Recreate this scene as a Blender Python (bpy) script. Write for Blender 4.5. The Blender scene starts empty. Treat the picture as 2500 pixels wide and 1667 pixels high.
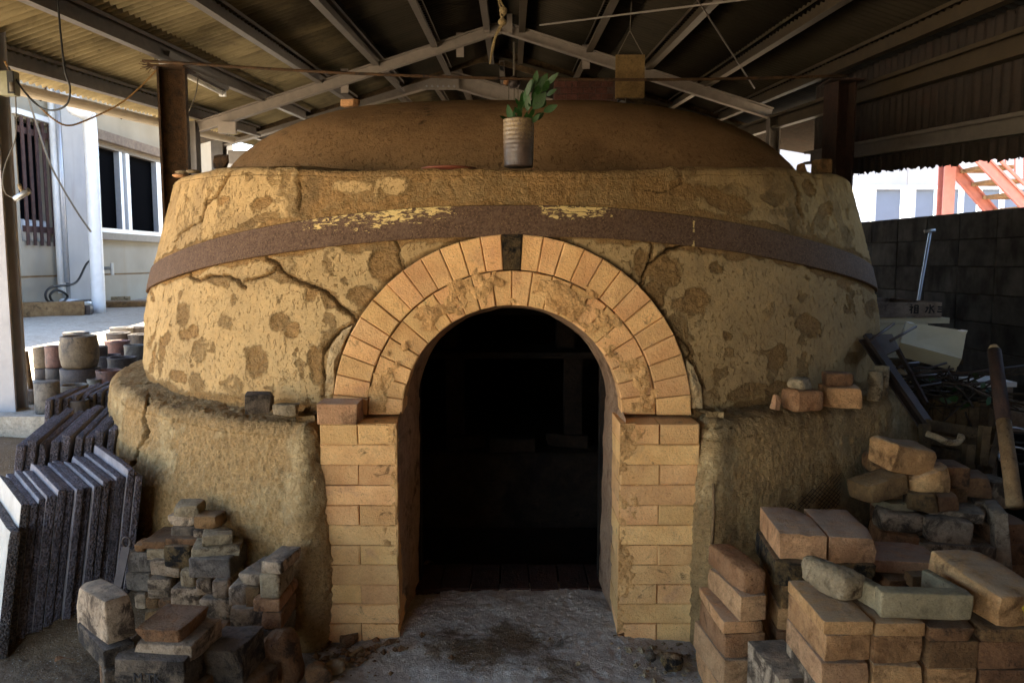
import bpy, math, random
import numpy as np
from mathutils import Vector, Matrix

random.seed(7)
rng = np.random.default_rng(11)
R = math.radians
scene = bpy.context.scene
COL = scene.collection

# ------------------------------------------------------------------ camera
CAM_H, PITCH, FOC = 1.25, R(5.7), 1944.4          # metres, radians, focal length in 2500-px units
cam_d = bpy.data.cameras.new('camera')
cam_d.sensor_width, cam_d.lens = 36.0, 28.0
cam_d.clip_start, cam_d.clip_end = 0.05, 2000
cam_d.dof.use_dof = True
cam_d.dof.focus_distance = 2.65
cam_d.dof.aperture_fstop = 8.0
cam = bpy.data.objects.new('camera', cam_d)
COL.objects.link(cam)
cam.location = (0, 0, CAM_H)
cam.rotation_euler = (R(90) - PITCH, 0, 0)
scene.camera = cam

# ------------------------------------------------------------------ sky, sun, exposure
TO_SUN = Vector((-0.03, 0.42, 0.90)).normalized()
world = bpy.data.worlds.new('World')
scene.world = world
world.use_nodes = True
wn = world.node_tree
wn.nodes.clear()
w_out = wn.nodes.new('ShaderNodeOutputWorld')
w_bg = wn.nodes.new('ShaderNodeBackground')
w_sky = wn.nodes.new('ShaderNodeTexSky')
w_sky.sky_type = 'NISHITA'
w_sky.sun_disc = False
w_sky.sun_elevation = math.asin(TO_SUN.z)
w_sky.sun_rotation = math.atan2(TO_SUN.x, TO_SUN.y)
w_bg.inputs['Strength'].default_value = 0.11
wn.links.new(w_sky.outputs['Color'], w_bg.inputs['Color'])
wn.links.new(w_bg.outputs['Background'], w_out.inputs['Surface'])
sun_d = bpy.data.lights.new('sun', 'SUN')
sun_d.energy, sun_d.angle, sun_d.color = 5.0, R(0.55), (1.0, 0.88, 0.70)
sun = bpy.data.objects.new('sun', sun_d)
COL.objects.link(sun)
sun.location = (-6, -6, 14)
sun.rotation_euler = TO_SUN.to_track_quat('Z', 'Y').to_euler()
vs = scene.view_settings
vs.view_transform, vs.look, vs.gamma, vs.use_curve_mapping = 'Standard', 'None', 1.0, False
vs.exposure = 3.4
scene.cycles.max_bounces = 8
scene.cycles.diffuse_bounces = 5
scene.cycles.use_denoising = True
scene.cycles.denoising_prefilter = 'ACCURATE'
scene.cycles.denoising_input_passes = 'RGB_ALBEDO_NORMAL'
scene.cycles.caustics_reflective = False
scene.cycles.caustics_refractive = False
scene.cycles.sample_clamp_indirect = 6.0

# ------------------------------------------------------------------ photo pixel -> direction (2500 x 1667)
cP, sP = math.cos(PITCH), math.sin(PITCH)
def ray(px, py):
    u = (833.5 - py) / FOC
    return np.array([(px - 1250) / FOC, cP + u * sP, -sP + u * cP])
EYE = np.array([0, 0, CAM_H])
def at_y(px, py, Y):
    d = ray(px, py); return EYE + d * (Y / d[1])
def at_z(px, py, z):
    d = ray(px, py); return EYE + d * ((z - CAM_H) / d[2])
def at_x(px, py, X):
    d = ray(px, py); return EYE + d * (X / d[0])
def proj(P):
    q = P - EYE
    dep = q[..., 1] * cP - q[..., 2] * sP
    up = q[..., 1] * sP + q[..., 2] * cP
    return 1250 + FOC * q[..., 0] / dep, 833.5 - FOC * up / dep

# ------------------------------------------------------------------ noise (numpy)
def _hash(ix, iy, iz, s):
    n = (ix * 374761393 + iy * 668265263 + iz * 1440670441 + s * 974711) & 0x7fffffff
    n = ((n ^ (n >> 13)) * 1274126177) & 0x7fffffff
    return ((n ^ (n >> 16)) & 0xffff) / 65535.0
def vnoise(P, scale, seed=0):
    Q = np.asarray(P, float) * scale
    I = np.floor(Q).astype(np.int64); f = Q - I; f = f * f * (3 - 2 * f)
    r = 0
    for dx in (0, 1):
        wx = f[..., 0] if dx else 1 - f[..., 0]
        for dy in (0, 1):
            wy = f[..., 1] if dy else 1 - f[..., 1]
            for dz in (0, 1):
                wz = f[..., 2] if dz else 1 - f[..., 2]
                r = r + wx * wy * wz * _hash(I[..., 0] + dx, I[..., 1] + dy, I[..., 2] + dz, seed)
    return r
def fbm(P, scale, octs=4, seed=0, gain=0.5):
    a, t, s = 1.0, 0.0, 0.0
    for o in range(octs):
        t = t + a * (vnoise(P, scale * 2 ** o, seed + o * 17) - 0.5); s += a; a *= gain
    return t / s * 2
def sst(a, b, x):
    t = np.clip((x - a) / (b - a), 0, 1); return t * t * (3 - 2 * t)

# ------------------------------------------------------------------ objects
def link(o, parent=None):
    COL.objects.link(o)
    if parent is not None: o.parent = parent
    return o
def tag(o, label=None, cat=None, group=None, kind=None):
    if label: o['label'] = label
    if cat: o['category'] = cat
    if group: o['group'] = group
    if kind: o['kind'] = kind
    return o
def empty(name, loc=(0, 0, 0), rz=0.0):
    o = bpy.data.objects.new(name, None); o.empty_display_size = 0.1
    o.location = loc; o.rotation_euler = (0, 0, rz)
    return link(o)
def new_mesh(name, V, Fc, mat=None, smooth=False, attrs=None):
    me = bpy.data.meshes.new(name)
    V = np.asarray(V, dtype=np.float32).reshape(-1, 3)
    if isinstance(Fc, np.ndarray):
        k = Fc.shape[1]
        me.vertices.add(len(V)); me.vertices.foreach_set('co', V.ravel())
        me.loops.add(Fc.size); me.loops.foreach_set('vertex_index', Fc.astype(np.int32).ravel())
        me.polygons.add(len(Fc))
        me.polygons.foreach_set('loop_start', np.arange(0, Fc.size, k, dtype=np.int32))
        me.update(calc_edges=True)
    else:
        me.from_pydata([tuple(map(float, v)) for v in V], [], Fc); me.update()
    if attrs:
        for k, v in attrs.items():
            a = me.attributes.new(k, 'FLOAT', 'POINT'); a.data.foreach_set('value', np.asarray(v, np.float32).ravel())
    if mat: me.materials.append(mat)
    me.validate()
    if smooth:
        me.polygons.foreach_set('use_smooth', np.ones(len(me.polygons), bool))
        if smooth != True: me.set_sharp_from_angle(angle=R(smooth))
    return me
def obj(name, V, Fc, mat, parent=None, smooth=False, attrs=None, loc=None, rot=None):
    o = bpy.data.objects.new(name, new_mesh(name, V, Fc, mat, smooth, attrs))
    if loc is not None: o.location = loc
    if rot is not None: o.rotation_euler = rot
    return link(o, parent)
def inst(name, me, parent=None, loc=(0, 0, 0), rot=(0, 0, 0), scale=None):
    o = bpy.data.objects.new(name, me); o.location = loc; o.rotation_euler = rot
    if scale is not None: o.scale = scale
    return link(o, parent)
def grid_faces(nu, nv, closed_u=False, keep=None):
    i = np.arange(nu if closed_u else nu - 1); j = np.arange(nv - 1)
    I, J = np.meshgrid(i, j, indexing='ij'); I2 = (I + 1) % nu
    Fc = np.stack([I * nv + J, I2 * nv + J, I2 * nv + J + 1, I * nv + J + 1], -1).reshape(-1, 4)
    return Fc if keep is None else Fc[keep.reshape(-1)[Fc].all(1)]

class MB:
    """collects simple shapes into one mesh"""
    def __init__(s): s.V = []; s.F = []
    def add(s, V, Fc):
        b = len(s.V); s.V += [tuple(v) for v in V]; s.F += [tuple(b + i for i in f) for f in Fc]; return s
    def box(s, lo, hi):
        x0, y0, z0 = lo; x1, y1, z1 = hi
        return s.add([(x0,y0,z0),(x1,y0,z0),(x1,y1,z0),(x0,y1,z0),(x0,y0,z1),(x1,y0,z1),(x1,y1,z1),(x0,y1,z1)],
                     [(0,3,2,1),(4,5,6,7),(0,1,5,4),(1,2,6,5),(2,3,7,6),(3,0,4,7)])
    def extrude(s, prof, p0, p1, up=(0, 0, 1), closed=True):
        p0, p1 = Vector(p0), Vector(p1); d = (p1 - p0).normalized(); up = Vector(up)
        a = d.cross(up).normalized(); b = a.cross(d).normalized(); n = len(prof)
        V = [p0 + a * x + b * y for x, y in prof] + [p1 + a * x + b * y for x, y in prof]
        Fc = [(i, (i + 1) % n, n + (i + 1) % n, n + i) for i in range(n)]
        if closed: Fc += [tuple(range(n))[::-1], tuple(range(n, 2 * n))]
        return s.add(V, Fc)
    def tube(s, pts, r, n=7, taper=None):
        pts = [Vector(p) for p in pts]; m = len(pts); V = []
        d0 = (pts[1] - pts[0]).normalized()
        a = d0.orthogonal().normalized()
        for i, p in enumerate(pts):
            d = (pts[min(i + 1, m - 1)] - pts[max(i - 1, 0)]).normalized()
            a = (a - d * a.dot(d)).normalized(); b = d.cross(a)
            rr = r if taper is None else r * (1 + (taper - 1) * i / (m - 1))
            V += [p + a * (rr * math.cos(2 * math.pi * k / n)) + b * (rr * math.sin(2 * math.pi * k / n)) for k in range(n)]
        Fc = [(i * n + k, i * n + (k + 1) % n, (i + 1) * n + (k + 1) % n, (i + 1) * n + k) for i in range(m - 1) for k in range(n)]
        Fc += [tuple(range(n))[::-1], tuple(range((m - 1) * n, m * n))]
        return s.add(V, Fc)
    def lathe(s, prof, n=28, c=(0, 0, 0)):
        m = len(prof); V = []
        for r, z in prof:
            V += [(c[0] + r * math.cos(2*math.pi*k/n), c[1] + r * math.sin(2*math.pi*k/n), c[2] + z) for k in range(n)]
        Fc = [(i*n+k, i*n+(k+1)%n, (i+1)*n+(k+1)%n, (i+1)*n+k) for i in range(m-1) for k in range(n)]
        return s.add(V, Fc)
    def build(s, name, mat, parent=None, smooth=False, loc=None, rot=None):
        return obj(name, s.V, s.F, mat, parent, smooth, loc=loc, rot=rot)
    def mesh(s, name, mat, smooth=False):
        return new_mesh(name, s.V, s.F, mat, smooth)

def spline(pts, n=10):
    """Catmull-Rom through points"""
    P = [np.array(p, float) for p in pts]; P = [2 * P[0] - P[1]] + P + [2 * P[-1] - P[-2]]; out = []
    for i in range(1, len(P) - 2):
        for k in range(n):
            t = k / n
            out.append(0.5 * ((2*P[i]) + (P[i+1]-P[i-1])*t + (2*P[i-1]-5*P[i]+4*P[i+1]-P[i+2])*t*t + (3*P[i]-P[i-1]-3*P[i+1]+P[i+2])*t**3))
    return out + [P[-2]]

def H_prof(w, h, tf, tw):
    return [(-w/2,-h/2),(w/2,-h/2),(w/2,-h/2+tf),(tw/2,-h/2+tf),(tw/2,h/2-tf),(w/2,h/2-tf),(w/2,h/2),(-w/2,h/2),(-w/2,h/2-tf),(-tw/2,h/2-tf),(-tw/2,-h/2+tf),(-w/2,-h/2+tf)]
def C_prof(w, h, t=0.004, lip=0.018, side=1):
    p = [(0,0),(w,0),(w,lip),(w-t,lip),(w-t,t),(t,t),(t,h-t),(w-t,h-t),(w-t,h-lip),(w,h-lip),(w,h),(0,h)]
    q = [((x - w/2) * side, y - h/2) for x, y in p]
    return q if side > 0 else q[::-1]
def B_prof(w, h): return [(-w/2,-h/2),(w/2,-h/2),(w/2,h/2),(-w/2,h/2)]

# ------------------------------------------------------------------ materials
def S(r, g, b):
    f = lambda c: (c/255/12.92) if c/255 <= 0.04045 else ((c/255 + 0.055)/1.055)**2.4
    return (f(r), f(g), f(b), 1)
class Mat:
    def __init__(s, name, per_obj=True, rough=0.9, metal=0.0, spec=0.3):
        s.m = bpy.data.materials.new(name); s.m.use_nodes = True
        s.t = s.m.node_tree; s.t.nodes.clear()
        s.out = s.t.nodes.new('ShaderNodeOutputMaterial'); s.b = s.t.nodes.new('ShaderNodeBsdfPrincipled')
        s.t.links.new(s.b.outputs[0], s.out.inputs['Surface'])
        s.b.inputs['Roughness'].default_value = rough; s.b.inputs['Metallic'].default_value = metal
        s.b.inputs['Specular IOR Level'].default_value = spec
        tc = s.n('ShaderNodeTexCoord'); s.vec = tc.outputs['Object']; s.rand = None
        if per_obj:
            oi = s.n('ShaderNodeObjectInfo'); s.rand = oi.outputs['Random']
            sc = s.n('ShaderNodeVectorMath', operation='SCALE'); s.set(sc, 0, (37, 61, 23)); s.set(sc, 'Scale', s.rand)
            ad = s.n('ShaderNodeVectorMath', operation='ADD'); s.set(ad, 0, s.vec); s.set(ad, 1, sc.outputs[0]); s.vec = ad.outputs[0]
    def n(s, t, **kw):
        x = s.t.nodes.new(t)
        for k, v in kw.items(): setattr(x, k, v)
        return x
    def set(s, node, i, v):
        if hasattr(v, 'is_linked') or isinstance(v, bpy.types.NodeSocket): s.t.links.new(v, node.inputs[i])
        else: node.inputs[i].default_value = v
    def noise(s, scale, detail=4, rough=0.55, dist=0.0, vec=None, stretch=None):
        x = s.n('ShaderNodeTexNoise'); v = vec or s.vec
        if stretch:
            mp = s.n('ShaderNodeMapping'); s.set(mp, 'Vector', v); mp.inputs['Scale'].default_value = stretch; v = mp.outputs[0]
        s.set(x, 'Vector', v); s.set(x, 'Scale', scale); s.set(x, 'Detail', detail); s.set(x, 'Roughness', rough); s.set(x, 'Distortion', dist)
        return x.outputs['Fac']
    def voro(s, scale, feature='F1', vec=None):
        x = s.n('ShaderNodeTexVoronoi', feature=feature); s.set(x, 'Vector', vec or s.vec); s.set(x, 'Scale', scale); return x.outputs['Distance']
    def ramp(s, fac, stops):
        x = s.n('ShaderNodeValToRGB'); s.set(x, 0, fac); el = x.color_ramp.elements
        while len(el) < len(stops): el.new(0.5)
        for e, (p, c) in zip(el, stops):
            e.position = p; e.color = c if isinstance(c, tuple) else (c, c, c, 1)
        return x.outputs[0]
    def mask(s, fac, a, b):
        x = s.n('ShaderNodeMapRange', interpolation_type='SMOOTHSTEP'); s.set(x, 'Value', fac); s.set(x, 'From Min', a); s.set(x, 'From Max', b); return x.outputs[0]
    def mix(s, fac, a, b, mode='MIX'):
        x = s.n('ShaderNodeMix', data_type='RGBA', blend_type=mode); s.set(x, 0, fac); s.set(x, 6, a); s.set(x, 7, b); return x.outputs[2]
    def math(s, op, a, b=0.0):
        x = s.n('ShaderNodeMath', operation=op); s.set(x, 0, a); s.set(x, 1, b); return x.outputs[0]
    def attr(s, name):
        x = s.n('ShaderNodeAttribute', attribute_name=name); return x.outputs['Fac']
    def vary(s, col, amt, hue=0.0):
        x = s.n('ShaderNodeHueSaturation'); s.set(x, 'Color', col)
        s.set(x, 'Value', s.math('MULTIPLY_ADD', s.rand, amt) if False else s.math('ADD', s.math('MULTIPLY', s.rand, amt), 1 - amt * 0.5))
        if hue:
            fr = s.math('FRACT', s.math('MULTIPLY', s.rand, 7.31)); s.set(x, 'Hue', s.math('ADD', s.math('MULTIPLY', fr, hue), 0.5 - hue / 2))
        return x.outputs[0]
    def bump(s, h, strength, dist=0.01, nrm=None):
        x = s.n('ShaderNodeBump'); s.set(x, 'Height', h); s.set(x, 'Strength', strength); s.set(x, 'Distance', dist)
        if nrm is not None: s.set(x, 'Normal', nrm)
        return x.outputs[0]
    def done(s, col=None, nrm=None, rough=None):
        if col is not None: s.set(s.b, 'Base Color', col)
        if nrm is not None: s.set(s.b, 'Normal', nrm)
        if rough is not None: s.set(s.b, 'Roughness', rough)
        return s.m

def gritty(name, c0, c1, stain=None, th=(0.5, 0.65), sscale=9, scale=14, bump=0.7, bscale=120, vary=0.3, hue=0.0, rough=0.92, per_obj=True, coarse=0.0, dust=None, spec=0.2):
    """mineral surface: two-tone grain, optional stain patches, fine relief, optional dust on top faces"""
    k = Mat(name, per_obj, rough, spec=spec)
    col = k.ramp(k.noise(scale, 6, 0.65), [(0.3, c0), (0.7, c1)])
    sp = k.noise(bscale * 0.6, 3, 0.6)
    col = k.mix(k.mask(sp, 0.62, 0.75), col, tuple(v * 0.55 for v in c0[:3]) + (1,))
    mott = k.noise(scale * 2.6, 6, 0.7)
    col = k.mix(k.math('MULTIPLY', k.mask(mott, 0.50, 0.66), 0.40), col, tuple(v * 0.50 for v in c0[:3]) + (1,))
    col = k.mix(k.math('MULTIPLY', k.mask(k.noise(scale * 1.7, 6, 0.7, 0.3), 0.52, 0.70), 0.35), col, tuple(min(1, v * 1.25) for v in c1[:3]) + (1,))
    if stain is not None:
        col = k.mix(k.mask(k.noise(sscale, 7, 0.7, 0.6), *th), col, stain)
    gr = k.ramp(k.noise(bscale * 1.6, 3, 0.75), [(0.3, 0.70), (0.7, 1.12)])
    col = k.mix(0.75, col, k.mix(1.0, col, gr, 'MULTIPLY'))
    if dust is not None:
        g = k.n('ShaderNodeNewGeometry'); sx = k.n('ShaderNodeSeparateXYZ'); k.set(sx, 0, g.outputs['Normal'])
        d = k.math('MULTIPLY', k.mask(sx.outputs['Z'], 0.55, 0.95), k.mask(k.noise(22, 4, 0.6), 0.25, 0.6))
        col = k.mix(k.math('MULTIPLY', d, 0.75), col, dust)
    if per_obj and vary: col = k.vary(col, vary, hue)
    nr = k.bump(k.math('ADD', k.noise(bscale, 5, 0.75), k.math('MULTIPLY', k.noise(bscale * 0.3, 4, 0.7), 0.8)), min(1.0, bump * 1.4), 0.010)
    if coarse: nr = k.bump(k.noise(bscale * 0.16, 5, 0.65), coarse, 0.02, nr)
    return k.done(col, nr)
def plain(name, c, rough=0.6, metal=0.0, vary=0.12, nscale=30, bump=0.08, spec=0.4, per_obj=True):
    k = Mat(name, per_obj, rough, metal, spec)
    d = tuple(v * (1 - vary * 1.6) for v in c[:3]) + (1,); e = tuple(min(1, v * (1 + vary)) for v in c[:3]) + (1,)
    col = k.ramp(k.noise(nscale, 5, 0.6), [(0.3, d), (0.7, e)])
    return k.done(col, k.bump(k.noise(nscale * 4, 4, 0.6), bump, 0.003))
# ---------------- material library
def clay_material(name, pale0, pale1, raw0, raw1, grey):
    k = Mat(name, per_obj=False, rough=0.95, spec=0.12)
    fl, cr, st = k.attr('flake'), k.attr('crack'), k.attr('stain')
    edge = k.math('ADD', fl, k.math('MULTIPLY', k.math('SUBTRACT', k.noise(48, 6, 0.75), 0.5), 1.1))
    fm = k.mask(edge, 0.22, 0.86)
    pale = k.ramp(k.noise(7, 6, 0.65), [(0.28, pale0), (0.72, pale1)])
    pits = k.mask(k.noise(75, 4, 0.7, 0.9, stretch=(1, 1, 0.6)), 0.57, 0.66)
    pale = k.mix(k.math('MULTIPLY', pits, 0.6), pale, tuple(v * 0.6 for v in raw0[:3]) + (1,))
    pale = k.mix(k.math('MULTIPLY', k.mask(k.noise(28, 6, 0.75), 0.5, 0.72), 0.45), pale, raw1)
    raw = k.ramp(k.noise(34, 5, 0.75), [(0.3, raw0), (0.68, raw1)])
    grit = k.mask(k.noise(92, 4, 0.75), 0.53, 0.68)
    raw = k.mix(k.math('MULTIPLY', grit, 0.7), raw, tuple(v * 0.4 for v in raw0[:3]) + (1,))
    col = k.mix(fm, pale, raw)
    col = k.mix(k.math('MULTIPLY', st, k.mask(k.noise(12, 4, 0.6), 0.2, 0.6)), col, grey)
    fine = k.mask(k.noise(40, 4, 0.7), 0.35, 0.75)
    col = k.mix(k.math('MULTIPLY', fine, 0.18), col, grey)
    col = k.mix(k.math('MULTIPLY', cr, 0.85), col, tuple(v * 0.16 for v in raw0[:3]) + (1,))
    gsp = k.ramp(k.noise(88, 5, 0.8), [(0.32, 0.62), (0.5, 1.0), (0.72, 1.22)])
    col = k.mix(k.math('ADD', k.math('MULTIPLY', fm, 0.5), 0.35), col, k.mix(1.0, col, gsp, 'MULTIPLY'))
    h = k.math('ADD', k.math('MULTIPLY', k.noise(105, 4, 0.8), k.math('ADD', k.math('MULTIPLY', fm, 0.9), 0.30)),
               k.math('MULTIPLY', k.noise(48, 4, 0.75), k.math('ADD', k.math('MULTIPLY', fm, 0.9), 0.25)))
    h = k.math('SUBTRACT', h, k.math('MULTIPLY', pits, 0.25))
    return k.done(col, k.bump(h, 1.0, 0.016))
m_clay = clay_material('kiln_clay', S(166, 135, 90), S(192, 159, 109), S(162, 122, 74), S(198, 154, 98), S(136, 110, 76))
m_bench = clay_material('bench_clay', S(192, 162, 114), S(214, 184, 134), S(176, 138, 88), S(220, 180, 124), S(146, 118, 80))
m_dome = clay_material('dome_clay', S(136, 104, 70), S(148, 115, 78), S(126, 94, 62), S(144, 110, 74), S(110, 84, 56))
m_smear = gritty('smeared_clay', S(204, 152, 94), S(232, 182, 120), S(164, 120, 72), (0.5, 0.7), 16, per_obj=False, bump=0.8, bscale=90, coarse=0.6)

def kiln_brick_material():
    k = Mat('arch_brick', True, 0.9, spec=0.2)
    col = k.ramp(k.noise(9, 6, 0.6), [(0.28, S(214, 158, 100)), (0.72, S(240, 192, 130))])
    col = k.mix(k.math('MULTIPLY', k.mask(k.noise(11, 4, 0.6, 0.5), 0.55, 0.75), 0.6), col, S(190, 142, 104))
    col = k.mix(k.math('MULTIPLY', k.mask(k.noise(15, 6, 0.7, 1.0), 0.59, 0.72), 0.8), col, S(92, 66, 40))
    col = k.mix(k.math('MULTIPLY', k.mask(k.noise(7, 6, 0.7, 0.4), 0.5, 0.75), 0.5), col, S(186, 140, 94))
    col = k.mix(0.6, col, k.mix(1.0, col, k.ramp(k.noise(180, 3, 0.75), [(0.3, 0.7), (0.7, 1.1)]), 'MULTIPLY'))
    col = k.mix(k.mask(k.noise(190, 2, 0.5), 0.70, 0.76), col, S(80, 60, 36))
    col = k.vary(col, 0.26, 0.012)
    h = k.math('ADD', k.noise(120, 4, 0.75), k.math('MULTIPLY', k.noise(36, 4, 0.7), 0.8))
    return k.done(col, k.bump(h, 0.7, 0.008))
m_arch = kiln_brick_material()
m_arch_soot = gritty('sooty_arch_brick', S(60, 48, 34), S(122, 98, 62), S(24, 20, 16), (0.42, 0.6), 14, vary=0.1)
m_lining = gritty('jamb_lining', S(150, 118, 92), S(184, 150, 120), S(96, 70, 50), (0.5, 0.7), 7, per_obj=False, bump=0.5, bscale=90, coarse=0.4)
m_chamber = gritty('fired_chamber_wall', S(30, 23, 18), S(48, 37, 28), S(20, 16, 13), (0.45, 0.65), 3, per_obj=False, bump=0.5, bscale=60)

def band_material():
    k = Mat('painted_rusty_band', False, 0.9, 0.0, 0.1)
    base = k.ramp(k.noise(120, 4, 0.7), [(0.35, S(70, 52, 40)), (0.62, S(104, 80, 62))])
    base = k.mix(k.mask(k.noise(230, 2, 0.6), 0.60, 0.70), base, S(140, 112, 78))
    base = k.mix(k.math('MULTIPLY', k.mask(k.noise(14, 4, 0.6), 0.5, 0.7), 0.35), base, S(112, 90, 74))
    pl = k.attr('peel')
    pat = k.math('ADD', k.math('MULTIPLY', k.noise(62, 6, 0.7, 0.8, stretch=(0.5, 0.5, 1.6)), 1.0), k.math('MULTIPLY', k.math('SUBTRACT', pl, 0.5), 0.34))
    pm = k.mask(pat, 0.61, 0.65)
    col = k.mix(pm, base, S(208, 178, 116))
    h = k.math('ADD', k.math('MULTIPLY', k.noise(260, 3, 0.7), 0.5), k.math('MULTIPLY', pm, -0.6))
    return k.done(col, k.bump(h, 0.35, 0.002), k.ramp(pm, [(0, 0.8), (1, 0.9)]))
m_band = band_material()

m_buff = gritty('buff_brick', S(186, 134, 86), S(216, 166, 114), S(104, 72, 45), (0.47, 0.68), 7, vary=0.34, hue=0.01, dust=S(176, 150, 122))
m_pink = gritty('pinkish_brick', S(182, 132, 92), S(216, 166, 120), S(106, 76, 52), (0.50, 0.72), 6, vary=0.3, hue=0.01, dust=S(178, 152, 128))
m_grey = gritty('ash_grey_brick', S(138, 115, 90), S(204, 176, 144), S(80, 65, 51), (0.46, 0.62), 12, vary=0.3, bump=0.8, bscale=120, coarse=0.4, dust=S(120, 108, 94))
m_soot = gritty('soot_black_brick', S(80, 68, 56), S(128, 110, 90), S(52, 44, 37), (0.45, 0.6), 9, vary=0.25, bump=0.8, bscale=110, coarse=0.4, dust=S(104, 92, 82))
m_slag = gritty('slagged_brick', S(52, 42, 30), S(122, 98, 62), S(30, 26, 22), (0.45, 0.58), 18, vary=0.25, bump=1.0, bscale=70, coarse=0.9, dust=S(138, 112, 84))
m_orange = gritty('orange_brick', S(142, 98, 64), S(178, 132, 92), S(92, 66, 46), (0.55, 0.7), 10, vary=0.25, bump=0.7, bscale=110, coarse=0.4)
m_green = gritty('grey_green_tile', S(118, 104, 78), S(154, 138, 106), S(92, 80, 60), (0.55, 0.75), 6, vary=0.1, bump=0.35, rough=0.75)
m_brown = gritty('brown_brick', S(104, 74, 48), S(148, 110, 72), S(66, 50, 35), (0.5, 0.66), 9, vary=0.3, hue=0.02, bump=0.7, bscale=110, coarse=0.35, dust=S(128, 106, 82))
m_stone = gritty('worn_stone', S(128, 110, 84), S(180, 158, 124), S(88, 70, 50), (0.5, 0.66), 14, vary=0.2, bump=0.9, bscale=80, coarse=0.7)

def slab_material(name, edge0, edge1, face0, face1):
    k = Mat(name, True, 0.85, spec=0.25)
    tc = k.n('ShaderNodeTexCoord'); sx = k.n('ShaderNodeSeparateXYZ'); k.set(sx, 0, tc.outputs['Normal'])
    isface = k.mask(k.math('ABSOLUTE', sx.outputs['X']), 0.6, 0.9)
    edge = k.mix(k.math('MULTIPLY', k.mask(k.voro(110), 0.15, 0.7), 0.8), edge0, k.ramp(k.noise(26, 5, 0.7), [(0.3, edge0), (0.7, edge1)]))
    edge = k.mix(k.math('MULTIPLY', k.mask(k.noise(18, 4, 0.6), 0.45, 0.7), 0.5), edge, S(84, 72, 66))
    face = k.ramp(k.noise(9, 5, 0.6), [(0.3, face0), (0.7, face1)])
    face = k.mix(k.math('MULTIPLY', k.mask(k.noise(26, 4, 0.6), 0.6, 0.75), 0.5), face, S(112, 92, 76))
    col = k.vary(k.mix(isface, edge, face), 0.35)
    h = k.math('ADD', k.math('MULTIPLY', k.voro(150), k.math('SUBTRACT', 1.15, isface)), k.math('MULTIPLY', k.noise(90, 4, 0.7), 0.5))
    return k.done(col, k.bump(h, 0.9, 0.006))
m_slab = slab_material('kiln_shelf_dark', S(62, 57, 60), S(126, 118, 126), S(100, 93, 93), S(146, 138, 138))
m_slab_w = slab_material('kiln_shelf_washed', S(46, 41, 39), S(124, 114, 110), S(160, 152, 140), S(186, 178, 166))

m_paint = plain('grey_painted_steel', S(128, 118, 108), 0.5, 0.0, 0.1, 18, 0.05)
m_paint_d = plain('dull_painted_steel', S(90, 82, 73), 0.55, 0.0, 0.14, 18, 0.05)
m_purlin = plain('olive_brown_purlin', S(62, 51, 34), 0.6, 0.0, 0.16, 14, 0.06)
m_rust = gritty('rusty_steel', S(56, 40, 24), S(90, 64, 37), S(40, 30, 22), (0.5, 0.66), 16, vary=0.1, bump=0.5, bscale=120, rough=0.8, spec=0.35)
m_rust_red = gritty('red_brown_steel', S(40, 26, 19), S(60, 38, 28), S(30, 22, 18), (0.5, 0.66), 12, vary=0.1, bump=0.4, bscale=110, rough=0.75, spec=0.35)
m_galv = plain('galvanised_steel', S(168, 170, 172), 0.4, 0.75, 0.12, 24, 0.05)
m_steel = plain('dark_steel', S(66, 56, 52), 0.5, 0.5, 0.2, 24, 0.1)
m_white = plain('white_plastic', S(222, 224, 226), 0.4, 0.0, 0.05, 12, 0.03)
m_black = plain('black_rubber', S(24, 23, 22), 0.6, 0.0, 0.2, 30, 0.03)
m_cable = plain('grey_cable', S(92, 84, 72), 0.6, 0.0, 0.15, 30, 0.03)
m_rope = plain('orange_rope', S(146, 112, 66), 0.9, 0.0, 0.3, 120, 0.3)
m_jute = plain('straw_rope', S(150, 130, 92), 0.95, 0.0, 0.3, 160, 0.4)

def roof_material():
    k = Mat('fibre_cement_sheet', True, 0.9, spec=0.15)
    col = k.ramp(k.noise(3.2, 6, 0.65, stretch=(0.5, 1.6, 1)), [(0.25, S(104, 92, 66)), (0.75, S(150, 136, 102))])
    col = k.mix(k.math('MULTIPLY', k.mask(k.noise(2.1, 5, 0.7, 0.6), 0.5, 0.72), 0.6), col, S(62, 54, 40))
    col = k.mix(k.math('MULTIPLY', k.mask(k.noise(60, 3, 0.6), 0.62, 0.72), 0.4), col, S(60, 52, 38))
    # shade painted into the sheets towards the ridge and right slope, with assumed soot
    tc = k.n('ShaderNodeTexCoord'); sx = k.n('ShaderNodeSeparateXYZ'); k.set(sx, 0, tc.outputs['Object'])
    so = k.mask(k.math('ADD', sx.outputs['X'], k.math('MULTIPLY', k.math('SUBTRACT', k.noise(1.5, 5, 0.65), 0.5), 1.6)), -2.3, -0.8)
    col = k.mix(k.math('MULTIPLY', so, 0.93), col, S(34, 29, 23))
    return k.done(k.vary(col, 0.15), k.bump(k.noise(90, 4, 0.7), 0.3, 0.004))
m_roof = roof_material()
m_corr_dark = gritty('rust_stained_corrugated', S(28, 23, 18), S(52, 41, 32), S(58, 32, 20), (0.55, 0.72), 3, per_obj=True, bump=0.2, bscale=60, rough=0.7, spec=0.3, vary=0.2)
def block_material():
    k = Mat('concrete_block', True, 0.92, spec=0.15)
    col = k.ramp(k.noise(6, 6, 0.65), [(0.3, S(52, 51, 52)), (0.7, S(92, 90, 88))])
    col = k.mix(k.math('MULTIPLY', k.mask(k.noise(5, 5, 0.6, stretch=(1, 1, 0.35)), 0.45, 0.7), 0.75), col, S(26, 26, 28))
    return k.done(k.vary(col, 0.35), k.bump(k.noise(150, 4, 0.7), 0.5, 0.004))
m_block = block_material()
m_mortar = gritty('block_mortar', S(44, 43, 42), S(66, 64, 62), per_obj=False)

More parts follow.
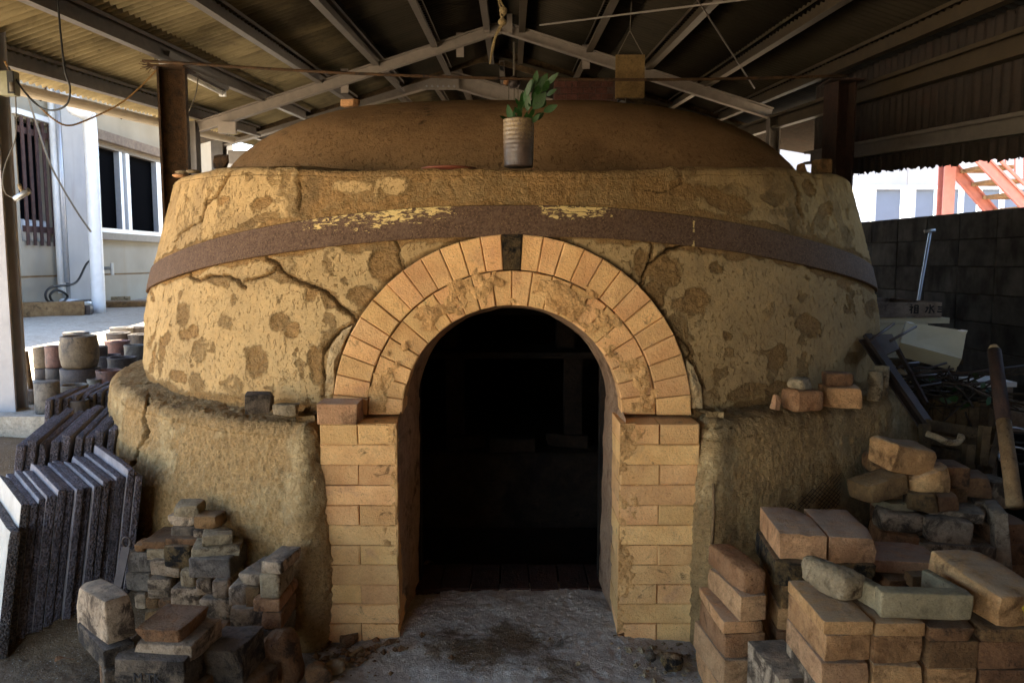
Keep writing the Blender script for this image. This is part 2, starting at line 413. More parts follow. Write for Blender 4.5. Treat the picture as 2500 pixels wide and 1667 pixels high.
def ground_material():
    k = Mat('earth_floor', False, 0.95, spec=0.1)
    ash, yard = k.attr('ash'), k.attr('yard')
    dirt = k.ramp(k.noise(5, 7, 0.7), [(0.28, S(88, 72, 54)), (0.72, S(132, 111, 86))])
    asc = k.ramp(k.noise(20, 7, 0.75), [(0.28, S(168, 155, 140)), (0.72, S(222, 212, 198))])
    a = k.mask(k.math('ADD', ash, k.math('MULTIPLY', k.math('SUBTRACT', k.noise(11, 7, 0.75, 0.5), 0.5), 1.1)), 0.25, 0.66)
    col = k.mix(k.math('MULTIPLY', a, 0.92), dirt, asc)
    sand = k.ramp(k.noise(1.6, 7, 0.7), [(0.3, S(176, 160, 134)), (0.7, S(212, 200, 178))])
    col = k.mix(yard, col, sand)
    sp = k.noise(130, 4, 0.75)
    col = k.mix(k.math('MULTIPLY', k.mask(sp, 0.60, 0.74), 0.7), col, S(74, 62, 50))
    col = k.mix(k.math('MULTIPLY', k.mask(k.noise(170, 3, 0.7), 0.60, 0.70), 0.7), col, S(206, 198, 186))
    h = k.math('ADD', k.noise(130, 4, 0.8), k.math('MULTIPLY', k.noise(45, 5, 0.75), 0.7))
    return k.done(col, k.bump(h, 1.0, 0.012))
m_ground = ground_material()
m_conc = gritty('pale_concrete', S(148, 140, 126), S(180, 172, 158), S(118, 108, 92), (0.55, 0.8), 2.5, per_obj=False, bump=0.4, bscale=70)

def wall_material(name, c0, c1, streak):
    k = Mat(name, False, 0.85, spec=0.2)
    col = k.ramp(k.noise(1.2, 5, 0.6), [(0.3, c0), (0.7, c1)])
    col = k.mix(k.math('MULTIPLY', k.mask(k.noise(2.6, 5, 0.6, stretch=(1, 1, 0.12)), 0.52, 0.75), 0.5), col, streak)
    return k.done(col, k.bump(k.noise(60, 4, 0.6), 0.15, 0.005))
m_cream = wall_material('cream_render', S(146, 138, 122), S(166, 158, 142), S(150, 132, 106))
m_pillar = wall_material('weathered_white_render', S(160, 160, 160), S(182, 182, 180), S(130, 116, 104))
m_bwhite = wall_material('white_panel_wall', S(150, 150, 152), S(166, 166, 167), S(190, 186, 180))
m_brownwood = gritty('dark_brown_slat', S(56, 40, 38), S(82, 60, 56), per_obj=True, vary=0.2, bump=0.3, rough=0.7)
m_glass = plain('dark_window_glass', S(14, 15, 17), 0.6, 0.0, 0.05, 3, 0.0, 0.0)
m_paleglass = plain('pale_window_glass', S(84, 94, 116), 0.3, 0.0, 0.08, 2, 0.0, 0.5)
m_alu = plain('aluminium_frame', S(178, 182, 190), 0.4, 0.4, 0.06, 20, 0.02)
m_redpaint = plain('red_oxide_paint', S(164, 100, 88), 0.5, 0.0, 0.1, 10, 0.04)
m_wood = gritty('weathered_wood', S(110, 84, 56), S(150, 120, 84), S(70, 54, 38), (0.55, 0.7), 8, vary=0.3, bump=0.4)
m_wood_d = gritty('dark_wood', S(58, 46, 32), S(92, 74, 50), S(40, 32, 24), (0.5, 0.7), 8, vary=0.3, bump=0.4)
m_wood_g = gritty('grey_wood', S(110, 98, 88), S(148, 134, 120), S(78, 68, 60), (0.55, 0.75), 8, vary=0.2, bump=0.4)
m_cream_box = plain('cream_plastic_box', S(196, 188, 158), 0.5, 0.0, 0.06, 10, 0.03)
m_foam = plain('white_foam', S(226, 226, 222), 0.8, 0.0, 0.04, 10, 0.1)
m_leaf = None
def leaf_material():
    k = Mat('glossy_leaf', True, 0.5, spec=0.3)
    col = k.ramp(k.noise(20, 3, 0.5), [(0.3, S(20, 44, 12)), (0.7, S(38, 72, 20))])
    k.b.inputs['Transmission Weight'].default_value = 0.0
    return k.done(k.vary(col, 0.5, 0.03))
m_leaf = leaf_material()
def vase_material():
    k = Mat('ash_glazed_vase', False, 0.35, spec=0.5)
    sx = k.n('ShaderNodeSeparateXYZ'); k.set(sx, 0, k.vec)
    col = k.ramp(k.noise(30, 5, 0.7), [(0.3, S(62, 50, 45)), (0.7, S(96, 79, 69))])
    ash = k.mask(k.math('ADD', sx.outputs['Z'], k.math('MULTIPLY', k.noise(18, 4, 0.6), 0.1)), 0.10, 0.20)
    col = k.mix(k.math('MULTIPLY', ash, k.mask(k.noise(160, 3, 0.7), 0.3, 0.6)), col, S(140, 118, 84))
    return k.done(col, k.bump(k.noise(140, 4, 0.7), 0.35, 0.002), k.ramp(k.noise(40, 3), [(0.3, 0.25), (0.7, 0.55)]))
m_vase = vase_material()
def pot_material(name, c0, c1, st):
    return gritty(name, c0, c1, st, (0.5, 0.68), 13, vary=0.35, hue=0.03, bump=0.3, bscale=90, rough=0.6, spec=0.35)
m_pot = [pot_material('fired_brown_saggar', S(72, 60, 48), S(112, 96, 74), S(54, 46, 40)),
         pot_material('reddish_saggar', S(96, 68, 58), S(130, 98, 84), S(72, 60, 56)),
         pot_material('grey_saggar', S(84, 78, 70), S(126, 118, 106), S(66, 60, 56)),
         pot_material('dark_saggar', S(46, 39, 36), S(76, 66, 60), S(36, 32, 30))]
m_copper = plain('copper_red_plate', S(150, 84, 60), 0.35, 0.3, 0.2, 12, 0.05)
m_redbrick = gritty('red_chimney_brick', S(74, 46, 38), S(96, 62, 52), S(46, 36, 32), (0.55, 0.7), 8, vary=0.3)
m_board = gritty('hanging_board', S(104, 84, 52), S(132, 108, 70), per_obj=False, bump=0.2)
# ---- worn brick / block generator: rounded box with noise, chips and flats
def worn_box(L, W, H, seed=1, r=0.006, amp=0.0025, chips=3, chip=0.03, n=(9, 7, 6), rough_end=None, taper=0.0):
    """box of L (x) by W (y) by H (z), base centre at the origin (z from 0 to H)"""
    rg = np.random.default_rng(seed); h = np.array([L, W, H]) / 2
    r = min(r, h.min() * 0.8)
    def ax(hh, k):
        inner = np.linspace(-hh + r, hh - r, max(2, k - 3)); return np.concatenate([[-hh, -hh + 0.3 * r], inner, [hh - 0.3 * r, hh]])
    A = [ax(hh, k) for hh, k in zip(h, n)]; V = []; Fc = []; idx = {}
    def vid(i, j, k):
        key = (i, j, k)
        if key not in idx: idx[key] = len(V); V.append((A[0][i], A[1][j], A[2][k]))
        return idx[key]
    N = [len(a) for a in A]
    for d in range(3):
        e, f = [(1, 2), (2, 0), (0, 1)][d]
        for s in (0, N[d] - 1):
            for i in range(N[e] - 1):
                for j in range(N[f] - 1):
                    q = []
                    for (a, b) in ((i, j), (i + 1, j), (i + 1, j + 1), (i, j + 1)):
                        t = [0, 0, 0]; t[d] = s; t[e] = a; t[f] = b; q.append(vid(*t))
                    Fc.append(tuple(q) if s else tuple(q[::-1]))
    P = np.array(V); inn = np.clip(P, -(h - r), h - r); d = P - inn
    ln = np.linalg.norm(d, axis=1, keepdims=True); nrm = np.where(ln > 1e-9, d / np.maximum(ln, 1e-9), 0); P = inn + nrm * np.minimum(ln, r)
    P = np.where(ln > 1e-9, inn + nrm * r, P)
    off = rg.uniform(0, 50, 3)
    for _ in range(chips):            # knocked-off corners
        cn = np.sign(rg.uniform(-1, 1, 3)) * h; nd = cn / np.linalg.norm(cn) + rg.normal(0, 0.45, 3); nd /= np.linalg.norm(nd)
        dd = (P @ nd).max() - rg.uniform(0.2, 0.8) * chip
        ex = P @ nd - dd + 0.004 * fbm(P + off, 40, 2, seed); P = P - np.where(ex > 0, ex, 0)[:, None] * nd
    disp = amp * fbm(P + off, 18, 4, seed % 97) + amp * 0.6 * fbm(P + off, 60, 2, seed % 89)
    if rough_end is not None:         # a broken, lumpy end
        axn, sg, am = rough_end; w = sst(h[axn] * 0.55, h[axn] * 0.98, P[:, axn] * sg)
        P[:, axn] += sg * w * am * (fbm(P + off, 16, 4, seed % 83) - 0.35); disp = disp + w * am * 0.25 * fbm(P + off, 34, 3, 7)
    nn = P / np.linalg.norm(P / h, axis=1, keepdims=True); nn = (P / h) ** 5; nn /= np.maximum(np.linalg.norm(nn, axis=1, keepdims=True), 1e-6)
    P = P + nn * disp[:, None]
    if taper: P[:, 0] *= 1 - taper * (P[:, 2] / H + 0.5); 
    P[:, 2] += h[2]; P[:, 2] -= max(0, P[:, 2].min())
    return P, Fc
# ================================================================== GROUND
def smooth(a, b, x): return sst(a, b, np.asarray(x, float))
TERR_Y, TERR_X = 3.66, -2.16
def terrace_z(x, y): return 0.53 + 0.0227 * (y - 3.9)
def gz(x, y):
    x = np.asarray(x, float); y = np.asarray(y, float)
    z = 0.10 * smooth(2.35, 2.75, y) * smooth(-0.65, -0.9, x)
    z = z + 0.34 * smooth(2.75, 3.5, y) * smooth(-1.4, -1.9, x)
    z = z + 0.20 * smooth(2.6, 5.0, y) * smooth(1.3, 2.2, x)
    r = np.hypot(x - 0.02, (y - 2.62) * 1.1)
    z = z + 0.030 * smooth(0.62, 0.25, r)
    far = smooth(6, 14, y) * smooth(-2.5, -2.0, x) * 0.3
    return z + far
def axis(lo, hi, n, outer):
    a = np.linspace(lo, hi, n); st = (hi - lo) / n; l = []; p = lo; s = st
    while p > -outer: s *= 1.35; p -= s; l.append(p)
    r = []; p = hi; s = st
    while p < outer: s *= 1.35; p += s; r.append(p)
    return np.array(l[::-1] + list(a) + r)
gx, gy = axis(-2.1, 2.2, 520, 400), axis(1.55, 3.1, 260, 400)
GX, GY = np.meshgrid(gx, gy, indexing='ij')
GP = np.stack([GX, GY, 0 * GX], -1)
near = (smooth(-3.2, -2.4, GX) * smooth(3.4, 2.6, GX) * smooth(0.8, 1.6, GY) * smooth(4.2, 3.3, GY))
ashm = smooth(1.25, 0.25, np.hypot(GX - 0.05, (GY - 2.35) * 1.05)) * 0.9 + 0.45 * fbm(GP, 5, 4, 3) * near
ashm = np.clip(ashm - 0.38 * smooth(0.32, 0.08, np.abs(GX + 0.06 + 0.10 * np.sin(GY * 5))) * smooth(2.75, 2.3, GY) - 0.35 * smooth(0.35, 0.1, np.hypot(GX + 0.12, (GY - 2.5) * 1.6)), 0, 1)
GZ = gz(GX, GY) + near * (0.024 * fbm(GP, 2.2, 2, 5) + 0.006 * fbm(GP, 9, 2, 6) + 0.0055 * fbm(GP, 55, 3, 8, 0.7))
inside = np.hypot(GX, GY - 4.4) < 1.7
GZ = np.where(inside & (GY > 2.95), -0.06, GZ)
yard = np.clip(smooth(-2.3, -2.9, GX) + smooth(4.6, 6.5, GX) + smooth(0.2, -1.2, GY), 0, 1)
ground = obj('ground', np.stack([GX, GY, GZ], -1), grid_faces(len(gx), len(gy)), m_ground, smooth=True, attrs={'ash': ashm, 'yard': yard})
tag(ground, kind='structure')

# raised yard on the left with a concrete edge
tx = np.concatenate([np.linspace(-30, -6, 20), np.linspace(-5.9, TERR_X, 60)]); ty = np.concatenate([np.linspace(TERR_Y, 11, 90), np.linspace(11.3, 40, 25)])
TX, TY = np.meshgrid(tx, ty, indexing='ij'); TP = np.stack([TX, TY, 0 * TX], -1)
TZ = terrace_z(TX, np.minimum(TY, 15)) + 0.02 * fbm(TP, 0.9, 4, 9) * smooth(4.5, 6, TY) + 0.006 * fbm(TP, 6, 3, 2)
tag(obj('yard', np.stack([TX, TY, TZ], -1), grid_faces(len(tx), len(ty)), m_conc, smooth=True), kind='structure')
mb = MB()
for i in range(24):   # riser in uneven lengths
    x0, x1 = TERR_X - 0.45 * (i + 1), TERR_X - 0.45 * i
    mb.box((x0, TERR_Y - 0.02 - 0.006 * (i % 3), 0.0), (x1 - 0.004, TERR_Y + 0.03, terrace_z(0, TERR_Y) + 0.012))
tag(mb.build('kerb_wall', m_conc), kind='structure')
mb = MB(); mb.box((TERR_X - 0.02, TERR_Y + 0.034, 0.0), (TERR_X + 0.03, 30, terrace_z(0, TERR_Y) + 0.004))
tag(mb.build('kerb_side', m_conc), kind='structure')

# ================================================================== KILN
KC = (0.0, 4.4)
kiln = empty('kiln', (0, 2.6, 0))
tag(kiln, 'large round clay-plastered kiln with brick arch mouth and rusty steel hoop', 'kiln')
def kid(o): o.parent = kiln; o.matrix_parent_inverse = Matrix.Translation((0, -2.6, 0)); return o
RZ_z = np.array([0.60, 0.80, 1.00, 1.15, 1.30, 1.45, 1.60, 1.8]); RZ_r = np.array([1.868, 1.862, 1.846, 1.818, 1.778, 1.738, 1.700, 1.66])
def Rz(z): return np.interp(z, RZ_z, RZ_r)
def plan(phi, r, ymin=2.615):
    x = r * np.sin(phi); y = KC[1] - r * np.cos(phi)
    d = y - ymin
    w = smooth(0.9, 0.55, np.abs(x))
    y2 = ymin + 0.5 * (d + np.sqrt(d * d + 0.0006))       # soft max: flat where the arch sits
    return x, y * (1 - w) + np.maximum(y, y2) * w
def zc_band(x): return 1.386 - 0.08 * x * x

def Z(o, s):   # zoomed-view coordinates to photo pixels
    return lambda *p: [(o[0] + a / s, o[1] + b / s) for a, b in p]
zl, zr, z2, z4, z6 = Z((350, 400), 2.614), Z((1550, 400), 2.614), Z((800, 0), 2.75), Z((0, 550), 2.75), Z((1650, 550), 2.75)
def seg_dist(px, py, pl):
    d = np.full(px.shape, 1e9)
    for (x0, y0), (x1, y1) in zip(pl[:-1], pl[1:]):
        L = (x1-x0)**2 + (y1-y0)**2 + 1e-9
        t = np.clip(((px-x0)*(x1-x0) + (py-y0)*(y1-y0)) / L, 0, 1)
        d = np.minimum(d, np.hypot(px - x0 - t*(x1-x0), py - y0 - t*(y1-y0)))
    return d
def ell(px, py, o, s, L):
    m = np.zeros(px.shape)
    for q_, (cx, cy, rx, ry) in enumerate(L):
        a_ = 0.9 * math.sin(q_ * 12.9); ux, uy = px - o[0] - cx/s, py - o[1] - cy/s; vx_, vy_ = ux * math.cos(a_ * 0.4) + uy * math.sin(a_ * 0.4), -ux * math.sin(a_ * 0.4) + uy * math.cos(a_ * 0.4)
        e = np.hypot(vx_ / (rx/s), vy_ / (ry/s)); m = np.maximum(m, sst(1.30, 0.70, e) * (0.62 + 0.38 * math.sin(q_ * 7.7)))
    return m
FLAKES_L = [(240,950,42,80),(285,1080,55,48),(145,1160,28,110),(245,1250,55,45),(370,1205,38,105),(70,1080,14,110),(65,1240,20,90),(520,1010,50,50),(430,870,60,45),
            (860,1010,75,50),(950,1060,55,60),(715,1250,72,110),(700,1360,90,70),(325,1400,62,75),(215,1370,35,50),(70,830,22,40),(560,1420,70,70),(900,1360,90,60),(1090,1290,60,130),
            (160,745,35,28),(480,755,90,35),(690,745,90,30),(860,720,90,40),(1060,820,40,60),(1180,870,50,60),(920,650,60,55),(1190,590,48,70),(1400,830,90,70),(1560,640,110,110),(1500,510,120,40),
            (900,560,150,30),(740,360,160,35),(1100,260,130,60),(760,250,80,40),(1060,130,80,60),(1250,210,120,60),(1600,240,120,40),(520,235,40,35),(1180,1180,60,120),(1020,420,90,30),(1330,540,90,40)]
PALE_L = [(1330,160,130,45),(1600,140,85,55),(1490,160,20,60)]
FLAKES_R = [(490,670,45,45),(390,860,75,70),(330,920,110,60),(380,1010,70,80),(850,945,40,55),(1100,1040,95,62),(905,1230,58,90),(880,1340,45,60),(490,1190,60,35),(570,1100,35,30),(640,590,90,40),(450,550,60,30),
            (1100,270,85,45),(1200,370,38,55),(1215,290,40,50),(1110,160,40,55),(1255,500,50,30),(1350,500,40,60),(1390,880,18,60),(1350,760,60,50),(1500,930,35,60),(1500,1060,45,45),(870,230,70,40),(560,230,180,60),(300,190,120,60),(160,130,140,60),(640,170,110,50),
            (180,700,110,110),(110,880,70,120),(260,1060,70,110),(330,1260,60,70),(700,1470,150,50),(900,1440,80,40),(1390,1240,50,40),(1240,1310,25,40),(600,330,120,30),(60,640,70,90)]
CRACKS = [(zl((765,555),(775,610),(850,640),(880,690),(960,740),(1080,785),(1170,830),(1250,905),(1340,970),(1350,1010),(1270,1060),(1215,1120),(1150,1200),(1140,1300),(1160,1400),(1150,1480)), 4.0, 0.030),
          (zl((265,670),(290,730),(350,750),(430,720),(540,720),(610,750),(650,790)), 2.5, 0.016), (zl((650,750),(760,720),(830,690),(845,650)), 2.0, 0.012),
          (zl((1600,490),(1630,540),(1630,590),(1655,660)), 2.6, 0.02), (zl((550,60),(520,130),(480,200),(400,260),(355,370)), 1.8, 0.012),
          (zl((355,370),(290,400),(230,440),(190,500)), 1.3, 0.008), (zl((360,370),(385,270),(440,170)), 1.1, 0.006), (zl((985,120),(995,200),(990,300)), 1.6, 0.01),
          (zr((40,760),(45,720),(90,640),(160,590),(220,540),(340,510)), 3.2, 0.024), (zr((95,620),(115,540),(110,500)), 1.5, 0.01),
          (zr((270,1110),(340,1170),(355,1200),(330,1240)), 3.0, 0.022), (zr((340,1250),(380,1310),(430,1420),(410,1470),(415,1540)), 2.2, 0.018),
          (zr((0,165),(90,170),(170,190),(260,160),(310,130)), 1.5, 0.01), (zr((1000,90),(1040,180),(1030,260),(1060,330)), 1.4, 0.008), (zr((390,510),(420,560)), 1.2, 0.008)]
def masks(P, warp=1.0):
    px, py = proj(P)
    wx = warp * (16 * fbm(P, 10, 4, 31) + 7 * fbm(P, 45, 3, 33)); wy = warp * (16 * fbm(P, 10, 4, 37) + 7 * fbm(P, 45, 3, 39))
    return px + wx, py + wy

# ---- upper wall
NP, NZ1, NZ2 = 1350, 215, 46
phi = np.linspace(R(-104), R(104), NP)
s1 = np.linspace(0, 1, NZ1)
ztop = 1.560 + 0.062 * smooth(0.2, 1.6, np.abs(1.74 * np.sin(phi))) + 0.010 * fbm(np.stack([phi, 0*phi, 0*phi], -1), 6, 3, 70)
PH = np.repeat(phi[:, None], NZ1 + NZ2, 1)
zz = np.empty((NP, NZ1 + NZ2)); rr = np.empty_like(zz)
zlow = 0.64
zz[:, :NZ1] = zlow + s1[None] * (ztop[:, None] - 0.028 - zlow); rr[:, :NZ1] = Rz(zz[:, :NZ1])
a = np.linspace(0, 1, NZ2)
rtop = Rz(ztop - 0.028)[:, None]
t1 = np.clip(a / 0.35, 0, 1) * (np.pi / 2); t2 = np.clip((a - 0.35) / 0.65, 0, 1)
zz[:, NZ1:] = ztop[:, None] - 0.028 + 0.028 * np.sin(t1)[None] + 0.05 * t2[None]
rr[:, NZ1:] = rtop - 0.028 * (1 - np.cos(t1))[None] - 0.62 * t2[None]
X, Y = plan(PH, rr); P0 = np.stack([X, Y, zz], -1)
qx, qy = masks(P0)
front = smooth(R(95), R(80), np.abs(PH))
fl = np.maximum(ell(qx, qy, (350, 400), 2.614, FLAKES_L), ell(qx, qy, (1550, 400), 2.614, FLAKES_R))
nz = fbm(P0, 7, 4, 51)
above = smooth(0.03, 0.07, zz - zc_band(X))
mid = above * smooth(0.95, 0.5, np.abs(X + 0.1))
fl = np.maximum(fl, sst(0.05, 0.16, nz) * (0.35 + 0.6 * mid) * (above * 0.8 + 0.12 * smooth(0.5, 0.9, X)))
fl = np.maximum(fl, mid * 0.55)
fl = np.maximum(fl, sst(0.28, 0.40, fbm(P0, 16, 4, 57)) * 0.5)
fl = np.maximum(fl, smooth(0.80, 0.735, zz + 0.05 * nz) * 0.9)
nb = np.abs(zz - zc_band(X))
fl = np.maximum(fl, sst(0.075, 0.06, nb + 0.03 * fbm(P0, 13, 3, 59)) * 0.9)
fl = fl * (1 - ell(qx, qy, (350, 400), 2.614, PALE_L))
crk = np.zeros_like(zz); cdep = np.zeros_like(zz)
kx, ky = proj(P0); kx = kx + 0.45 * (qx - kx); ky = ky + 0.45 * (qy - ky)
for pl, w, dep in CRACKS:
    d = seg_dist(kx, ky, pl); wv = 0.72 * w * (0.45 + 1.0 * vnoise(P0, 22, 5))
    m = sst(1.3, 0.55, d / wv); crk = np.maximum(crk, m); cdep = np.maximum(cdep, m * dep)
    fl = np.maximum(fl, sst(3.4, 1.4, d / w) * 0.75)
rad = np.hypot(X, zz - 0.741)
gap = sst(0.618, 0.604, rad + 0.006 * fbm(P0, 20, 3, 77)) * (zz > 0.70)
crk = np.maximum(crk, gap * 0.9); cdep = np.maximum(cdep, gap * 0.02)
fin = fbm(P0, 60, 3, 61)
lump = 0.012 * fbm(P0, 2.2, 3, 63) + 0.005 * fbm(P0, 9, 3, 65)
disp = lump - 0.0065 * sst(0.2, 0.8, fl) + fin * (0.0016 + 0.0040 * fl) - cdep + 0.004 * sst(0.25, 0.35, fl) * sst(0.55, 0.4, fl)
ridge = smooth(0.62, 0.7, rad)      # keep the wall flush near the arch
disp = np.where(rad < 0.72, disp * (0.35 + 0.65 * ridge) , disp)
NRM = np.stack([np.sin(PH), -np.cos(PH), 0 * PH], -1)
up = np.zeros_like(zz); up[:, NZ1:] = np.sin(t1)[None]
NRM = NRM * (1 - up[..., None]) + np.array([0, 0, 1.0]) * up[..., None]
P1 = P0 + NRM * disp[..., None]
stain = np.clip(0.55 * sst(0.05, 0.3, fbm(P0, 4, 4, 81)) * (0.4 + above) + 0.4 * up + 0.5 * smooth(0.3, 1.3, X), 0, 1) * 0.8
keep = ~((np.abs(X) < 0.597) & (Y < 3.2) & ((zz < 0.741) | (rad < 0.597)))
kid(obj('upper_wall', P1, grid_faces(NP, NZ1 + NZ2, keep=keep), m_clay, smooth=True, attrs={'flake': fl, 'crack': crk, 'stain': stain}))

# ---- bench ring (left and right blocks)
def bench(side, xin, name):
    Rb = 2.0
    pts = [(xin, 3.0 - 0.006 * i) for i in range(80)]
    pts = [(xin, y) for y in np.linspace(2.95, 2.545, 70)]
    ph0 = math.asin(abs(xin) / Rb)
    cx, cy, cr = abs(xin) + 0.055, 2.545, 0.055
    pts = [(abs(xin), y) for y in np.linspace(2.95, cy, 70)]
    pts += [(cx - cr * math.cos(t), cy - cr * math.sin(t)) for t in np.linspace(0, math.pi / 2 - 0.25, 22)[1:]]
    p1 = math.asin((cx + 0.03) / Rb)
    pts += [(Rb * math.sin(t), KC[1] - Rb * math.cos(t)) for t in np.linspace(p1, R(100), 640)]
    Q = np.array(pts); Q[:, 0] *= side
    # smooth joins
    for _ in range(6):
        Q[60:110] = 0.25 * Q[59:109] + 0.5 * Q[60:110] + 0.25 * Q[61:111]
    T = np.gradient(Q, axis=0); T /= np.linalg.norm(T, axis=1)[:, None]
    N = np.stack([-T[:, 1], T[:, 0]], -1) * (-side)
    n1, n2, n3 = 150, 14, 40
    top = 0.735 + 0.012 * fbm(np.stack([Q[:, 0], Q[:, 1], 0*Q[:, 0]], -1), 3, 3, 90)
    rb = 0.05
    inset = np.concatenate([np.zeros(n1), rb * (1 - np.cos(np.linspace(0, np.pi/2, n2))), rb + np.linspace(0.004, 0.24, n3)])
    zrel = np.concatenate([np.linspace(0, 1, n1), np.ones(n2), np.ones(n3)])
    zadd = np.concatenate([np.zeros(n1), rb * np.sin(np.linspace(0, np.pi/2, n2)), np.full(n3, rb)])
    cap = np.where(np.arange(len(Q)) < 92, 0.07, 1.0)
    ins = np.minimum(inset[None], cap[:, None])
    z0 = -0.05
    ZZ = z0 + zrel[None] * (top[:, None] - rb - z0) + zadd[None] + 0.02 * np.clip((inset - rb) / 0.24, 0, 1)[None]
    batter = 0.03 * (1 - zrel)[None] + 0.02 * np.sin(zrel * 3.1)[None]
    XY = Q[:, None, :] + N[:, None, :] * (batter - ins)[..., None]
    Pb = np.concatenate([XY, ZZ[..., None]], -1)
    qx, qy = masks(Pb)
    n_ = fbm(Pb, 6, 4, 101)
    fl = 0.80 - 0.42 * sst(-0.05, 0.3, n_ + 0.3 * fbm(Pb, 25, 3, 102)) * smooth(0.15, 0.6, ZZ)
    upf = np.concatenate([np.zeros(n1), np.sin(np.linspace(0, np.pi/2, n2)), np.ones(n3)])[None] + 0 * ZZ
    crk = np.zeros_like(ZZ); cd = np.zeros_like(ZZ)
    CR = [(z4((1000,1165),(965,1230),(985,1340),(970,1440),(930,1540),(890,1620)), 3.6, 0.03)] if side < 0 else [(z6((20,1370),(190,1385),(430,1380)), 1.5, 0.008)]
    for pl, w, dep in CR:
        d = seg_dist(qx, qy, pl); wv = w * (0.5 + vnoise(Pb, 25, 3)); m = sst(1.3, 0.55, d / wv)
        crk = np.maximum(crk, m); cd = np.maximum(cd, m * dep)
    disp = 0.022 * fbm(Pb, 2.4, 3, 103) + 0.010 * fbm(Pb, 10, 3, 105) + fbm(Pb, 60, 3, 107, 0.7) * (0.003 + 0.007 * fl) + 0.006 * (0.85 - fl) - cd
    Nn = np.concatenate([np.repeat(N[:, None, :], Pb.shape[1], 1), 0 * ZZ[..., None]], -1) * (1 - upf[..., None]) + np.array([0, 0, 1.0]) * upf[..., None]
    Pb = Pb + Nn * disp[..., None]
    st = np.clip(0.75 * upf + 0.7 * smooth(0.3, 0.0, ZZ) + (0.5 if side > 0 else 0.15) * sst(0, .25, fbm(Pb, 3, 3, 110)), 0, 1)
    kid(obj(name, Pb, grid_faces(Pb.shape[0], Pb.shape[1]), m_bench, smooth=True, attrs={'flake': fl, 'crack': crk, 'stain': st}))
bench(-1, -0.632, 'bench'); bench(1, 0.618, 'bench')

# ---- dome
nt, nr = 420, 110
th = np.linspace(0, 2 * np.pi, nt, endpoint=False)[:, None]; rho = np.linspace(0.0, 1.0, nr)[None] ** 0.7
kk = (np.abs(np.cos(th))**3.2 + np.abs(np.sin(th))**3.2) ** (-1/3.2)
DX = 1.50 * kk * np.cos(th) * rho; DY = 4.62 + 1.25 * kk * np.sin(th) * rho
DZ = 1.585 + 0.475 * np.clip(1 - rho**3.6, 0, 1)**0.66 + 0 * th
DP = np.stack([DX, DY, DZ], -1)
dn = fbm(DP, 5, 4, 120)
DP = DP + np.stack([np.cos(th) * rho, np.sin(th) * rho, 0.6 + 0 * DX], -1) * (0.012 * fbm(DP, 2.5, 3, 121) + 0.003 * fbm(DP, 40, 3, 122))[..., None]
dcr = np.zeros_like(DX); qx, qy = masks(DP)
for pl in [z2((640,720),(680,750),(630,840)), Z((0, 0), 2.75)((1900,900),(1960,830),(2050,760))]:
    dcr = np.maximum(dcr, sst(2.2, 0.8, seg_dist(qx, qy, pl)))
kid(obj('dome', DP, grid_faces(nt, nr, True)[:, ::-1], m_dome, smooth=True,
        attrs={'flake': 0.3 * sst(0.1, 0.45, dn), 'crack': dcr * 0.8, 'stain': sst(0.0, 0.4, fbm(DP, 3, 4, 130)) * 0.7 + 0.3 * smooth(1.72, 1.6, DP[..., 2])}))

# ---- steel hoop
nb_ = 620
pb = np.linspace(R(-103), R(103), nb_)
def hoop_pt(p, dz, off):
    x0 = 1.8 * np.sin(p); z = zc_band(x0) + dz + 0.004 * fbm(np.stack([p, 0*p, 0*p], -1), 3, 2, 140)
    x, y = plan(p, Rz(z) + off)
    return np.stack([x, y, z], -1)
prof = [(-0.052, -0.006), (-0.052, 0.009), (-0.050, 0.012), (-0.02, 0.012), (0.02, 0.012), (0.050, 0.012), (0.052, 0.009), (0.052, -0.006)]
HP = np.stack([hoop_pt(pb, dz, off) for dz, off in prof], 1)
px_, py_ = proj(HP)
peel = np.exp(-((px_ - 830)/130)**4) * 0.74 * smooth(590, 555, py_) + np.exp(-((px_ - 1030)/110)**4) * 0.80 * smooth(570, 535, py_) + np.exp(-((px_ - 1410)/120)**4) * 0.95 * smooth(560, 515, py_)
peel = np.maximum(peel, np.exp(-((px_ - 1694)/3.0)**2) * 1.3)
hoop = kid(obj('steel_hoop', HP, grid_faces(nb_, len(prof)), m_band, smooth=30, attrs={'peel': np.clip(peel, 0, 1.2)}))

# ---- arch rings
ARCH_C, ARCH_Y = 0.741, 2.622
def wedge(r0, r1, a0, a1, y0, dep, sd):
    rr_ = np.random.default_rng(sd); g = 0.0011; ch = 0.0032
    j = lambda: rr_.normal(0, 0.0012)
    def pt(r, a, y): return (r * math.cos(a), y, ARCH_C + r * math.sin(a))
    def ring(i, y, jj):
        out = []
        for r, s, aa in ((r0, 1, a0), (r0, -1, a1), (r1, -1, a1), (r1, 1, a0)):
            rr2 = r + (i + g) * (1 if r == r0 else -1); out.append(pt(rr2 + (j() if jj else 0), aa + s * (i + g) / r, y + (j() if jj else 0)))
        return out
    V = ring(ch, y0, True) + ring(0, y0 + ch, False) + ring(0, y0 + dep, False)
    Fc = [(0,1,2,3)] + [(4+k, 4+(k+1)%4, (k+1)%4, k) for k in range(4)] + [(8+k, 8+(k+1)%4, 4+(k+1)%4, 4+k) for k in range(4)] + [(11,10,9,8)]
    return V, Fc
n_out, n_in = 27, 22
for i in range(n_out):
    a0, a1 = math.pi * i / n_out, math.pi * (i + 1) / n_out
    V, Fc = wedge(0.483, 0.600, a0, a1, ARCH_Y + rng.uniform(-0.004, 0.004), 0.2, 100 + i)
    o = kid(obj('arch_brick', V, Fc, m_arch_soot if i == 13 else m_arch))
    if i == 13: o['label'] = 'soot-blackened brick at the crown of the arch'
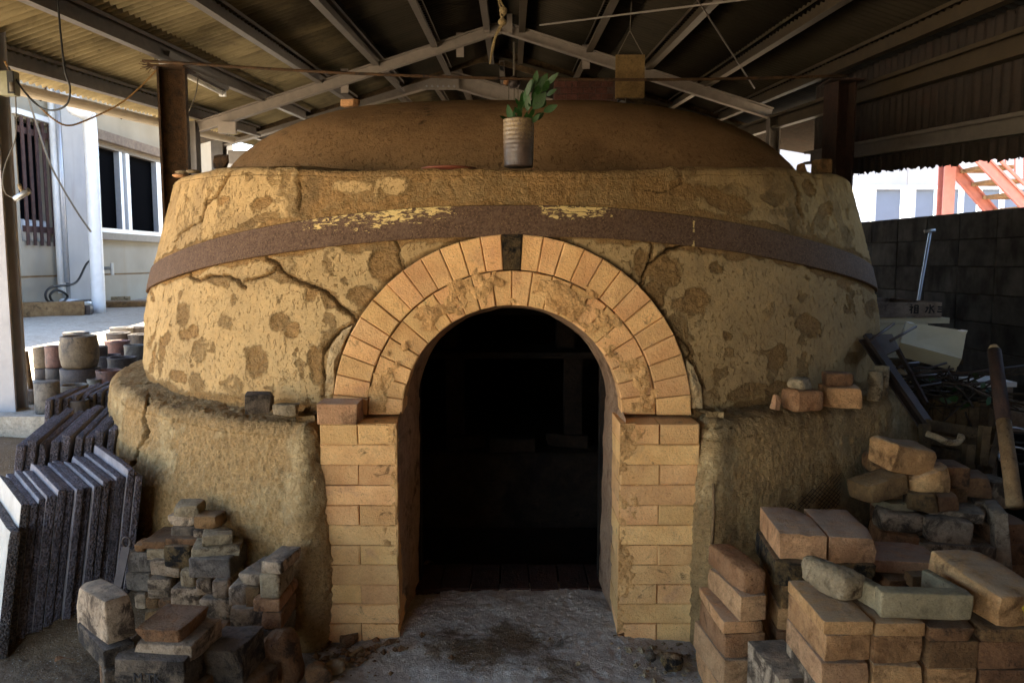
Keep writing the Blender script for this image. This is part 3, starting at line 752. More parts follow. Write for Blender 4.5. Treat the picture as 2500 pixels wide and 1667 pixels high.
for i in range(n_in):
    a0, a1 = math.pi * i / n_in, math.pi * (i + 1) / n_in
    V, Fc = wedge(0.366, 0.4815, a0, a1, ARCH_Y + 0.006 + rng.uniform(-0.003, 0.003), 0.2, 200 + i)
    kid(obj('inner_arch_brick', V, Fc, m_arch))
# rough clay smeared over the inner ring
at, ar = 620, 74
A, RR_ = np.meshgrid(np.linspace(0.02, math.pi - 0.02, at), np.linspace(0.375, 0.495, ar), indexing='ij')
SP = np.stack([RR_ * np.cos(A), 0 * A + ARCH_Y, ARCH_C + RR_ * np.sin(A)], -1)
v = fbm(SP, 11, 4, 150) + 0.6 * fbm(SP, 34, 3, 151) + 0.06 - 9.0 * np.abs(RR_ - 0.437) ** 1.15 + 0.25 * sst(0.7, 0.2, np.abs(A - 1.2)) - 0.2 * sst(0.25, 0.05, np.abs(A - 1.65))
hgt = np.clip(v, -0.05, 0.5)
SP[..., 1] -= 0.012 * np.clip(hgt, -0.5, 1) + 0.0025 * fbm(SP, 70, 2, 155) * (hgt > 0) - 0.002
kid(obj('clay_smear', SP, grid_faces(at, ar, keep=hgt > -0.04)[:, ::-1], m_smear, smooth=True, attrs={'flake': np.clip(0.4 + v, 0, 1), 'crack': 0 * v, 'stain': 0 * v}))
# intrados and jamb lining behind the bricks (the passage into the chamber)
path = [(-0.366 - 0.0, z) for z in np.linspace(-0.03, ARCH_C, 60)] + [(0.37 * math.cos(t), ARCH_C + 0.366 * math.sin(t)) for t in np.linspace(math.pi, 0, 90)[1:-1]] + [(0.366, z) for z in np.linspace(ARCH_C, -0.03, 60)]
path = np.array(path); path[:60, 0] = np.linspace(-0.378, -0.366, 60); path[-60:, 0] = np.linspace(0.366, 0.352, 60)
ds = np.linspace(0, 1, 60)
LP = np.stack([np.repeat(path[:, 0:1] * 1.0, 60, 1), np.repeat((ARCH_Y + 0.012 + 0.30 * ds)[None], len(path), 0), np.repeat(path[:, 1:2], 60, 1)], -1)
LP[..., 0] *= (1 - 0.07 * ds[None]); LP[..., 2] = np.where(LP[..., 2] > ARCH_C, ARCH_C + (LP[..., 2] - ARCH_C) * (1 - 0.07 * ds[None]), LP[..., 2])
LP[:60, :, 1] -= 0.09 * (1 - ds[None]); LP[-60:, :, 1] -= 0.09 * (1 - ds[None])
nl = 0.006 * fbm(LP, 12, 4, 160)
LP[..., 0] -= np.sign(LP[..., 0]) * (nl - 0.004); LP[..., 2] += np.where(LP[..., 2] > ARCH_C, -nl, 0)
kid(obj('passage_lining', LP, grid_faces(len(path), 60), m_lining, smooth=True))

# ---- brick piers
def brick_box(w, d, h, sd, ch=0.003, jit=0.0012):
    rr_ = np.random.default_rng(sd); V = []
    for (i, y) in ((ch, 0), (0, ch), (0, d)):
        for sx, sz in ((0, 0), (1, 0), (1, 1), (0, 1)):
            V.append((sx * w + (i if sx == 0 else -i) + rr_.normal(0, jit), y + (rr_.normal(0, jit) if i else 0), sz * h + (i if sz == 0 else -i) + rr_.normal(0, jit * 0.5)))
    Fc = [(0,1,2,3)] + [(4+k, 4+(k+1)%4, (k+1)%4, k) for k in range(4)] + [(8+k, 8+(k+1)%4, 4+(k+1)%4, 4+k) for k in range(4)] + [(11,10,9,8)]
    return V, Fc
PIER_Y = 2.515
for (xa, xb, top_extra) in ((-0.618, -0.372, True), (0.348, 0.604, False)):
    mid_ = (xa + xb) / 2
    for k in range(11):
        z1 = 0.7315 - 0.0665 * k; z0 = z1 - 0.0652
        cells = [(xa, mid_), (mid_, xb)] if k % 2 == 0 else [(xa, xb)]
        for (c0, c1) in cells:
            V, Fc = brick_box(c1 - c0 - 0.0022, 0.21, z1 - z0, int(rng.integers(1e6)))
            o = kid(obj('pier_brick', V, Fc, m_arch, loc=(c0 + 0.0011, PIER_Y + rng.uniform(-0.003, 0.003), z0)))
    if top_extra:
        V, Fc = brick_box(0.128, 0.112, 0.066, 77)
        o = kid(obj('pier_brick', V, Fc, m_pink, loc=(xa - 0.006, PIER_Y - 0.004, 0.7325))); o['label'] = 'single pinkish brick standing proud on top of one pier'
# clay smeared down the inner edges of the piers
for (x0, x1, sd) in ((-0.445, -0.37, 170), (0.346, 0.43, 180)):
    U, Wv = np.meshgrid(np.linspace(x0, x1, 46), np.linspace(0.0, 0.735, 300), indexing='ij')
    Q = np.stack([U, 0 * U + PIER_Y, Wv], -1)
    edge_ = np.abs(U - (-0.372 if x0 < 0 else 0.348))
    v = fbm(Q, 9, 4, sd) + 0.6 * fbm(Q, 36, 3, sd + 1) + 0.26 - edge_ * (10 if x0 < 0 else 7.5)
    Q[..., 1] -= 0.012 * np.clip(v, -0.1, 0.8) + 0.002 * fbm(Q, 70, 2, sd + 3) * (v > 0) - 0.0012
    kid(obj('clay_smear', Q, grid_faces(46, 300, keep=v > -0.03), m_smear, smooth=True, attrs={'flake': np.clip(0.4 + v, 0, 1), 'crack': 0 * v, 'stain': 0 * v}))
# pale mortar wedges beside the arch
def lump_patch(poly_px, yb, name, mat, sd):
    import bmesh
    pts = [at_y(a, b, yb) for a, b in poly_px]; bm = bmesh.new(); n = len(pts)
    fr_ = [bm.verts.new(p) for p in pts]; c = bm.verts.new(sum(pts) / n + np.array([0, -0.014, 0]))
    for i in range(n): bm.faces.new((c, fr_[(i + 1) % n], fr_[i]))
    for _ in range(3): bmesh.ops.subdivide_edges(bm, edges=bm.edges[:], cuts=1, use_grid_fill=True)
    bmesh.ops.triangulate(bm, faces=bm.faces[:])
    bmesh.ops.recalc_face_normals(bm, faces=bm.faces[:])
    P_ = np.array([v.co[:] for v in bm.verts]); d = 0.010 * fbm(P_, 25, 4, sd) + 0.006 * fbm(P_, 80, 2, sd); dx = 0.006 * fbm(P_, 40, 3, sd + 9)
    for v, a, b in zip(bm.verts, d, dx): v.co.y += a; v.co.x += b
    me = bpy.data.meshes.new(name); bm.to_mesh(me); bm.free(); me.materials.append(mat)
    return kid(link(bpy.data.objects.new(name, me)))
m_mortar_w = gritty('pale_mortar', S(186, 156, 112), S(210, 180, 134), S(140, 122, 92), (0.55, 0.7), 20, per_obj=False, bump=0.8, bscale=90, coarse=0.4)
lump_patch(zl((1335,1030),(1280,1060),(1225,1120),(1180,1200),(1170,1290),(1165,1400),(1160,1480),(1205,1470),(1225,1330),(1255,1220),(1300,1120)), 2.635, 'mortar_wedge', m_mortar_w, 1)
lump_patch(zr((325,1250),(370,1290),(425,1430),(430,1560),(350,1560),(335,1400)), 2.635, 'mortar_wedge', m_mortar_w, 2)

# ---- chamber behind the mouth
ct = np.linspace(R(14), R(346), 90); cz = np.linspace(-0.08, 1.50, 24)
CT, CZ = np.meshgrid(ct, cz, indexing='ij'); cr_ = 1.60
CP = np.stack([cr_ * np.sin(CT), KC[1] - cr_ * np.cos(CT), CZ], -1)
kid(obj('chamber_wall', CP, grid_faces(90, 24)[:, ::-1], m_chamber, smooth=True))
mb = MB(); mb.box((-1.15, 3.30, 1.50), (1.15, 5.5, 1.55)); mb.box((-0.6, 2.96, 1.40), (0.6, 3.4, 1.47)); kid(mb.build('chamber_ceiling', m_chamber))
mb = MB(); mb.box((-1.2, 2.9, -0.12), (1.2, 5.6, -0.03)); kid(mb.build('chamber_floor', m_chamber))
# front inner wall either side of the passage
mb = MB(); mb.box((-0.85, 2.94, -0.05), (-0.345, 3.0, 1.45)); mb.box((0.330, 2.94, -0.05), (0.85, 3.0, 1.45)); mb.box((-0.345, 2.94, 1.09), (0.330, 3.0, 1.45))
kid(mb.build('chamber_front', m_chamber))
m_floorbrick = gritty('fired_red_floor_brick', S(50, 32, 26), S(74, 48, 38), S(34, 26, 22), (0.5, 0.7), 9, vary=0.3)
for i in range(7):
    V, Fc = brick_box(0.106, 0.24, 0.065, 300 + i)
    V = [(x, z_, -y_ + 0.0) for x, y_, z_ in V]; V = [(x, y_ * 3.7, z_ / 3.7) for x, y_, z_ in V]
    kid(obj('floor_brick', V, [f[::-1] for f in Fc], m_floorbrick, loc=(-0.375 + i * 0.111, 2.86 + 0.01 * (i % 2), 0.040)))
# ================================================================== SHED OVER THE KILN
SL = 0.068                                   # the whole roof climbs gently towards the back
RIDGE_X = -0.08
Y_FRONT, Y_BACK = -1.6, -1.6 + 11 * 14 * 0.0635
EAVE_L, EAVE_R = -2.78, 2.36
def roof_z(x, y):
    b = 3.24 + SL * (y - 6.6)
    return b - (0.30 * (RIDGE_X - x) if x < RIDGE_X else 0.285 * (x - RIDGE_X))
shed = tag(empty('open_shed', (EAVE_L, 3.0, 0.5)), 'open-sided shed with grey steel frame and corrugated cement roof over the kiln', 'shed')
def kin(o, root=shed):
    o.parent = root; o.matrix_parent_inverse = Matrix.Translation(-Vector(root.location)); return o

# --- corrugated sheets, rows up the slope, sheets side by side
PW = 0.0635
def sheet_mesh(xa, xb, n_w, amp=0.015, per=10, lap=0.0):
    """one sheet from xa (low) to xb (high), width n_w waves along y, drawn about y = 0"""
    ny = n_w * per + 1
    ys = np.linspace(0, n_w * PW, ny); V = []
    w = amp * np.cos(2 * np.pi * ys / PW)
    for x in (xa, xb):
        off = lap if x == xa else 0.0
        V += [(x, y, roof_z(x, 6.6) + SL * y + h - off) for y, h in zip(ys, w)]
    for x in (xa, xb):
        off = lap if x == xa else 0.0
        V += [(x, y, roof_z(x, 6.6) + SL * y + h - off + 0.006) for y, h in zip(ys, w)]
    Fc = []
    for i in range(ny - 1):
        Fc += [(i, i + 1, ny + i + 1, ny + i), (2*ny + i, 3*ny + i, 3*ny + i + 1, 2*ny + i + 1), (i, 2*ny + i, 2*ny + i + 1, i + 1), (ny + i, ny + i + 1, 3*ny + i + 1, 3*ny + i)]
    Fc += [(0, ny, 3*ny, 2*ny), (ny - 1, 2*ny - 1 + ny*2 - ny, 4*ny - 1, 2*ny - 1)]
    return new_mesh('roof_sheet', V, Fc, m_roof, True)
rows = [(-2.78, -1.86), (-1.92, -0.98), (-1.04, -0.12)], [(2.36, 1.58), (1.64, 0.76), (0.82, -0.04)]
NW = 14
n_sheet = 11
for side in (0, 1):
    for r_, (xa, xb) in enumerate(rows[side]):
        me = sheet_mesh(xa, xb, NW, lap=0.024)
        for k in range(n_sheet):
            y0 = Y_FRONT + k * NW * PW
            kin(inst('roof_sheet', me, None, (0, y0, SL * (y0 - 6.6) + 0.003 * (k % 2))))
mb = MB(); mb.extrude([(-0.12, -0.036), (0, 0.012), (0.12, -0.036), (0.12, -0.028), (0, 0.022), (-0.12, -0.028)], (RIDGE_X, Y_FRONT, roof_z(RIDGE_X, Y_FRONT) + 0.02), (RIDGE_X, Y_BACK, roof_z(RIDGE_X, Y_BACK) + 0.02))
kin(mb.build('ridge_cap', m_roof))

# --- purlins (C channels), right-hand ones darker olive, the dim side painted in
def purlin(x, w=0.05, h=0.10, mat=m_paint_d, side=1):
    ya, yb = Y_FRONT + 0.05, Y_BACK - 0.1; dz = -0.012 - h / 2 - 0.006
    mb = MB(); mb.extrude(C_prof(w, h, 0.0045, 0.02, side), (x, ya, roof_z(x, ya) + dz), (x, yb, roof_z(x, yb) + dz))
    return kin(mb.build('purlin', mat))
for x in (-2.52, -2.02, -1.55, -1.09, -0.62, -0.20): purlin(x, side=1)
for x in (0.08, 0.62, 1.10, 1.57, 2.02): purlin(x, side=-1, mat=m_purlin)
# --- gable frames: rafters of box section
def frame(y, xl, xr, xa, za, zl, zr, w=0.06, h=0.085, mat=m_paint):
    for (xe, ze) in ((xl, zl), (xr, zr)):
        mb = MB(); mb.extrude(H_prof(w, h, 0.009, 0.008), (xe, y, ze), (xa, y, za), up=(0, 0, 1)); kin(mb.build('rafter', mat))
FY = 6.6
zl_, zr_, za_ = roof_z(-2.54, FY) - 0.165, roof_z(2.10, FY) - 0.175, roof_z(RIDGE_X, FY) - 0.12
frame(FY, -2.54, 2.10, RIDGE_X, za_, zl_, zr_)
# ridge hangers and short struts
for (x, w) in ((-0.20, 0.04), (-0.02, 0.045)):
    mb = MB(); mb.extrude(B_prof(w, 0.03), (x, FY - 0.05, za_ - 0.06), (x, FY - 0.05, roof_z(x, FY) - 0.02), up=(0, 1, 0)); kin(mb.build('ridge_post', m_paint))
for x in (-1.36, -0.42, 0.6):
    mb = MB(); zz_ = roof_z(x, FY); mb.box((x - 0.03, FY + 0.04, zz_ - 0.24), (x + 0.03, FY + 0.05, zz_ - 0.05)); kin(mb.build('cleat', m_paint))
mb = MB(); mb.box((-2.36, FY - 0.07, zl_ - 0.06), (-2.22, FY - 0.03, zl_ + 0.03)); kin(mb.build('bracket', m_paint))
# cross bracing rods under the right slope
def rod(p, q, r=0.006, mat=m_paint, name='bracing_rod'):
    mb = MB(); mb.tube([p, q], r, 8); return kin(mb.build(name, mat))
def under(x, y, d=0.13): return (x, y, roof_z(x, y) - d)
rod(at_y(1318, 62, 6.0), at_y(1940, -16, 3.95), 0.006)
rod(at_y(1690, -20, 4.35), at_y(1842, 216, 5.95), 0.005)
# eave beams
def eave_beam(x, h, w, dz, mat, ya=Y_FRONT, yb=Y_BACK):
    mb = MB(); mb.extrude(C_prof(w, h, 0.006, 0.022, 1 if x < 0 else -1), (x, ya, roof_z(x, ya) + dz), (x, yb, roof_z(x, yb) + dz)); return kin(mb.build('eave_beam', mat))
eave_beam(2.12, 0.11, 0.06, -0.24, m_purlin)
# columns
def column(x, y, z0, z1, s=0.15, mat=m_paint, rz=0.0, name='column'):
    mb = MB(); mb.extrude(H_prof(s, s, 0.012, 0.009), (0, 0, z0), (0, 0, z1), up=(math.cos(rz), math.sin(rz), 0))
    o = mb.build(name, mat, loc=(x, y, 0)); return kin(o)
m_colgrey = plain('pale_grey_column_paint', S(158, 156, 158), 0.5, 0.0, 0.08, 12, 0.04)
pc = at_z(52, 1000, terrace_z(0, 3.95) + 0.008)
col_near = column(float(pc[0]) - 0.085, float(pc[1]) + 0.06, terrace_z(0, 3.95) - 0.005, 2.52, 0.105, m_colgrey, rz=R(90))
column(2.12, FY, 0.3, roof_z(2.12, FY) - 0.18, 0.09, m_paint_d)
column(-2.6, FY, 0.55, roof_z(-2.6, FY) - 0.10, 0.10, m_paint_d)
column(2.12, 1.0, 0.0, roof_z(2.12, 1.0) - 0.18, 0.09, m_paint_d)
column(-2.55, 0.2, 0.0, roof_z(-2.55, 0.2) - 0.10, 0.12, m_paint_d)
# gutter along the left eave
gp = [(math.cos(t) * 0.055, math.sin(t) * 0.055) for t in np.linspace(math.pi, 2 * math.pi, 11)] + [(math.cos(t) * 0.049, math.sin(t) * 0.049) for t in np.linspace(2 * math.pi, math.pi, 11)]
m_gutter = plain('beige_gutter', S(176, 160, 134), 0.5, 0.0, 0.08, 8, 0.03)
mb = MB(); mb.extrude(gp, (-2.83, Y_FRONT, roof_z(-2.78, Y_FRONT) - 0.045), (-2.83, Y_BACK, roof_z(-2.78, Y_BACK) - 0.045)); kin(mb.build('gutter', m_gutter))
for y in (3.9, 4.9, 5.9, 6.9):
    mb = MB(); zz_ = roof_z(-2.78, y)
    mb.tube([(-2.66, y, zz_ + 0.01), (-2.77, y, zz_ + 0.02), (-2.83, y, zz_ - 0.104), (-2.90, y, zz_ - 0.05)], 0.006, 6); kin(mb.build('gutter_hook', m_rust))

# --- right side: hanging corrugated wall with girts
XW = 2.17
def zlow(y): return 1.70 + SL * (y - 3.3) - 0.02
nw, per = 14, 6
pw = 0.076
ww = nw * pw
def side_sheet(y0, sd):
    ny = nw * per + 1; ys = np.linspace(0, ww, ny); h = 0.009 * np.cos(2*np.pi*ys/pw)
    top = [roof_z(2.36, y0 + y) + 0.0 for y in ys]; r2 = np.random.default_rng(sd)
    low = [(zlow(y0 + y) if y0 > 1.2 else 0.06) + r2.uniform(-0.012, 0.012) for y in ys]  # out-of-view sheets drop to the floor, added to block front-right light
    V = [(XW + a_, y0 + y, t) for a_, y, t in zip(h, ys, low)] + [(XW + a_, y0 + y, t) for a_, y, t in zip(h, ys, top)]
    V += [(x + 0.004, y, z) for x, y, z in V]
    Fc = []
    for i in range(ny - 1):
        Fc += [(i, ny + i, ny + i + 1, i + 1), (2*ny + i, 2*ny + i + 1, 3*ny + i + 1, 3*ny + i), (i, i + 1, 2*ny + i + 1, 2*ny + i)]
    return kin(obj('wall_sheet', V, Fc, m_corr_dark, None, True))
k = 0; y = Y_FRONT
while y < 5.75:
    side_sheet(y, 40 + k); y += ww; k += 1
yw_end = y
for (dz, h_) in ((0.10, 0.09),):
    mb = MB(); mb.extrude(C_prof(0.05, h_, 0.004, 0.018, -1), (XW - 0.04, Y_FRONT, zlow(Y_FRONT) + dz + 0.04), (XW - 0.04, yw_end, zlow(yw_end) + dz + 0.04)); kin(mb.build('girt', m_paint_d))

# --- unseen sheets added beside the shed to cut sky light from the right
def shade_sheet(y0):
    ny = nw * per + 1; ys = np.linspace(0, ww, ny); h = 0.009 * np.cos(2*np.pi*ys/pw); V = []
    for x, dz in ((2.22, -0.12), (3.75, -0.38)): V += [(x, y0 + y, roof_z(2.22, y0 + y) + dz + hh) for y, hh in zip(ys, h)]
    V += [(x, y, z + 0.004) for x, y, z in V]
    Fc = [(i, i+1, ny+i+1, ny+i) for i in range(ny-1)] + [(2*ny+i, 3*ny+i, 3*ny+i+1, 2*ny+i+1) for i in range(ny-1)]
    return kin(obj('added_shade_sheet', V, Fc, m_corr_dark, None, True))
y = Y_FRONT
while y < 8.3: shade_sheet(y); y += ww
# --- the roof beyond, over the next kiln chamber (its own frame, set a little to the left)
rear = tag(empty('rear_shed', (-3.2, 9.0, 0.6)), 'dim gabled shed roof further back, behind the kiln dome, with bolted ridge plate', 'shed')
def rz2(x, y): return 3.48 + SL * (y - 9.0) - 0.275 * abs(x + 0.78)
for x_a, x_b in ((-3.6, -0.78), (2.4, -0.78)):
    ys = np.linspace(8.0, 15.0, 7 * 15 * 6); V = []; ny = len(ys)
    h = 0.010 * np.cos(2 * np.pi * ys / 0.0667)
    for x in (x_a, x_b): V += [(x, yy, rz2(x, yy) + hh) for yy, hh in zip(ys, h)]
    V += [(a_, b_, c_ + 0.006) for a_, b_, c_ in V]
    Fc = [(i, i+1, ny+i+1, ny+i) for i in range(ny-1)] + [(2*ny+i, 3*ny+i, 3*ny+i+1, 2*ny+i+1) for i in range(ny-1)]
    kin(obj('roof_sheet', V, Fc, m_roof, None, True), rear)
for x in (-3.2, -2.6, -2.0, -1.4, -0.95, -0.6, -0.1, 0.5, 1.1, 1.7):
    mb = MB(); mb.extrude(C_prof(0.05, 0.10, 0.0045, 0.02, 1 if x < -0.78 else -1), (x, 8.05, rz2(x, 8.05) - 0.066), (x, 14.9, rz2(x, 14.9) - 0.066)); kin(mb.build('purlin', m_paint_d), rear)
for yy in (9.0, 12.5):
    for xe in (-3.25, 1.72):
        mb = MB(); mb.extrude(H_prof(0.10, 0.17, 0.012, 0.01), (xe, yy, rz2(xe, yy) - 0.205), (-0.78, yy, rz2(-0.78, yy) - 0.205)); kin(mb.build('rafter', m_paint), rear)
        mb = MB(); mb.extrude(H_prof(0.13, 0.13, 0.012, 0.01), (xe, yy, 0.3), (xe, yy, rz2(xe, yy) - 0.22), up=(0, 1, 0)); kin(mb.build('column', m_paint_d), rear)
mb = MB(); mb.box((-0.98, 8.93, rz2(-0.78, 9) - 0.36), (-0.58, 8.945, rz2(-0.78, 9) - 0.20)); kin(mb.build('ridge_plate', m_paint), rear)
for i in range(6):
    mb = MB(); mb.tube([(-0.93 + 0.06 * i, 8.915, rz2(-0.78, 9) - 0.325), (-0.93 + 0.06 * i, 8.94, rz2(-0.78, 9) - 0.325)], 0.012, 6); kin(mb.build('bolt', m_galv), rear)
mb = MB(); mb.box((-3.1, 8.85, 2.32), (-2.66, 8.95, 2.46)); kin(mb.build('haunch_plate', m_paint), rear)
# rear end closed by a dark board wall
for i in range(14):
    x0 = -3.5 + i * 0.42
    mb = MB(); mb.box((x0, 13.5 + 0.01 * (i % 2), 0.2), (x0 + 0.415, 13.53 + 0.01 * (i % 2), rz2(x0 + 0.2, 13.5) - 0.12)); kin(mb.build('wall_board', m_wood_d), rear)

# ================================================================== RUSTY KILN POSTS AND TIE ROD
def kiln_post(px, ytop, Y, mat, label, s=0.15):
    p = at_y(px, ytop, Y); z1 = float(p[2]); x = float(p[0])
    o = empty('steel_post', (x, Y, 0)); tag(o, label, 'post')
    mb = MB(); mb.extrude(H_prof(s, s, 0.012, 0.009), (0, 0, -0.02), (0, 0, z1), up=(0.96, 0.28, 0)); mb.build('post_body', mat, o)
    mb = MB(); mb.box((-0.10, -0.10, z1 + 0.001), (0.10, 0.10, z1 + 0.010)); mb.build('cap_plate', mat, o)
    return o, (x, Y, z1)
postL, tL = kiln_post(420, 172, 4.75, m_rust, 'rusty brown H-section steel post tied with rope beside the cream building')
postR, tR = kiln_post(2052, 205, 4.75, m_rust_red, 'dark red-brown H-section steel post in front of the corrugated wall', 0.125)
n = 24; pts = []
for i in range(n + 1):
    t = i / n; pts.append((tL[0] + (tR[0] - tL[0]) * t, 4.64, tL[2] + 0.022 + (tR[2] - tL[2]) * t - 0.055 * 4 * t * (1 - t)))
pts[0] = (pts[0][0] - 0.12, 4.64, pts[0][2] + 0.004)
mb = MB(); mb.tube(pts, 0.0085, 8)
tag(mb.build('tie_rod', m_rust, smooth=True), 'long rusty tie rod stretched between the two steel posts above the dome', 'rod')

# dark board added to stop light in the step between the roofs
V = []; Fc = []
xs = np.linspace(-3.5, 2.35, 60)
for x in xs:
    a, b = sorted((roof_z(x, 8.1) - 0.01 if -2.8 < x < 2.37 else rz2(x, 8.1) - 0.3, rz2(x, 8.1)))
    V += [(x, 8.085, a - 0.06), (x, 8.085, b + 0.08), (x, 8.10, a - 0.06), (x, 8.10, b + 0.08)]
for i in range(59):
    k = 4 * i; Fc += [(k, k+1, k+5, k+4), (k+2, k+6, k+7, k+3), (k, k+4, k+6, k+2), (k+1, k+3, k+7, k+5)]
kin(obj('light_stop_board', V, Fc, m_wood_d), rear)
# ================================================================== CREAM BUILDING ACROSS THE YARD (left)
XB = -5.5
def wall_pt(px, py, dx=0.0): 
    p = at_x(px, py, XB + dx); return float(p[1]), float(p[2])
bld = tag(empty('cream_building', (XB, 9, 0.6)), 'cream rendered building with brown lattice window and dark sliding window across the yard', 'building')
def kib(o): return kin(o, bld)
WT = 4.1
yW0, yW1, zW0, zW1 = wall_pt(228, 340)[0], wall_pt(402, 340)[0], None, None
zW1 = wall_pt(228, 341)[1]; zW0 = wall_pt(240, 566)[1]
yL0, yL1 = wall_pt(42, 400)[0], wall_pt(124, 400)[0]; zL1 = wall_pt(42, 287)[1]; zL0 = wall_pt(60, 588)[1]
Ya, Yb = 7.6, 16.0
mb = MB()                     # wall with two openings, 0.2 thick
cuts = [(Ya, yL0, None), (yL0, yL1, (zL0, zL1)), (yL1, yW0, None), (yW0, yW1, (zW0, zW1)), (yW1, Yb, None)]
for a, b, op in cuts:
    if op is None: mb.box((XB - 0.2, a, 0.3), (XB, b, WT))
    else: mb.box((XB - 0.2, a, 0.3), (XB, b, op[0])); mb.box((XB - 0.2, a, op[1]), (XB, b, WT))
kib(mb.build('wall', m_cream))
mb = MB(); mb.box((XB - 5, Ya, 0.3), (XB - 0.202, Ya + 0.2, WT)); mb.box((XB - 1.6, Ya + 0.3, 0.3), (XB - 1.5, Yb, WT)); kib(mb.build('side_wall', m_cream))
mb = MB(); mb.box((XB - 5, Ya - 0.3, WT), (XB + 1.6, Yb, WT + 0.12)); kib(mb.build('roof', m_paint_d))  # deep unseen overhang shaped to shade the yard
zg = wall_pt(60, 678)[1]
mb = MB(); mb.box((XB + 0.001, Ya, zg), (XB + 0.004, Yb, zg + 0.02)); kib(mb.build('base_groove', m_wood))
# weathered pilaster between the windows
yP0, yP1 = wall_pt(141, 500)[0], wall_pt(196, 500)[0]
mb = MB(); mb.box((XB + 0.002, yP0, 0.4), (XB + 0.10, yP1, WT)); kib(mb.build('pilaster', m_pillar))
# lattice window
lat = kib(obj('lattice_window', [(0,0,0),(0,0,.01),(0,.01,0)], [(0,1,2)], m_glass)); 
bpy.data.meshes.remove(lat.data) if False else None
def sub(o, root): o.parent = root; o.matrix_parent_inverse = root.matrix_world.inverted(); return o
mb = MB(); mb.box((XB - 0.16, yL0, zL0), (XB - 0.14, yL1, zL1)); lat.data = mb.mesh('lattice_window', m_glass)
bpy.context.view_layer.update()
def kib2(o, part):
    o.parent = part; o.matrix_parent_inverse = part.matrix_world.inverted(); return o
nsl = 5
for i in range(nsl):
    t = yL0 + 0.05 + (yL1 - yL0 - 0.12) * i / (nsl - 1)
    mb = MB(); mb.box((XB + 0.02, t, zL0 - 0.05), (XB + 0.032, t + 0.055, zL1 + 0.02)); kib2(mb.build('slat', m_brownwood), lat)
for zz_ in (zL0 + 0.1, zL1 - 0.16):
    mb = MB(); mb.box((XB + 0.004, yL0 + 0.02, zz_), (XB + 0.018, yL1 - 0.02, zz_ + 0.07)); kib2(mb.build('rail', m_brownwood), lat)
mb = MB(); mb.box((XB + 0.003, yL0 - 0.05, zL1 + 0.03), (XB + 0.05, yL1 + 0.06, zL1 + 0.09)); kib2(mb.build('head_trim', m_white), lat)
mb = MB(); mb.box((XB + 0.003, yL1 + 0.005, zL0 - 0.06), (XB + 0.03, yL1 + 0.06, zL1 + 0.028)); kib2(mb.build('side_trim', m_white), lat)
for i in range(4):
    t = yL0 + 0.12 + (yL1 - yL0) * 0.22 * i
    mb = MB(); mb.lathe([(0.0, 0), (0.06, 0), (0.065, 0.16), (0.05, 0.2), (0.03, 0.24), (0, 0.245)], 10, (XB - 0.09, t + 0.04, zL0 + 0.005)); kib2(mb.build('stored_bottle', m_white, smooth=True), lat)
# sliding window
win = kib(MB().box((XB - 0.13, yW0 + 0.02, zW0 + 0.02), (XB - 0.12, yW1 - 0.02, zW1 - 0.02)).build('sliding_window', m_glass))
bpy.context.view_layer.update()
def fr(a, b, c, d, x0=-0.10, x1=-0.02, nm='frame', mt=m_alu): kib2(MB().box((XB + x0, a, c), (XB + x1, b, d)).build(nm, mt), win)
fr(yW0, yW1, zW0, zW0 + 0.06); fr(yW0, yW1, zW1 - 0.06, zW1, mt=m_paint_d); fr(yW0, yW0 + 0.06, zW0 + 0.062, zW1 - 0.062); fr(yW1 - 0.3, yW1, zW0 + 0.062, zW1 - 0.062)
ym = wall_pt(302, 450)[0]
fr(ym - 0.05, ym + 0.03, zW0 + 0.062, zW1 - 0.062); fr(ym + 0.10, ym + 0.20, zW0 + 0.062, zW1 - 0.062, -0.08, 0.0, mt=m_white)
fr(yW0 - 0.08, yW1 + 0.1, zW0 - 0.10, zW0 - 0.004, -0.02, 0.08, 'sill', m_paint_d)
fr(yW0 - 0.08, yW1 + 0.1, zW1 + 0.004, zW1 + 0.13, 0.002, 0.10, 'awning_rail', m_wood_g)
mb = MB(); mb.box((XB - 0.9, yW0 + 0.2, zW0 - 0.10), (XB - 0.4, yW1 - 0.3, zW0 + 0.12)); kib(mb.build('inner_worktop', m_wood))
# pipes on the wall
def wpipe(pts, r, mat, name, lab, cat, dx=0.08, group=None):
    P = [(XB + dx, *wall_pt(a, b, dx)) for a, b in pts]
    mb = MB(); mb.tube(P, r, 10); return tag(mb.build(name, mat, smooth=True), lab, cat, group)
# ground level at the wall
def yz_floor(y): return terrace_z(0, min(y, 15))
def vpipe(px, ytop, ybot, r, mat, name, lab, cat, dx, group=None):
    y0, z0 = wall_pt(px, ybot, dx); z1 = wall_pt(px, ytop, dx)[1]
    mb = MB(); mb.tube([(XB + dx, y0, z0), (XB + dx, y0, z1)], r, 12); return tag(mb.build(name, mat, smooth=True), lab, cat, group)
vpipe(152, 200, 715, 0.045, m_white, 'wall_pipe', 'slim white pipe running up beside the lattice window', 'pipe', 0.07)
vpipe(163, 200, 690, 0.028, m_alu, 'conduit', 'thin grey conduit between the lattice window and the stained pilaster', 'conduit', 0.14)
# downpipe with an elbow, hanging from the gutter line to the ground
yD, zD = wall_pt(240, 720, 0.6); xD = XB + 0.6
dp = [(xD, yD, yz_floor(yD) - 0.01), (xD, yD, wall_pt(228, 300, 0.6)[1])]
top = at_y(200, 275, yD - 0.25); top2 = at_y(178, 262, yD - 0.3); top3 = at_y(177, 238, yD - 0.3)
mb = MB(); mb.tube(spline([dp[0], (xD, yD, 1.5), dp[1], top, top2, top3], 8), 0.075, 14)
tag(mb.build('downpipe', m_white, smooth=True), 'thick white downpipe with an elbow standing in front of the pilaster', 'pipe')
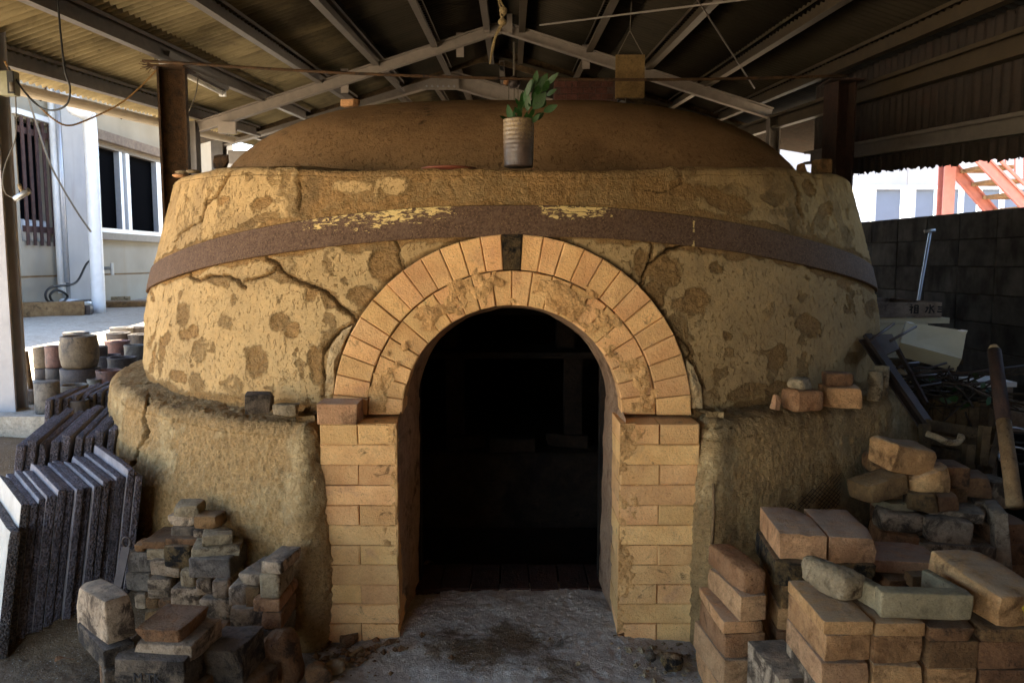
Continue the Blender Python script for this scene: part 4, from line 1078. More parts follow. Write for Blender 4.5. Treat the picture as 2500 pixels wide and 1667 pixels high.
# small tap and hose at the foot of the wall
mb = MB(); p = wall_pt(256, 655, 0.02); mb.tube([(XB, *p), (XB + 0.12, *p)], 0.025, 8); mb.tube([(XB + 0.12, p[0], p[1] + 0.07), (XB + 0.12, p[0], p[1] - 0.09)], 0.022, 8)
tag(mb.build('garden_tap', m_galv), 'small metal tap on the cream wall beside the downpipe', 'tap')
hz = lambda px, py, h=0.03: tuple(at_x(px, py, XB + 0.28))
mb = MB(); pts = [hz(245, 640), hz(215, 640), hz(185, 690), hz(130, 700), hz(112, 715), hz(118, 735), hz(150, 738), hz(165, 722), hz(140, 708), hz(122, 722), hz(140, 742), hz(190, 735), hz(235, 732)]
mb.tube(spline(pts, 8), 0.014, 6); tag(mb.build('garden_hose', m_black, smooth=True), 'dark hose looped against the foot of the cream wall', 'hose')
mb = MB(); p0, p1 = at_x(152, 737, XB + 0.2), at_x(258, 742, XB + 0.2); mb.tube([p0, p1], 0.04, 10)
tag(mb.build('ground_pipe', m_white, smooth=True), 'white pipe lying along the ground below the lattice window', 'pipe')
# things lying in the yard
def floor_at(px, py, off=0.0):
    d = ray(px, py); t = 5.0
    for _ in range(30): p = EYE + d * t; t = (terrace_z(0, min(p[1], 15)) + off - CAM_H) / d[2]
    return EYE + d * t
def rough_box(name, c, dims, rz, mat, lab, cat, tilt=0.0, group=None, seed=1, amp=0.01):
    V, Fc = worn_box(*dims, seed, amp=amp); o = obj(name, V, Fc, mat, None, True, loc=c, rot=(tilt, 0, rz)); return tag(o, lab, cat, group)
# ================================================================== CONCRETE BLOCK WALL (right)
bw = tag(empty('block_wall', (3.45, 5.8, 0.1)), 'dark weathered concrete block wall behind the trays', 'wall')
BW_DIR = Vector((0.10, -1.0, 0)).normalized()          # towards the camera
BW0 = Vector((3.05, 9.6, 0))                            # far end
BL, BH, BT = 0.40, 0.20, 0.12
ztop_bw = 1.62
blk = MB(); Vb, Fb = worn_box(BL - 0.007, BT, BH - 0.007, 5, r=0.006, amp=0.0012, chips=0, n=(5, 4, 5))
me_blk = new_mesh('block', Vb, Fb, m_block, False)
ang = math.atan2(BW_DIR.y, BW_DIR.x)
rows_n = 8
for rr_ in range(rows_n):
    z = ztop_bw - (rr_ + 1) * BH
    for i in range(0, 34):
        p = BW0 + BW_DIR * (BL * (i + 0.5))
        if p.y < -2.6 : break
        o = inst('block', me_blk, None, (p.x + rng.uniform(-0.0015, 0.0015), p.y, z), (0, 0, ang)); kin(o, bw)
mb = MB(); q = BW0 + BW_DIR * (BL * 31)
mb.extrude(B_prof(BT - 0.016, rows_n * BH - 0.02), (BW0.x, BW0.y, ztop_bw - rows_n * BH / 2), (q.x, q.y, ztop_bw - rows_n * BH / 2)); kin(mb.build('mortar_core', m_mortar), bw)

# ================================================================== BUILDINGS BEYOND
YB2 = 17.0
def bp(px, py, Y=YB2): p = at_y(px, py, Y); return float(p[0]), float(p[2])
wb = tag(empty('white_building', (9, YB2, 0)), 'sunlit white panelled building with pale windows beyond the block wall', 'building')
def kiw(o): return kin(o, wb)
x0, x1 = bp(1880, 455)[0], 16.5
zs0 = bp(2150, 457)[1]; zs1 = bp(2150, 560)[1]
mb = MB(); mb.box((x0, YB2, zs0), (x1, YB2 + 0.3, 8.0)); mb.box((x0, YB2, 0), (x1, YB2 + 0.3, zs1)); kiw(mb.build('wall', m_bwhite))
for px in (2215, 2560):
    xx = bp(px, 430)[0]; mb = MB(); mb.box((xx, YB2 - 0.003, zs0), (xx + 0.012, YB2 - 0.001, 8.0)); kiw(mb.build('panel_joint', m_paint))
edges = [2085, 2135, 2208, 2232, 2290, 2350, 2395, 2450, 2520]
for i, (a, b) in enumerate(zip(edges[:-1], edges[1:])):
    xa, xb_ = bp(a, 500)[0], bp(b, 500)[0]
    mb = MB(); mb.box((xa + 0.04, YB2 + 0.10, zs1), (xb_ - 0.04, YB2 + 0.12, zs0)); w_ = kiw(mb.build('window', m_white if i in (0, 2) else m_paleglass))
    mb = MB(); mb.box((xa, YB2 + 0.03, zs1), (xa + 0.04, YB2 + 0.14, zs0)); kiw(mb.build('mullion', m_white))
mb = MB(); mb.box((x0, YB2 - 0.04, zs0 - 0.05), (x1, YB2 - 0.002, zs0 + 0.03)); kiw(mb.build('window_head', m_white))
# red steel outdoor stair in front of it
YS = 14.0
def sp(px, py, Y=YS): return tuple(float(v) for v in at_y(px, py, Y))
st = tag(empty('steel_stair', (sp(2300, 500)[0], YS, 0)), 'red steel outdoor staircase with wooden treads in front of the white building', 'staircase')
def kis(o): return kin(o, st)
pz = sp(2300, 505); mb = MB(); mb.extrude(H_prof(0.20, 0.20, 0.02, 0.016), (pz[0], YS - 0.1, 0), (pz[0], YS - 0.1, sp(2300, 330)[2]), up=(0, 1, 0)); kis(mb.build('post', m_redpaint))
def stringer(a, b, Y, w=0.05, h=0.20):
    mb = MB(); mb.extrude(C_prof(w, h, 0.01, 0.03), sp(*a, Y), sp(*b, Y)); kis(mb.build('stringer', m_redpaint))
stringer((2270, 345), (2480, 585), YS + 0.02); stringer((2340, 330), (2600, 600), YS - 0.75)
for i in range(-1, 6):
    a = (2305 + 27.5 * i, 386 + 32 * i); b = (2385 + 27.5 * i, 378 + 32 * i)
    pa = sp(*a); pb_ = sp(*b)
    mb = MB(); mb.box((pa[0] + 0.06, YS - 0.70, pa[2] - 0.04), (pb_[0] + 0.02, YS - 0.03, pa[2] + 0.02)); kis(mb.build('tread', m_wood))
mb = MB(); mb.tube([sp(2425, 375, YS - 0.75), sp(2610, 560, YS - 0.75)], 0.03, 8); kis(mb.build('handrail', m_redpaint))
for px in (2455, 2478, 2500):
    mb = MB(); mb.tube([sp(px, 330, YS - 0.75), sp(px, 378 + (px - 2425), YS - 0.75)], 0.014, 6); kis(mb.build('baluster', m_redpaint))
for i in range(10):
    pass

# ================================================================== unseen wall added behind the camera to cut frontal light
mb = MB(); mb.box((-1.1, -2.6, 0), (4.2, -2.4, 3.4))
tag(kin(mb.build('wall', m_wood_d), tag(empty('screen', (0, -2.5, 0)), 'unseen added workshop wall closing the front of the shed', 'building')))
# ================================================================== KILN SHELVES (slabs) LEANING AT THE LEFT
ORD = ['first', 'second', 'third', 'fourth', 'fifth', 'sixth', 'seventh', 'eighth', 'ninth', 'tenth', 'eleventh', 'twelfth', 'thirteenth', 'fourteenth', 'fifteenth']
def slab_mesh(t, w, h, seed, mat):
    V, Fc = worn_box(t, w, h, seed, r=0.004, amp=0.0018, chips=2, chip=0.02, n=(5, 12, 14)); return new_mesh('slab', V, Fc, mat, 32)
def slab(x, y, z, wdir, lean, t, w, h, seed, mat, label, group, pitch=0.0):
    """x, y, z: front bottom corner; wdir: horizontal direction of the slab's width; lean towards +normal"""
    wd = Vector((wdir[0], wdir[1], 0)).normalized(); nd = Vector((wd.y, -wd.x, 0))
    if nd.x < 0: nd = -nd
    up = (Vector((0, 0, 1)) * math.cos(lean) + nd * math.sin(lean)).normalized()
    wp = (wd * math.cos(pitch) + Vector((0, 0, 1)) * math.sin(pitch)); up = (up - wp * up.dot(wp)).normalized(); n2 = wp.cross(up)
    M = Matrix((n2, wp, up)).transposed().to_4x4()
    M.translation = Vector((x, y, z)) + wp * (w / 2)
    o = bpy.data.objects.new('kiln_shelf', slab_mesh(t, w, h, seed, mat)); link(o); o.matrix_world = M
    return tag(o, label, 'kiln shelf', group)
w1 = (-0.644, 0.765); n1 = Vector((0.79, 0.61, 0)).normalized()
p = Vector((-1.655, 2.455, 0)); G1 = 'kiln shelves leaning in a row against the kiln bench'
acc = 0
for i in range(15):
    t = [0.030, 0.026, 0.024, 0.023][i % 4] if i else 0.032
    h = 0.455 + 0.006 * math.sin(i * 2.1) + (0.020 if i in (5, 13) else 0) - 0.002 * i - (0.05 if i == 0 else 0)
    q = p + n1 * acc; acc += t + 0.0012
    st = rng.uniform(-0.015, 0.015) - (0.05 if i == 0 else 0)
    xx, yy = q.x + w1[0] * st, q.y + w1[1] * st
    lab = 'dark pitted kiln shelf in the front row, %s counted from the kiln bench' % ORD[14 - i]
    if i == 0: lab = 'kiln shelf with a broad white-washed face, outermost of the front row'
    slab(xx, yy, float(gz(xx, yy)) - 0.004, w1, R(8.2), t, 0.47 + 0.01 * (i % 3), h, 500 + i, m_slab_w if i in (0, 1) else m_slab, lab, None if i == 0 else G1)
w2 = (-0.20, 0.98); n2_ = Vector((0.98, 0.20, 0)); p = Vector((-1.97, 3.02, 0)); acc = 0
for i in range(9):
    t = [0.030, 0.034, 0.028][i % 3]; gap_ = 0.008 if i in (2, 4, 7) else 0.002
    q = p + n2_ * acc + Vector((0, 0.012 * i, 0)); acc += t + gap_
    if math.hypot(q.x + 0.03, q.y - 4.4) < 2.06 and i > 6: break
    z = 0.13 + 0.003 * i
    slab(q.x, q.y, z, w2, R(11), t, 0.46, 0.43 + 0.012 * math.sin(i * 1.9), 540 + i, m_slab, 'dark kiln shelf slumped over in the middle row, %s from the concrete kerb' % ORD[i], 'kiln shelves slumped in the middle row', pitch=R(6))
p = Vector((-2.17, 3.62, 0)); acc = 0
for i in range(8):
    t = 0.025; q = p + Vector((0.021 * i + 0.004, 0.036 * i, 0))
    slab(q.x, q.y, 0.35, (-0.2, 0.98), R(6), t - 0.002, 0.42, 0.27 + 0.006 * math.sin(i * 2.3), 570 + i, m_slab, 'dark upright kiln shelf in the short row below the pots, %s from the kerb' % ORD[i], 'kiln shelves standing upright near the pots')
mb = MB(); mb.box((-2.158, 3.5, 0.0), (-1.95, 4.3, 0.348)); 
# earth bank under them belongs to the ground
tag(mb.build('bank', m_conc), kind='structure')

# ================================================================== POTS / SAGGARS IN THE YARD
def pot(px, py_bot, wpx, hpx, mi, lab, kind='open', seed=0, wall=0.1, z=None, group=None, Y=None):
    if Y is None: b = floor_at(px, py_bot)
    else: b = at_y(px, py_bot, Y)
    if z is not None: b = at_z(px, py_bot, z)
    d = math.hypot(b[1], 0) * cP - (b[2] - CAM_H) * sP
    r = wpx / FOC * d / 2; h = hpx / FOC * d * 0.97
    t = r * wall + 0.004
    if kind == 'open': pr = [(0, 0.0), (r*0.94, 0), (r, h*0.04), (r*1.02, h*0.3), (r*0.985, h*0.55), (r*1.0, h*0.86), (r*1.03, h*0.97), (r*1.0, h), (r*1.0 - t, h*0.995), (r - t*1.2, h*0.9), (r - t*1.3, h*0.3), (0, h*0.28)]
    elif kind == 'belly': pr = [(0, 0), (r*0.86, 0), (r*0.93, h*0.1), (r*1.0, h*0.35), (r*1.0, h*0.7), (r*0.93, h*0.9), (r*0.92, h*0.99), (r*0.86, h), (r*0.80, h*0.98), (r*0.8, h*0.4), (0, h*0.38)]
    else: pr = [(0, 0), (r*0.96, 0), (r, h*0.03), (r*0.99, h*0.5), (r, h*0.97), (r*0.97, h), (0, h*1.0)]
    mb = MB(); mb.lathe(pr, 30)
    V = np.array(mb.V); V[:, 0] *= 1 + 0.02 * math.sin(seed * 3.7); V[:, 2] += 0.012 * h * math.sin(seed) * V[:, 0] / max(r, 1e-6) * (V[:, 2] > h * 0.5)
    ridge = 0.006 * r * np.sin(V[:, 2] / h * 40); L = np.maximum(np.hypot(V[:, 0], V[:, 1]), 1e-6); V[:, 0] += V[:, 0] / L * ridge; V[:, 1] += V[:, 1] / L * ridge
    o = obj('saggar_pot', V, mb.F, m_pot[mi], None, True, loc=tuple(b), rot=(0, 0, seed))
    return tag(o, lab, 'pot', group), b, h, r
pot(118, 1006, 57, 78, 2, 'pale grey upturned cylinder pot beside the wooden mallet', 'solid', 1)
pot(183, 985, 62, 48, 2, 'pale grey low pot in front of the big brown jar', 'open', 2)
bj = pot(198, 938, 90, 42, 3, 'dark squat ring under the big brown jar', 'solid', 3)
o, b, h, r = bj
def stack_on(base, wpx, hpx, mi, lab, kind, seed):
    o, b, h, r = base; d = b[1] * cP - (b[2] - CAM_H) * sP
    top = (float(b[0]), float(b[1]), float(b[2]) + h * 1.0 + 0.003); P_ = proj(np.array(top))
    return pot(P_[0], P_[1], wpx, hpx, mi, lab, kind, seed, Y=float(b[1]))
stack_on(bj, 86, 80, 0, 'big barrel-shaped brown jar with ash-splashed shoulder', 'belly', 4)
b1 = pot(137, 930, 44, 34, 3, 'dark squat ring under the pink pot', 'solid', 5)
stack_on(b1, 42, 54, 1, 'pinkish cylinder pot standing to the mallet side of the big jar', 'open', 6)
b2 = pot(108, 925, 40, 28, 3, 'dark squat ring under the brown open pot', 'solid', 7)
stack_on(b2, 42, 52, 0, 'brown open pot between the mallet handle and the pink pot', 'open', 8)
b3 = pot(190, 897, 60, 52, 3, 'dark pot hidden behind the big barrel-shaped jar', 'solid', 9)
stack_on(b3, 58, 36, 2, 'round open pot rising behind the big barrel-shaped jar', 'open', 10)
pot(240, 905, 46, 62, 3, 'upturned black-brown pot just behind the big jar', 'solid', 11)
pot(268, 945, 58, 44, 1, 'orange-pink open pot close to the kiln bench', 'open', 12)
pot(232, 950, 34, 26, 2, 'small grey bowl between the big jar and the orange-pink pot', 'open', 13)
pot(262, 905, 62, 40, 3, 'dark wide-mouthed pot tipped behind the orange-pink pot', 'open', 14, wall=0.14)
pot(300, 910, 66, 40, 3, 'dark wide pot nearest to the kiln wall', 'open', 15, wall=0.12)
for i, (px, py, wp, hp, mi) in enumerate([(288, 872, 56, 42, 1), (290, 850, 54, 40, 3), (298, 832, 52, 34, 2), (332, 882, 50, 42, 2), (338, 850, 46, 36, 3), (335, 828, 44, 32, 3)]):
    pot(px, py, wp, hp, mi, ['reddish open pot in front of the far cluster by the kiln', 'dark open pot in the middle of the far cluster', 'greyish open pot at the back of the far cluster', 'grey open pot touching the kiln silhouette in the far cluster', 'dark open pot half hidden by the kiln in the far cluster', 'dark open pot furthest off in the far cluster'][i], 'open', 16 + i, group='open pots in the far cluster')
pot(195, 1012, 44, 38, 3, 'small dark open pot half hidden by the upright shelves', 'open', 23)
# mallet leaning on the column
b = floor_at(75, 985)
root = tag(empty('wooden_mallet', tuple(b)), 'wooden mallet with grey head and long handle leaning by the steel column', 'mallet')
dd = b[1] * cP; u = dd / FOC
V, Fc = worn_box(38 * u, 26 * u, 36 * u, 9, r=0.012, amp=0.002, chips=1); obj('head', V, Fc, m_wood_g, root, 32, loc=(0, 0, 0.002))
mb = MB(); mb.tube([(0.008, 0, 30 * u), (-6 * u, 0.02, 66 * u), (-17 * u, 0.04, 128 * u)], 6 * u, 10); mb.build('handle', m_wood, root, True)
# timbers and bits in the yard
for (px, py, L, W, H, rz, mt, nm, lab, cat) in [
        (115, 772, 0.75, 0.20, 0.16, 0.5, m_wood, 'timber_baulk', 'thick yellowish timber baulk lying in the yard below the lattice window', 'timber'),
        (318, 748, 0.95, 0.5, 0.07, 0.15, m_brown, 'board_pallet', 'weathered board lying by the wall below the sliding window', 'board'),
        (190, 768, 0.30, 0.22, 0.10, 0.3, m_steel, 'scrap_lump', 'dark blue-grey scrap lump beside the timber baulk', 'scrap'),
        (280, 738, 0.35, 0.2, 0.08, 0.8, m_stone, 'stone', 'flat grey stone at the foot of the downpipe', 'stone')]:
    b = floor_at(px, py); rough_box(nm, tuple(b), (L, W, H), rz, mt, lab, cat, seed=int(px))
# ================================================================== BRICK PILES
class Heap:
    """keeps a height map so that each brick rests on the ground or on bricks below it"""
    def __init__(s, x0, x1, y0, y1, res=0.004):
        s.x0, s.y0, s.res = x0, y0, res
        xs = np.arange(x0, x1, res); ys = np.arange(y0, y1, res); s.X, s.Y = np.meshgrid(xs, ys, indexing='ij'); s.H = gz(s.X, s.Y) + 0.0
    def foot(s, x, y, L, W, rz, sh=0.94):
        c, si = math.cos(rz), math.sin(rz); dx, dy = s.X - x, s.Y - y; a = dx * c + dy * si; b = -dx * si + dy * c
        return (np.abs(a) < L / 2 * sh) & (np.abs(b) < W / 2 * sh)
    def rest(s, x, y, L, W, rz, q=1.0):
        m = s.foot(x, y, L, W, rz); return float(np.quantile(s.H[m], q)) if m.any() else 0.0
    def occupy(s, x, y, L, W, rz, top):
        m = s.foot(x, y, L, W, rz, 1.0); s.H[m] = np.maximum(s.H[m], top)
BID = [900]
def brick(hp, px, Y, L, W, H, yaw, mat, label, group=None, tilt=(0, 0), name='loose_brick', py=1500, x=None, z=None, r=0.005, amp=0.002, chips=3, chip=0.025, rough_end=None, cat='brick', q=1.0, taper=0.0, n=(9, 7, 6)):
    """L is the size along x, W along y (depth) before the yaw; px gives x of the centre at depth Y"""
    rz = R(yaw)
    if x is None: x = float(at_y(px, py, Y)[0])
    zz_ = hp.rest(x, Y, L, W, rz, q) if z is None else z
    BID[0] += 1
    V, Fc = worn_box(L, W, H, BID[0], r=r, amp=amp, chips=chips, chip=chip, rough_end=rough_end, taper=taper, n=n)
    o = obj(name, V, Fc, mat, None, 32)
    o.location = (x, Y, zz_ + 0.001); o.rotation_euler = (R(tilt[0]), R(tilt[1]), rz)
    extra = 0.5 * (L * abs(math.sin(R(tilt[1]))) + W * abs(math.sin(R(tilt[0])))); o.location.z += extra
    hp.occupy(x, Y, L, W, rz, zz_ + 0.001 + H * math.cos(R(tilt[0])) * math.cos(R(tilt[1])) + 2 * extra)
    tag(o, label, cat, group); return o
# ---------------------------------------------------------------- photo-driven bricks: the front face is given as a box in a zoomed view
yw = -2
m_slate = gritty('slate_grey_brick', S(98, 88, 78), S(142, 128, 112), S(70, 61, 53), (0.5, 0.66), 9, vary=0.2, bump=0.7, bscale=100, coarse=0.3, dust=S(136, 122, 106))
def lx(px, py, Y): return float(at_y(px, py, Y)[0])
def PB(view, xl, xr, yt, yb, Yf, dep, m, lab, yaw=yw, group=None, tilt=(0, 0), name='loose_brick', cat='brick', r=0.005, amp=0.002, chips=3, chip=0.025, rough_end=None, taper=0.0, z=None, h=None, w=None):
    (ox, oy), sc = view
    pl, pr, pt_, pb_ = ox + xl / sc, ox + xr / sc, oy + yt / sc, oy + yb / sc
    c = at_y((pl + pr) / 2, pb_, Yf); d = Yf * cP - (c[2] - CAM_H) * sP
    ex, ey = math.cos(R(yaw)), math.sin(R(yaw)); vx, vy = c[0], c[1]; L_ = math.hypot(vx, vy); vx /= L_; vy /= L_
    f = abs(ex * vy - ey * vx)
    W = w or (pr - pl) * d / FOC / f; Hh = h or (pb_ - pt_) * d / FOC
    zz_ = float(c[2]) if z is None else z
    ax = (-ey, ex)                     # depth axis
    BID[0] += 1
    V, Fc = worn_box(W, dep, Hh, BID[0], r=min(r, Hh * 0.3), amp=amp, chips=chips, chip=chip, rough_end=rough_end, taper=taper)
    o = obj(name, V, Fc, m, None, 32, loc=(float(c[0]) + ax[0] * dep / 2, Yf + ax[1] * dep / 2, zz_), rot=(R(tilt[0]), R(tilt[1]), R(yaw)))
    return tag(o, lab, cat, group)
VL = ((150, 1200), 3.358)
def YfL(x): px = 150 + x / 3.358; return 2.30 + (600 - px) / 270 * 0.32
def LB(xl, xr, yt, yb, m, lab, dep=0.15, back=0.0, **kw):
    kw['r'] = min(kw.get('r', 0.005), 0.011); kw['chips'] = min(kw.get('chips', 2), 3); kw['chip'] = 0.013; kw['amp'] = min(kw.get('amp', 0.0016), 0.003)
    return PB(VL, xl, xr, yt, yb, YfL((xl + xr) / 2) + back, dep, m, lab, **kw)
LB(1390, 1640, 1120, 1300, m_soot, 'soot-black brick at the foot of the stack, next to the brown stone')
LB(1390, 1665, 955, 1120, m_grey, 'pale-ended brick on the soot-black brick at the end of the stack', dep=0.2)
LB(1575, 1785, 880, 985, m_orange, 'thin orange brick slip under the lumpy upright brick', dep=0.2, back=0.03)
LB(1620, 1785, 672, 880, m_stone, 'lumpy ash-crusted brick standing on the orange slip', dep=0.15, back=0.04, r=0.018, amp=0.005)
LB(1635, 1800, 575, 672, m_grey, 'dark flat slip capping the lumpy upright brick', dep=0.14, back=0.05, yaw=-10)
LB(1140, 1388, 878, 1062, m_grey, 'ash-frosted brick end beside the pale-ended brick', r=0.008)
LB(1255, 1388, 1064, 1240, m_brown, 'brown brick end below the ash-frosted brick', r=0.012)
LB(1150, 1252, 1030, 1120, m_grey, 'small grey brick end wedged beside the brown brick end', r=0.012)
LB(1140, 1260, 1120, 1300, m_soot, 'black brick buried behind the flat burnt tile', dep=0.15)
LB(1370, 1512, 775, 950, m_grey, 'rounded pinkish-grey brick end beside the orange slip', r=0.020)
LB(1445, 1620, 668, 772, m_grey, 'flat rounded grey brick leaning out near the end of the stack', r=0.018, yaw=-14)
LB(903, 1132, 788, 974, m_grey, 'white-frosted brick end under three small brick ends', r=0.012)
LB(1100, 1232, 708, 858, m_grey, 'small ash-pocked brick end under the big dark brick, nearer the pier', r=0.014)
LB(1236, 1368, 728, 880, m_grey, 'small brown-rimmed brick end beside the rounded pinkish-grey one', r=0.014)
LB(974, 1092, 640, 788, m_stone, 'small buff brick end under the big dark brick, away from the pier', r=0.012)
LB(708, 894, 712, 884, m_grey, 'whitish lumpy brick end in the middle of the stack', r=0.020, amp=0.004)
LB(735, 962, 562, 710, m_grey, 'pale buff-grey brick end with worn corners in the upper course', r=0.008)
LB(548, 733, 496, 662, m_slate, 'dark slate-grey brick end beside the poker, upper one', r=0.008)
LB(535, 722, 664, 830, m_slate, 'dark slate-grey brick end beside the poker, lower one', r=0.010)
LB(600, 690, 832, 965, m_grey, 'narrow grey brick end below the dark slate-grey ones', r=0.010)
LB(692, 792, 860, 968, m_brown, 'rounded brown brick end low in the stack', r=0.02)
LB(795, 925, 884, 962, m_brown, 'reddish brick end peeping out low in the stack', r=0.012)
LB(540, 690, 966, 1110, m_brown, 'brown brick in the bottom course behind the tall grey brick', group='bottom course behind the front bricks')
LB(695, 905, 970, 1120, m_brown, 'brown brick in the bottom course behind the tall grey brick', group='bottom course behind the front bricks')
LB(908, 1136, 978, 1150, m_soot, 'black brick in the bottom course behind the flat burnt tile')
LB(1052, 1372, 545, 712, m_slate, 'large dark brick lying across the top of the stack under two flat slips', dep=0.2, r=0.008)
LB(845, 1052, 440, 640, m_slag, 'rough dark clinker brick near the top of the stack', amp=0.005, r=0.010)
LB(703, 846, 470, 562, m_stone, 'small pale buff brick half set into the top course', dep=0.12)
LB(668, 850, 408, 470, m_brown, 'flat mauve-topped slip with orange edge on the stack', dep=0.16)
LB(598, 668, 420, 496, m_buff, 'small buff fragment lying behind the poker', dep=0.06, r=0.014)
VS = dict(amp=0.004, chips=4)
LB(1080, 1470, 430, 545, m_stone, 'flat yellow-edged broken slip on the large dark brick', dep=0.11, back=0.05, yaw=12, h=0.034, **VS)
LB(1165, 1400, 350, 440, m_stone, 'pale broken brick piece on top of the flat slip', dep=0.085, back=0.07, yaw=18, h=0.034, **VS)
LB(905, 1090, 300, 385, m_soot, 'small black block under the little tower of fragments', dep=0.08, back=0.06, h=0.040)
LB(880, 1085, 215, 285, m_grey, 'small grey brick fragment in the middle of the little tower', dep=0.08, back=0.06, yaw=-8, h=0.036)
LB(925, 1120, 130, 205, m_stone, 'topmost grey fragment crowning the little tower of bricks', dep=0.085, back=0.06, yaw=5, h=0.036, **VS)
LB(1080, 1160, 315, 375, m_grey, 'small grey chip beneath the rounded dark pebble', dep=0.07, back=0.09)
LB(1085, 1285, 200, 312, m_brown, 'rounded dark pebble of brick beside the little tower', dep=0.075, back=0.09, r=0.022, h=0.045)
LB(1512, 1625, 775, 955, m_brown, 'brown brick end beneath the flat rounded grey brick', back=0.03)
LB(1640, 1800, 985, 1130, m_brown, 'brown brick carrying the orange slip next to the bench', back=0.05)
LB(1640, 1800, 1130, 1300, m_soot, 'dark brick on the floor beneath the brown one next to the bench', back=0.05)
# filling bricks that carry the upper slips
LB(860, 1120, 385, 440, m_brown, 'flat brown slip carrying the little tower of fragments', dep=0.16, back=0.03)
# front row of big bricks
def FB(xl, xr, yt, yb, Y, dep, m, lab, **kw): return PB(VL, xl, xr, yt, yb, Y, dep, m, lab, **kw)
FB(395, 610, 890, 1245, 2.02, 0.225, m_grey, 'tall pinkish-grey brick set on its narrow side on black bricks', yaw=47, h=0.115, tilt=(-5, 0))
FB(370, 600, 1262, 1440, 1.99, 0.235, m_soot, 'crusted black brick under the tall pinkish-grey brick', yaw=44, amp=0.004)
FB(370, 600, 1440, 1620, 1.98, 0.235, m_soot, 'long black brick lying beneath the crusted black brick', yaw=30)
FB(370, 600, 1622, 1860, 1.98, 0.235, m_brown, 'brown brick on the ground beneath the long black brick', yaw=30)
FB(618, 958, 1128, 1238, 2.0, 0.16, m_brown, 'flat brown tile topping the soot-ringed brick', yaw=-6)
FB(612, 1050, 1245, 1432, 1.985, 0.17, m_grey, 'soot-ringed buff brick between the stamped brick and the flat tile', yaw=-6)
o = FB(425, 985, 1432, 1700, 1.95, 0.17, m_soot, 'black stamped brick lying under the two buff bricks', yaw=-3, amp=0.0012, h=0.105)
ow = o.dimensions
txt = bpy.data.curves.new('stamp', 'FONT'); txt.body = 'M.TK'; txt.size = 0.034; txt.extrude = 0.0009; txt.align_x = 'CENTER'
to = bpy.data.objects.new('stamp', txt); COL.objects.link(to); bpy.context.view_layer.update()
me_t = bpy.data.meshes.new_from_object(to.evaluated_get(bpy.context.evaluated_depsgraph_get())); bpy.data.objects.remove(to)
me_t.materials.clear(); me_t.materials.append(plain('stamp_letters', S(44, 40, 38), 0.8))
inst('stamp', me_t, o, (0.004, -0.0872, 0.048), (R(90), 0, 0))
FB(425, 985, 1702, 1950, 1.95, 0.17, m_brown, 'brown brick under the black stamped brick', yaw=-10, h=0.09)
FB(1145, 1450, 1345, 1600, 2.05, 0.17, m_soot, 'rough black broken brick in front of the stack by the brown stone', yaw=-6, amp=0.005, rough_end=(1, -1, 0.02), h=0.10)
FB(1145, 1450, 1600, 1800, 2.05, 0.17, m_brown, 'brown brick beneath the rough black broken brick', yaw=-20)
HL = Heap(-1.9, -0.3, 1.6, 3.0)
def fb(px, py, Y, L, W, H, yaw, m, lab, **kw): return brick(HL, px, Y, L, W, H, yaw, m, lab, py=py, **kw)
fb(685, 1610, 2.27, 0.16, 0.10, 0.165, -12, m_brown, 'smooth brown triangular stone leaning at the corner of the bench', name='stone', r=0.04, amp=0.006, taper=0.55, cat='stone')
fb(778, 1622, 2.27, 0.08, 0.07, 0.06, 10, m_brown, 'round brown stone on the ground by the pier topped by a single brick', name='stone', r=0.03, amp=0.005, cat='stone', z=0.0)
fb(640, 1655, 1.97, 0.12, 0.08, 0.05, 20, m_brown, 'low reddish stone in front of the rough black brick', name='stone', r=0.024, amp=0.005, cat='stone')
# poker leaning between shelves and bricks
root = tag(empty('iron_poker', (-1.22, 2.35, 0)), 'flat dark iron poker with a ring eye stuck between shelves and bricks', 'tool')
a_, b_ = at_y(285, 1440, 2.40), at_y(308, 1335, 2.44)
mb = MB(); mb.extrude(B_prof(0.026, 0.006), a_ - (b_ - a_) * 0.9, b_, up=(0, 1, 0)); kin(mb.build('blade', m_steel), root)
ring = [(b_[0] + 0.002 + 0.013 * math.sin(t), b_[1], b_[2] + 0.016 - 0.017 * math.cos(t)) for t in np.linspace(0, 2 * math.pi, 20)]
mb = MB(); mb.tube(ring, 0.0035, 6); kin(mb.build('ring_eye', m_steel, smooth=True), root)
# crisp leaf litter
for (px, py) in ((158, 1600), (870, 1585), (1510, 1560), (1040, 1370)):
    c = at_z(px, py, 0.03); 
    V = []; 
    for i in range(9):
        t = i / 8; w_ = 0.018 * math.sin(math.pi * t); V += [(t * 0.06 - 0.03, -w_, 0.010 * math.sin(t * 5) + 0.008), (t * 0.06 - 0.03, w_, 0.012 * math.sin(t * 4 + 1) + 0.008)]
    tag(obj('dry_leaf', V, [(2*i, 2*i+2, 2*i+3, 2*i+1) for i in range(8)], m_wood if px != 158 else m_orange, None, True, loc=(c[0], c[1], float(gz(c[0], c[1])) + 0.012), rot=(0, 0, px)),
        {158: 'curled orange-brown dead leaf on the floor below the kiln shelves', 870: 'small yellow leaf at the foot of the pier topped by a single brick', 1510: 'small ochre leaf at the foot of the pier by the brick columns', 1040: 'pale leaf lying just inside the kiln mouth'}[px], 'leaf')

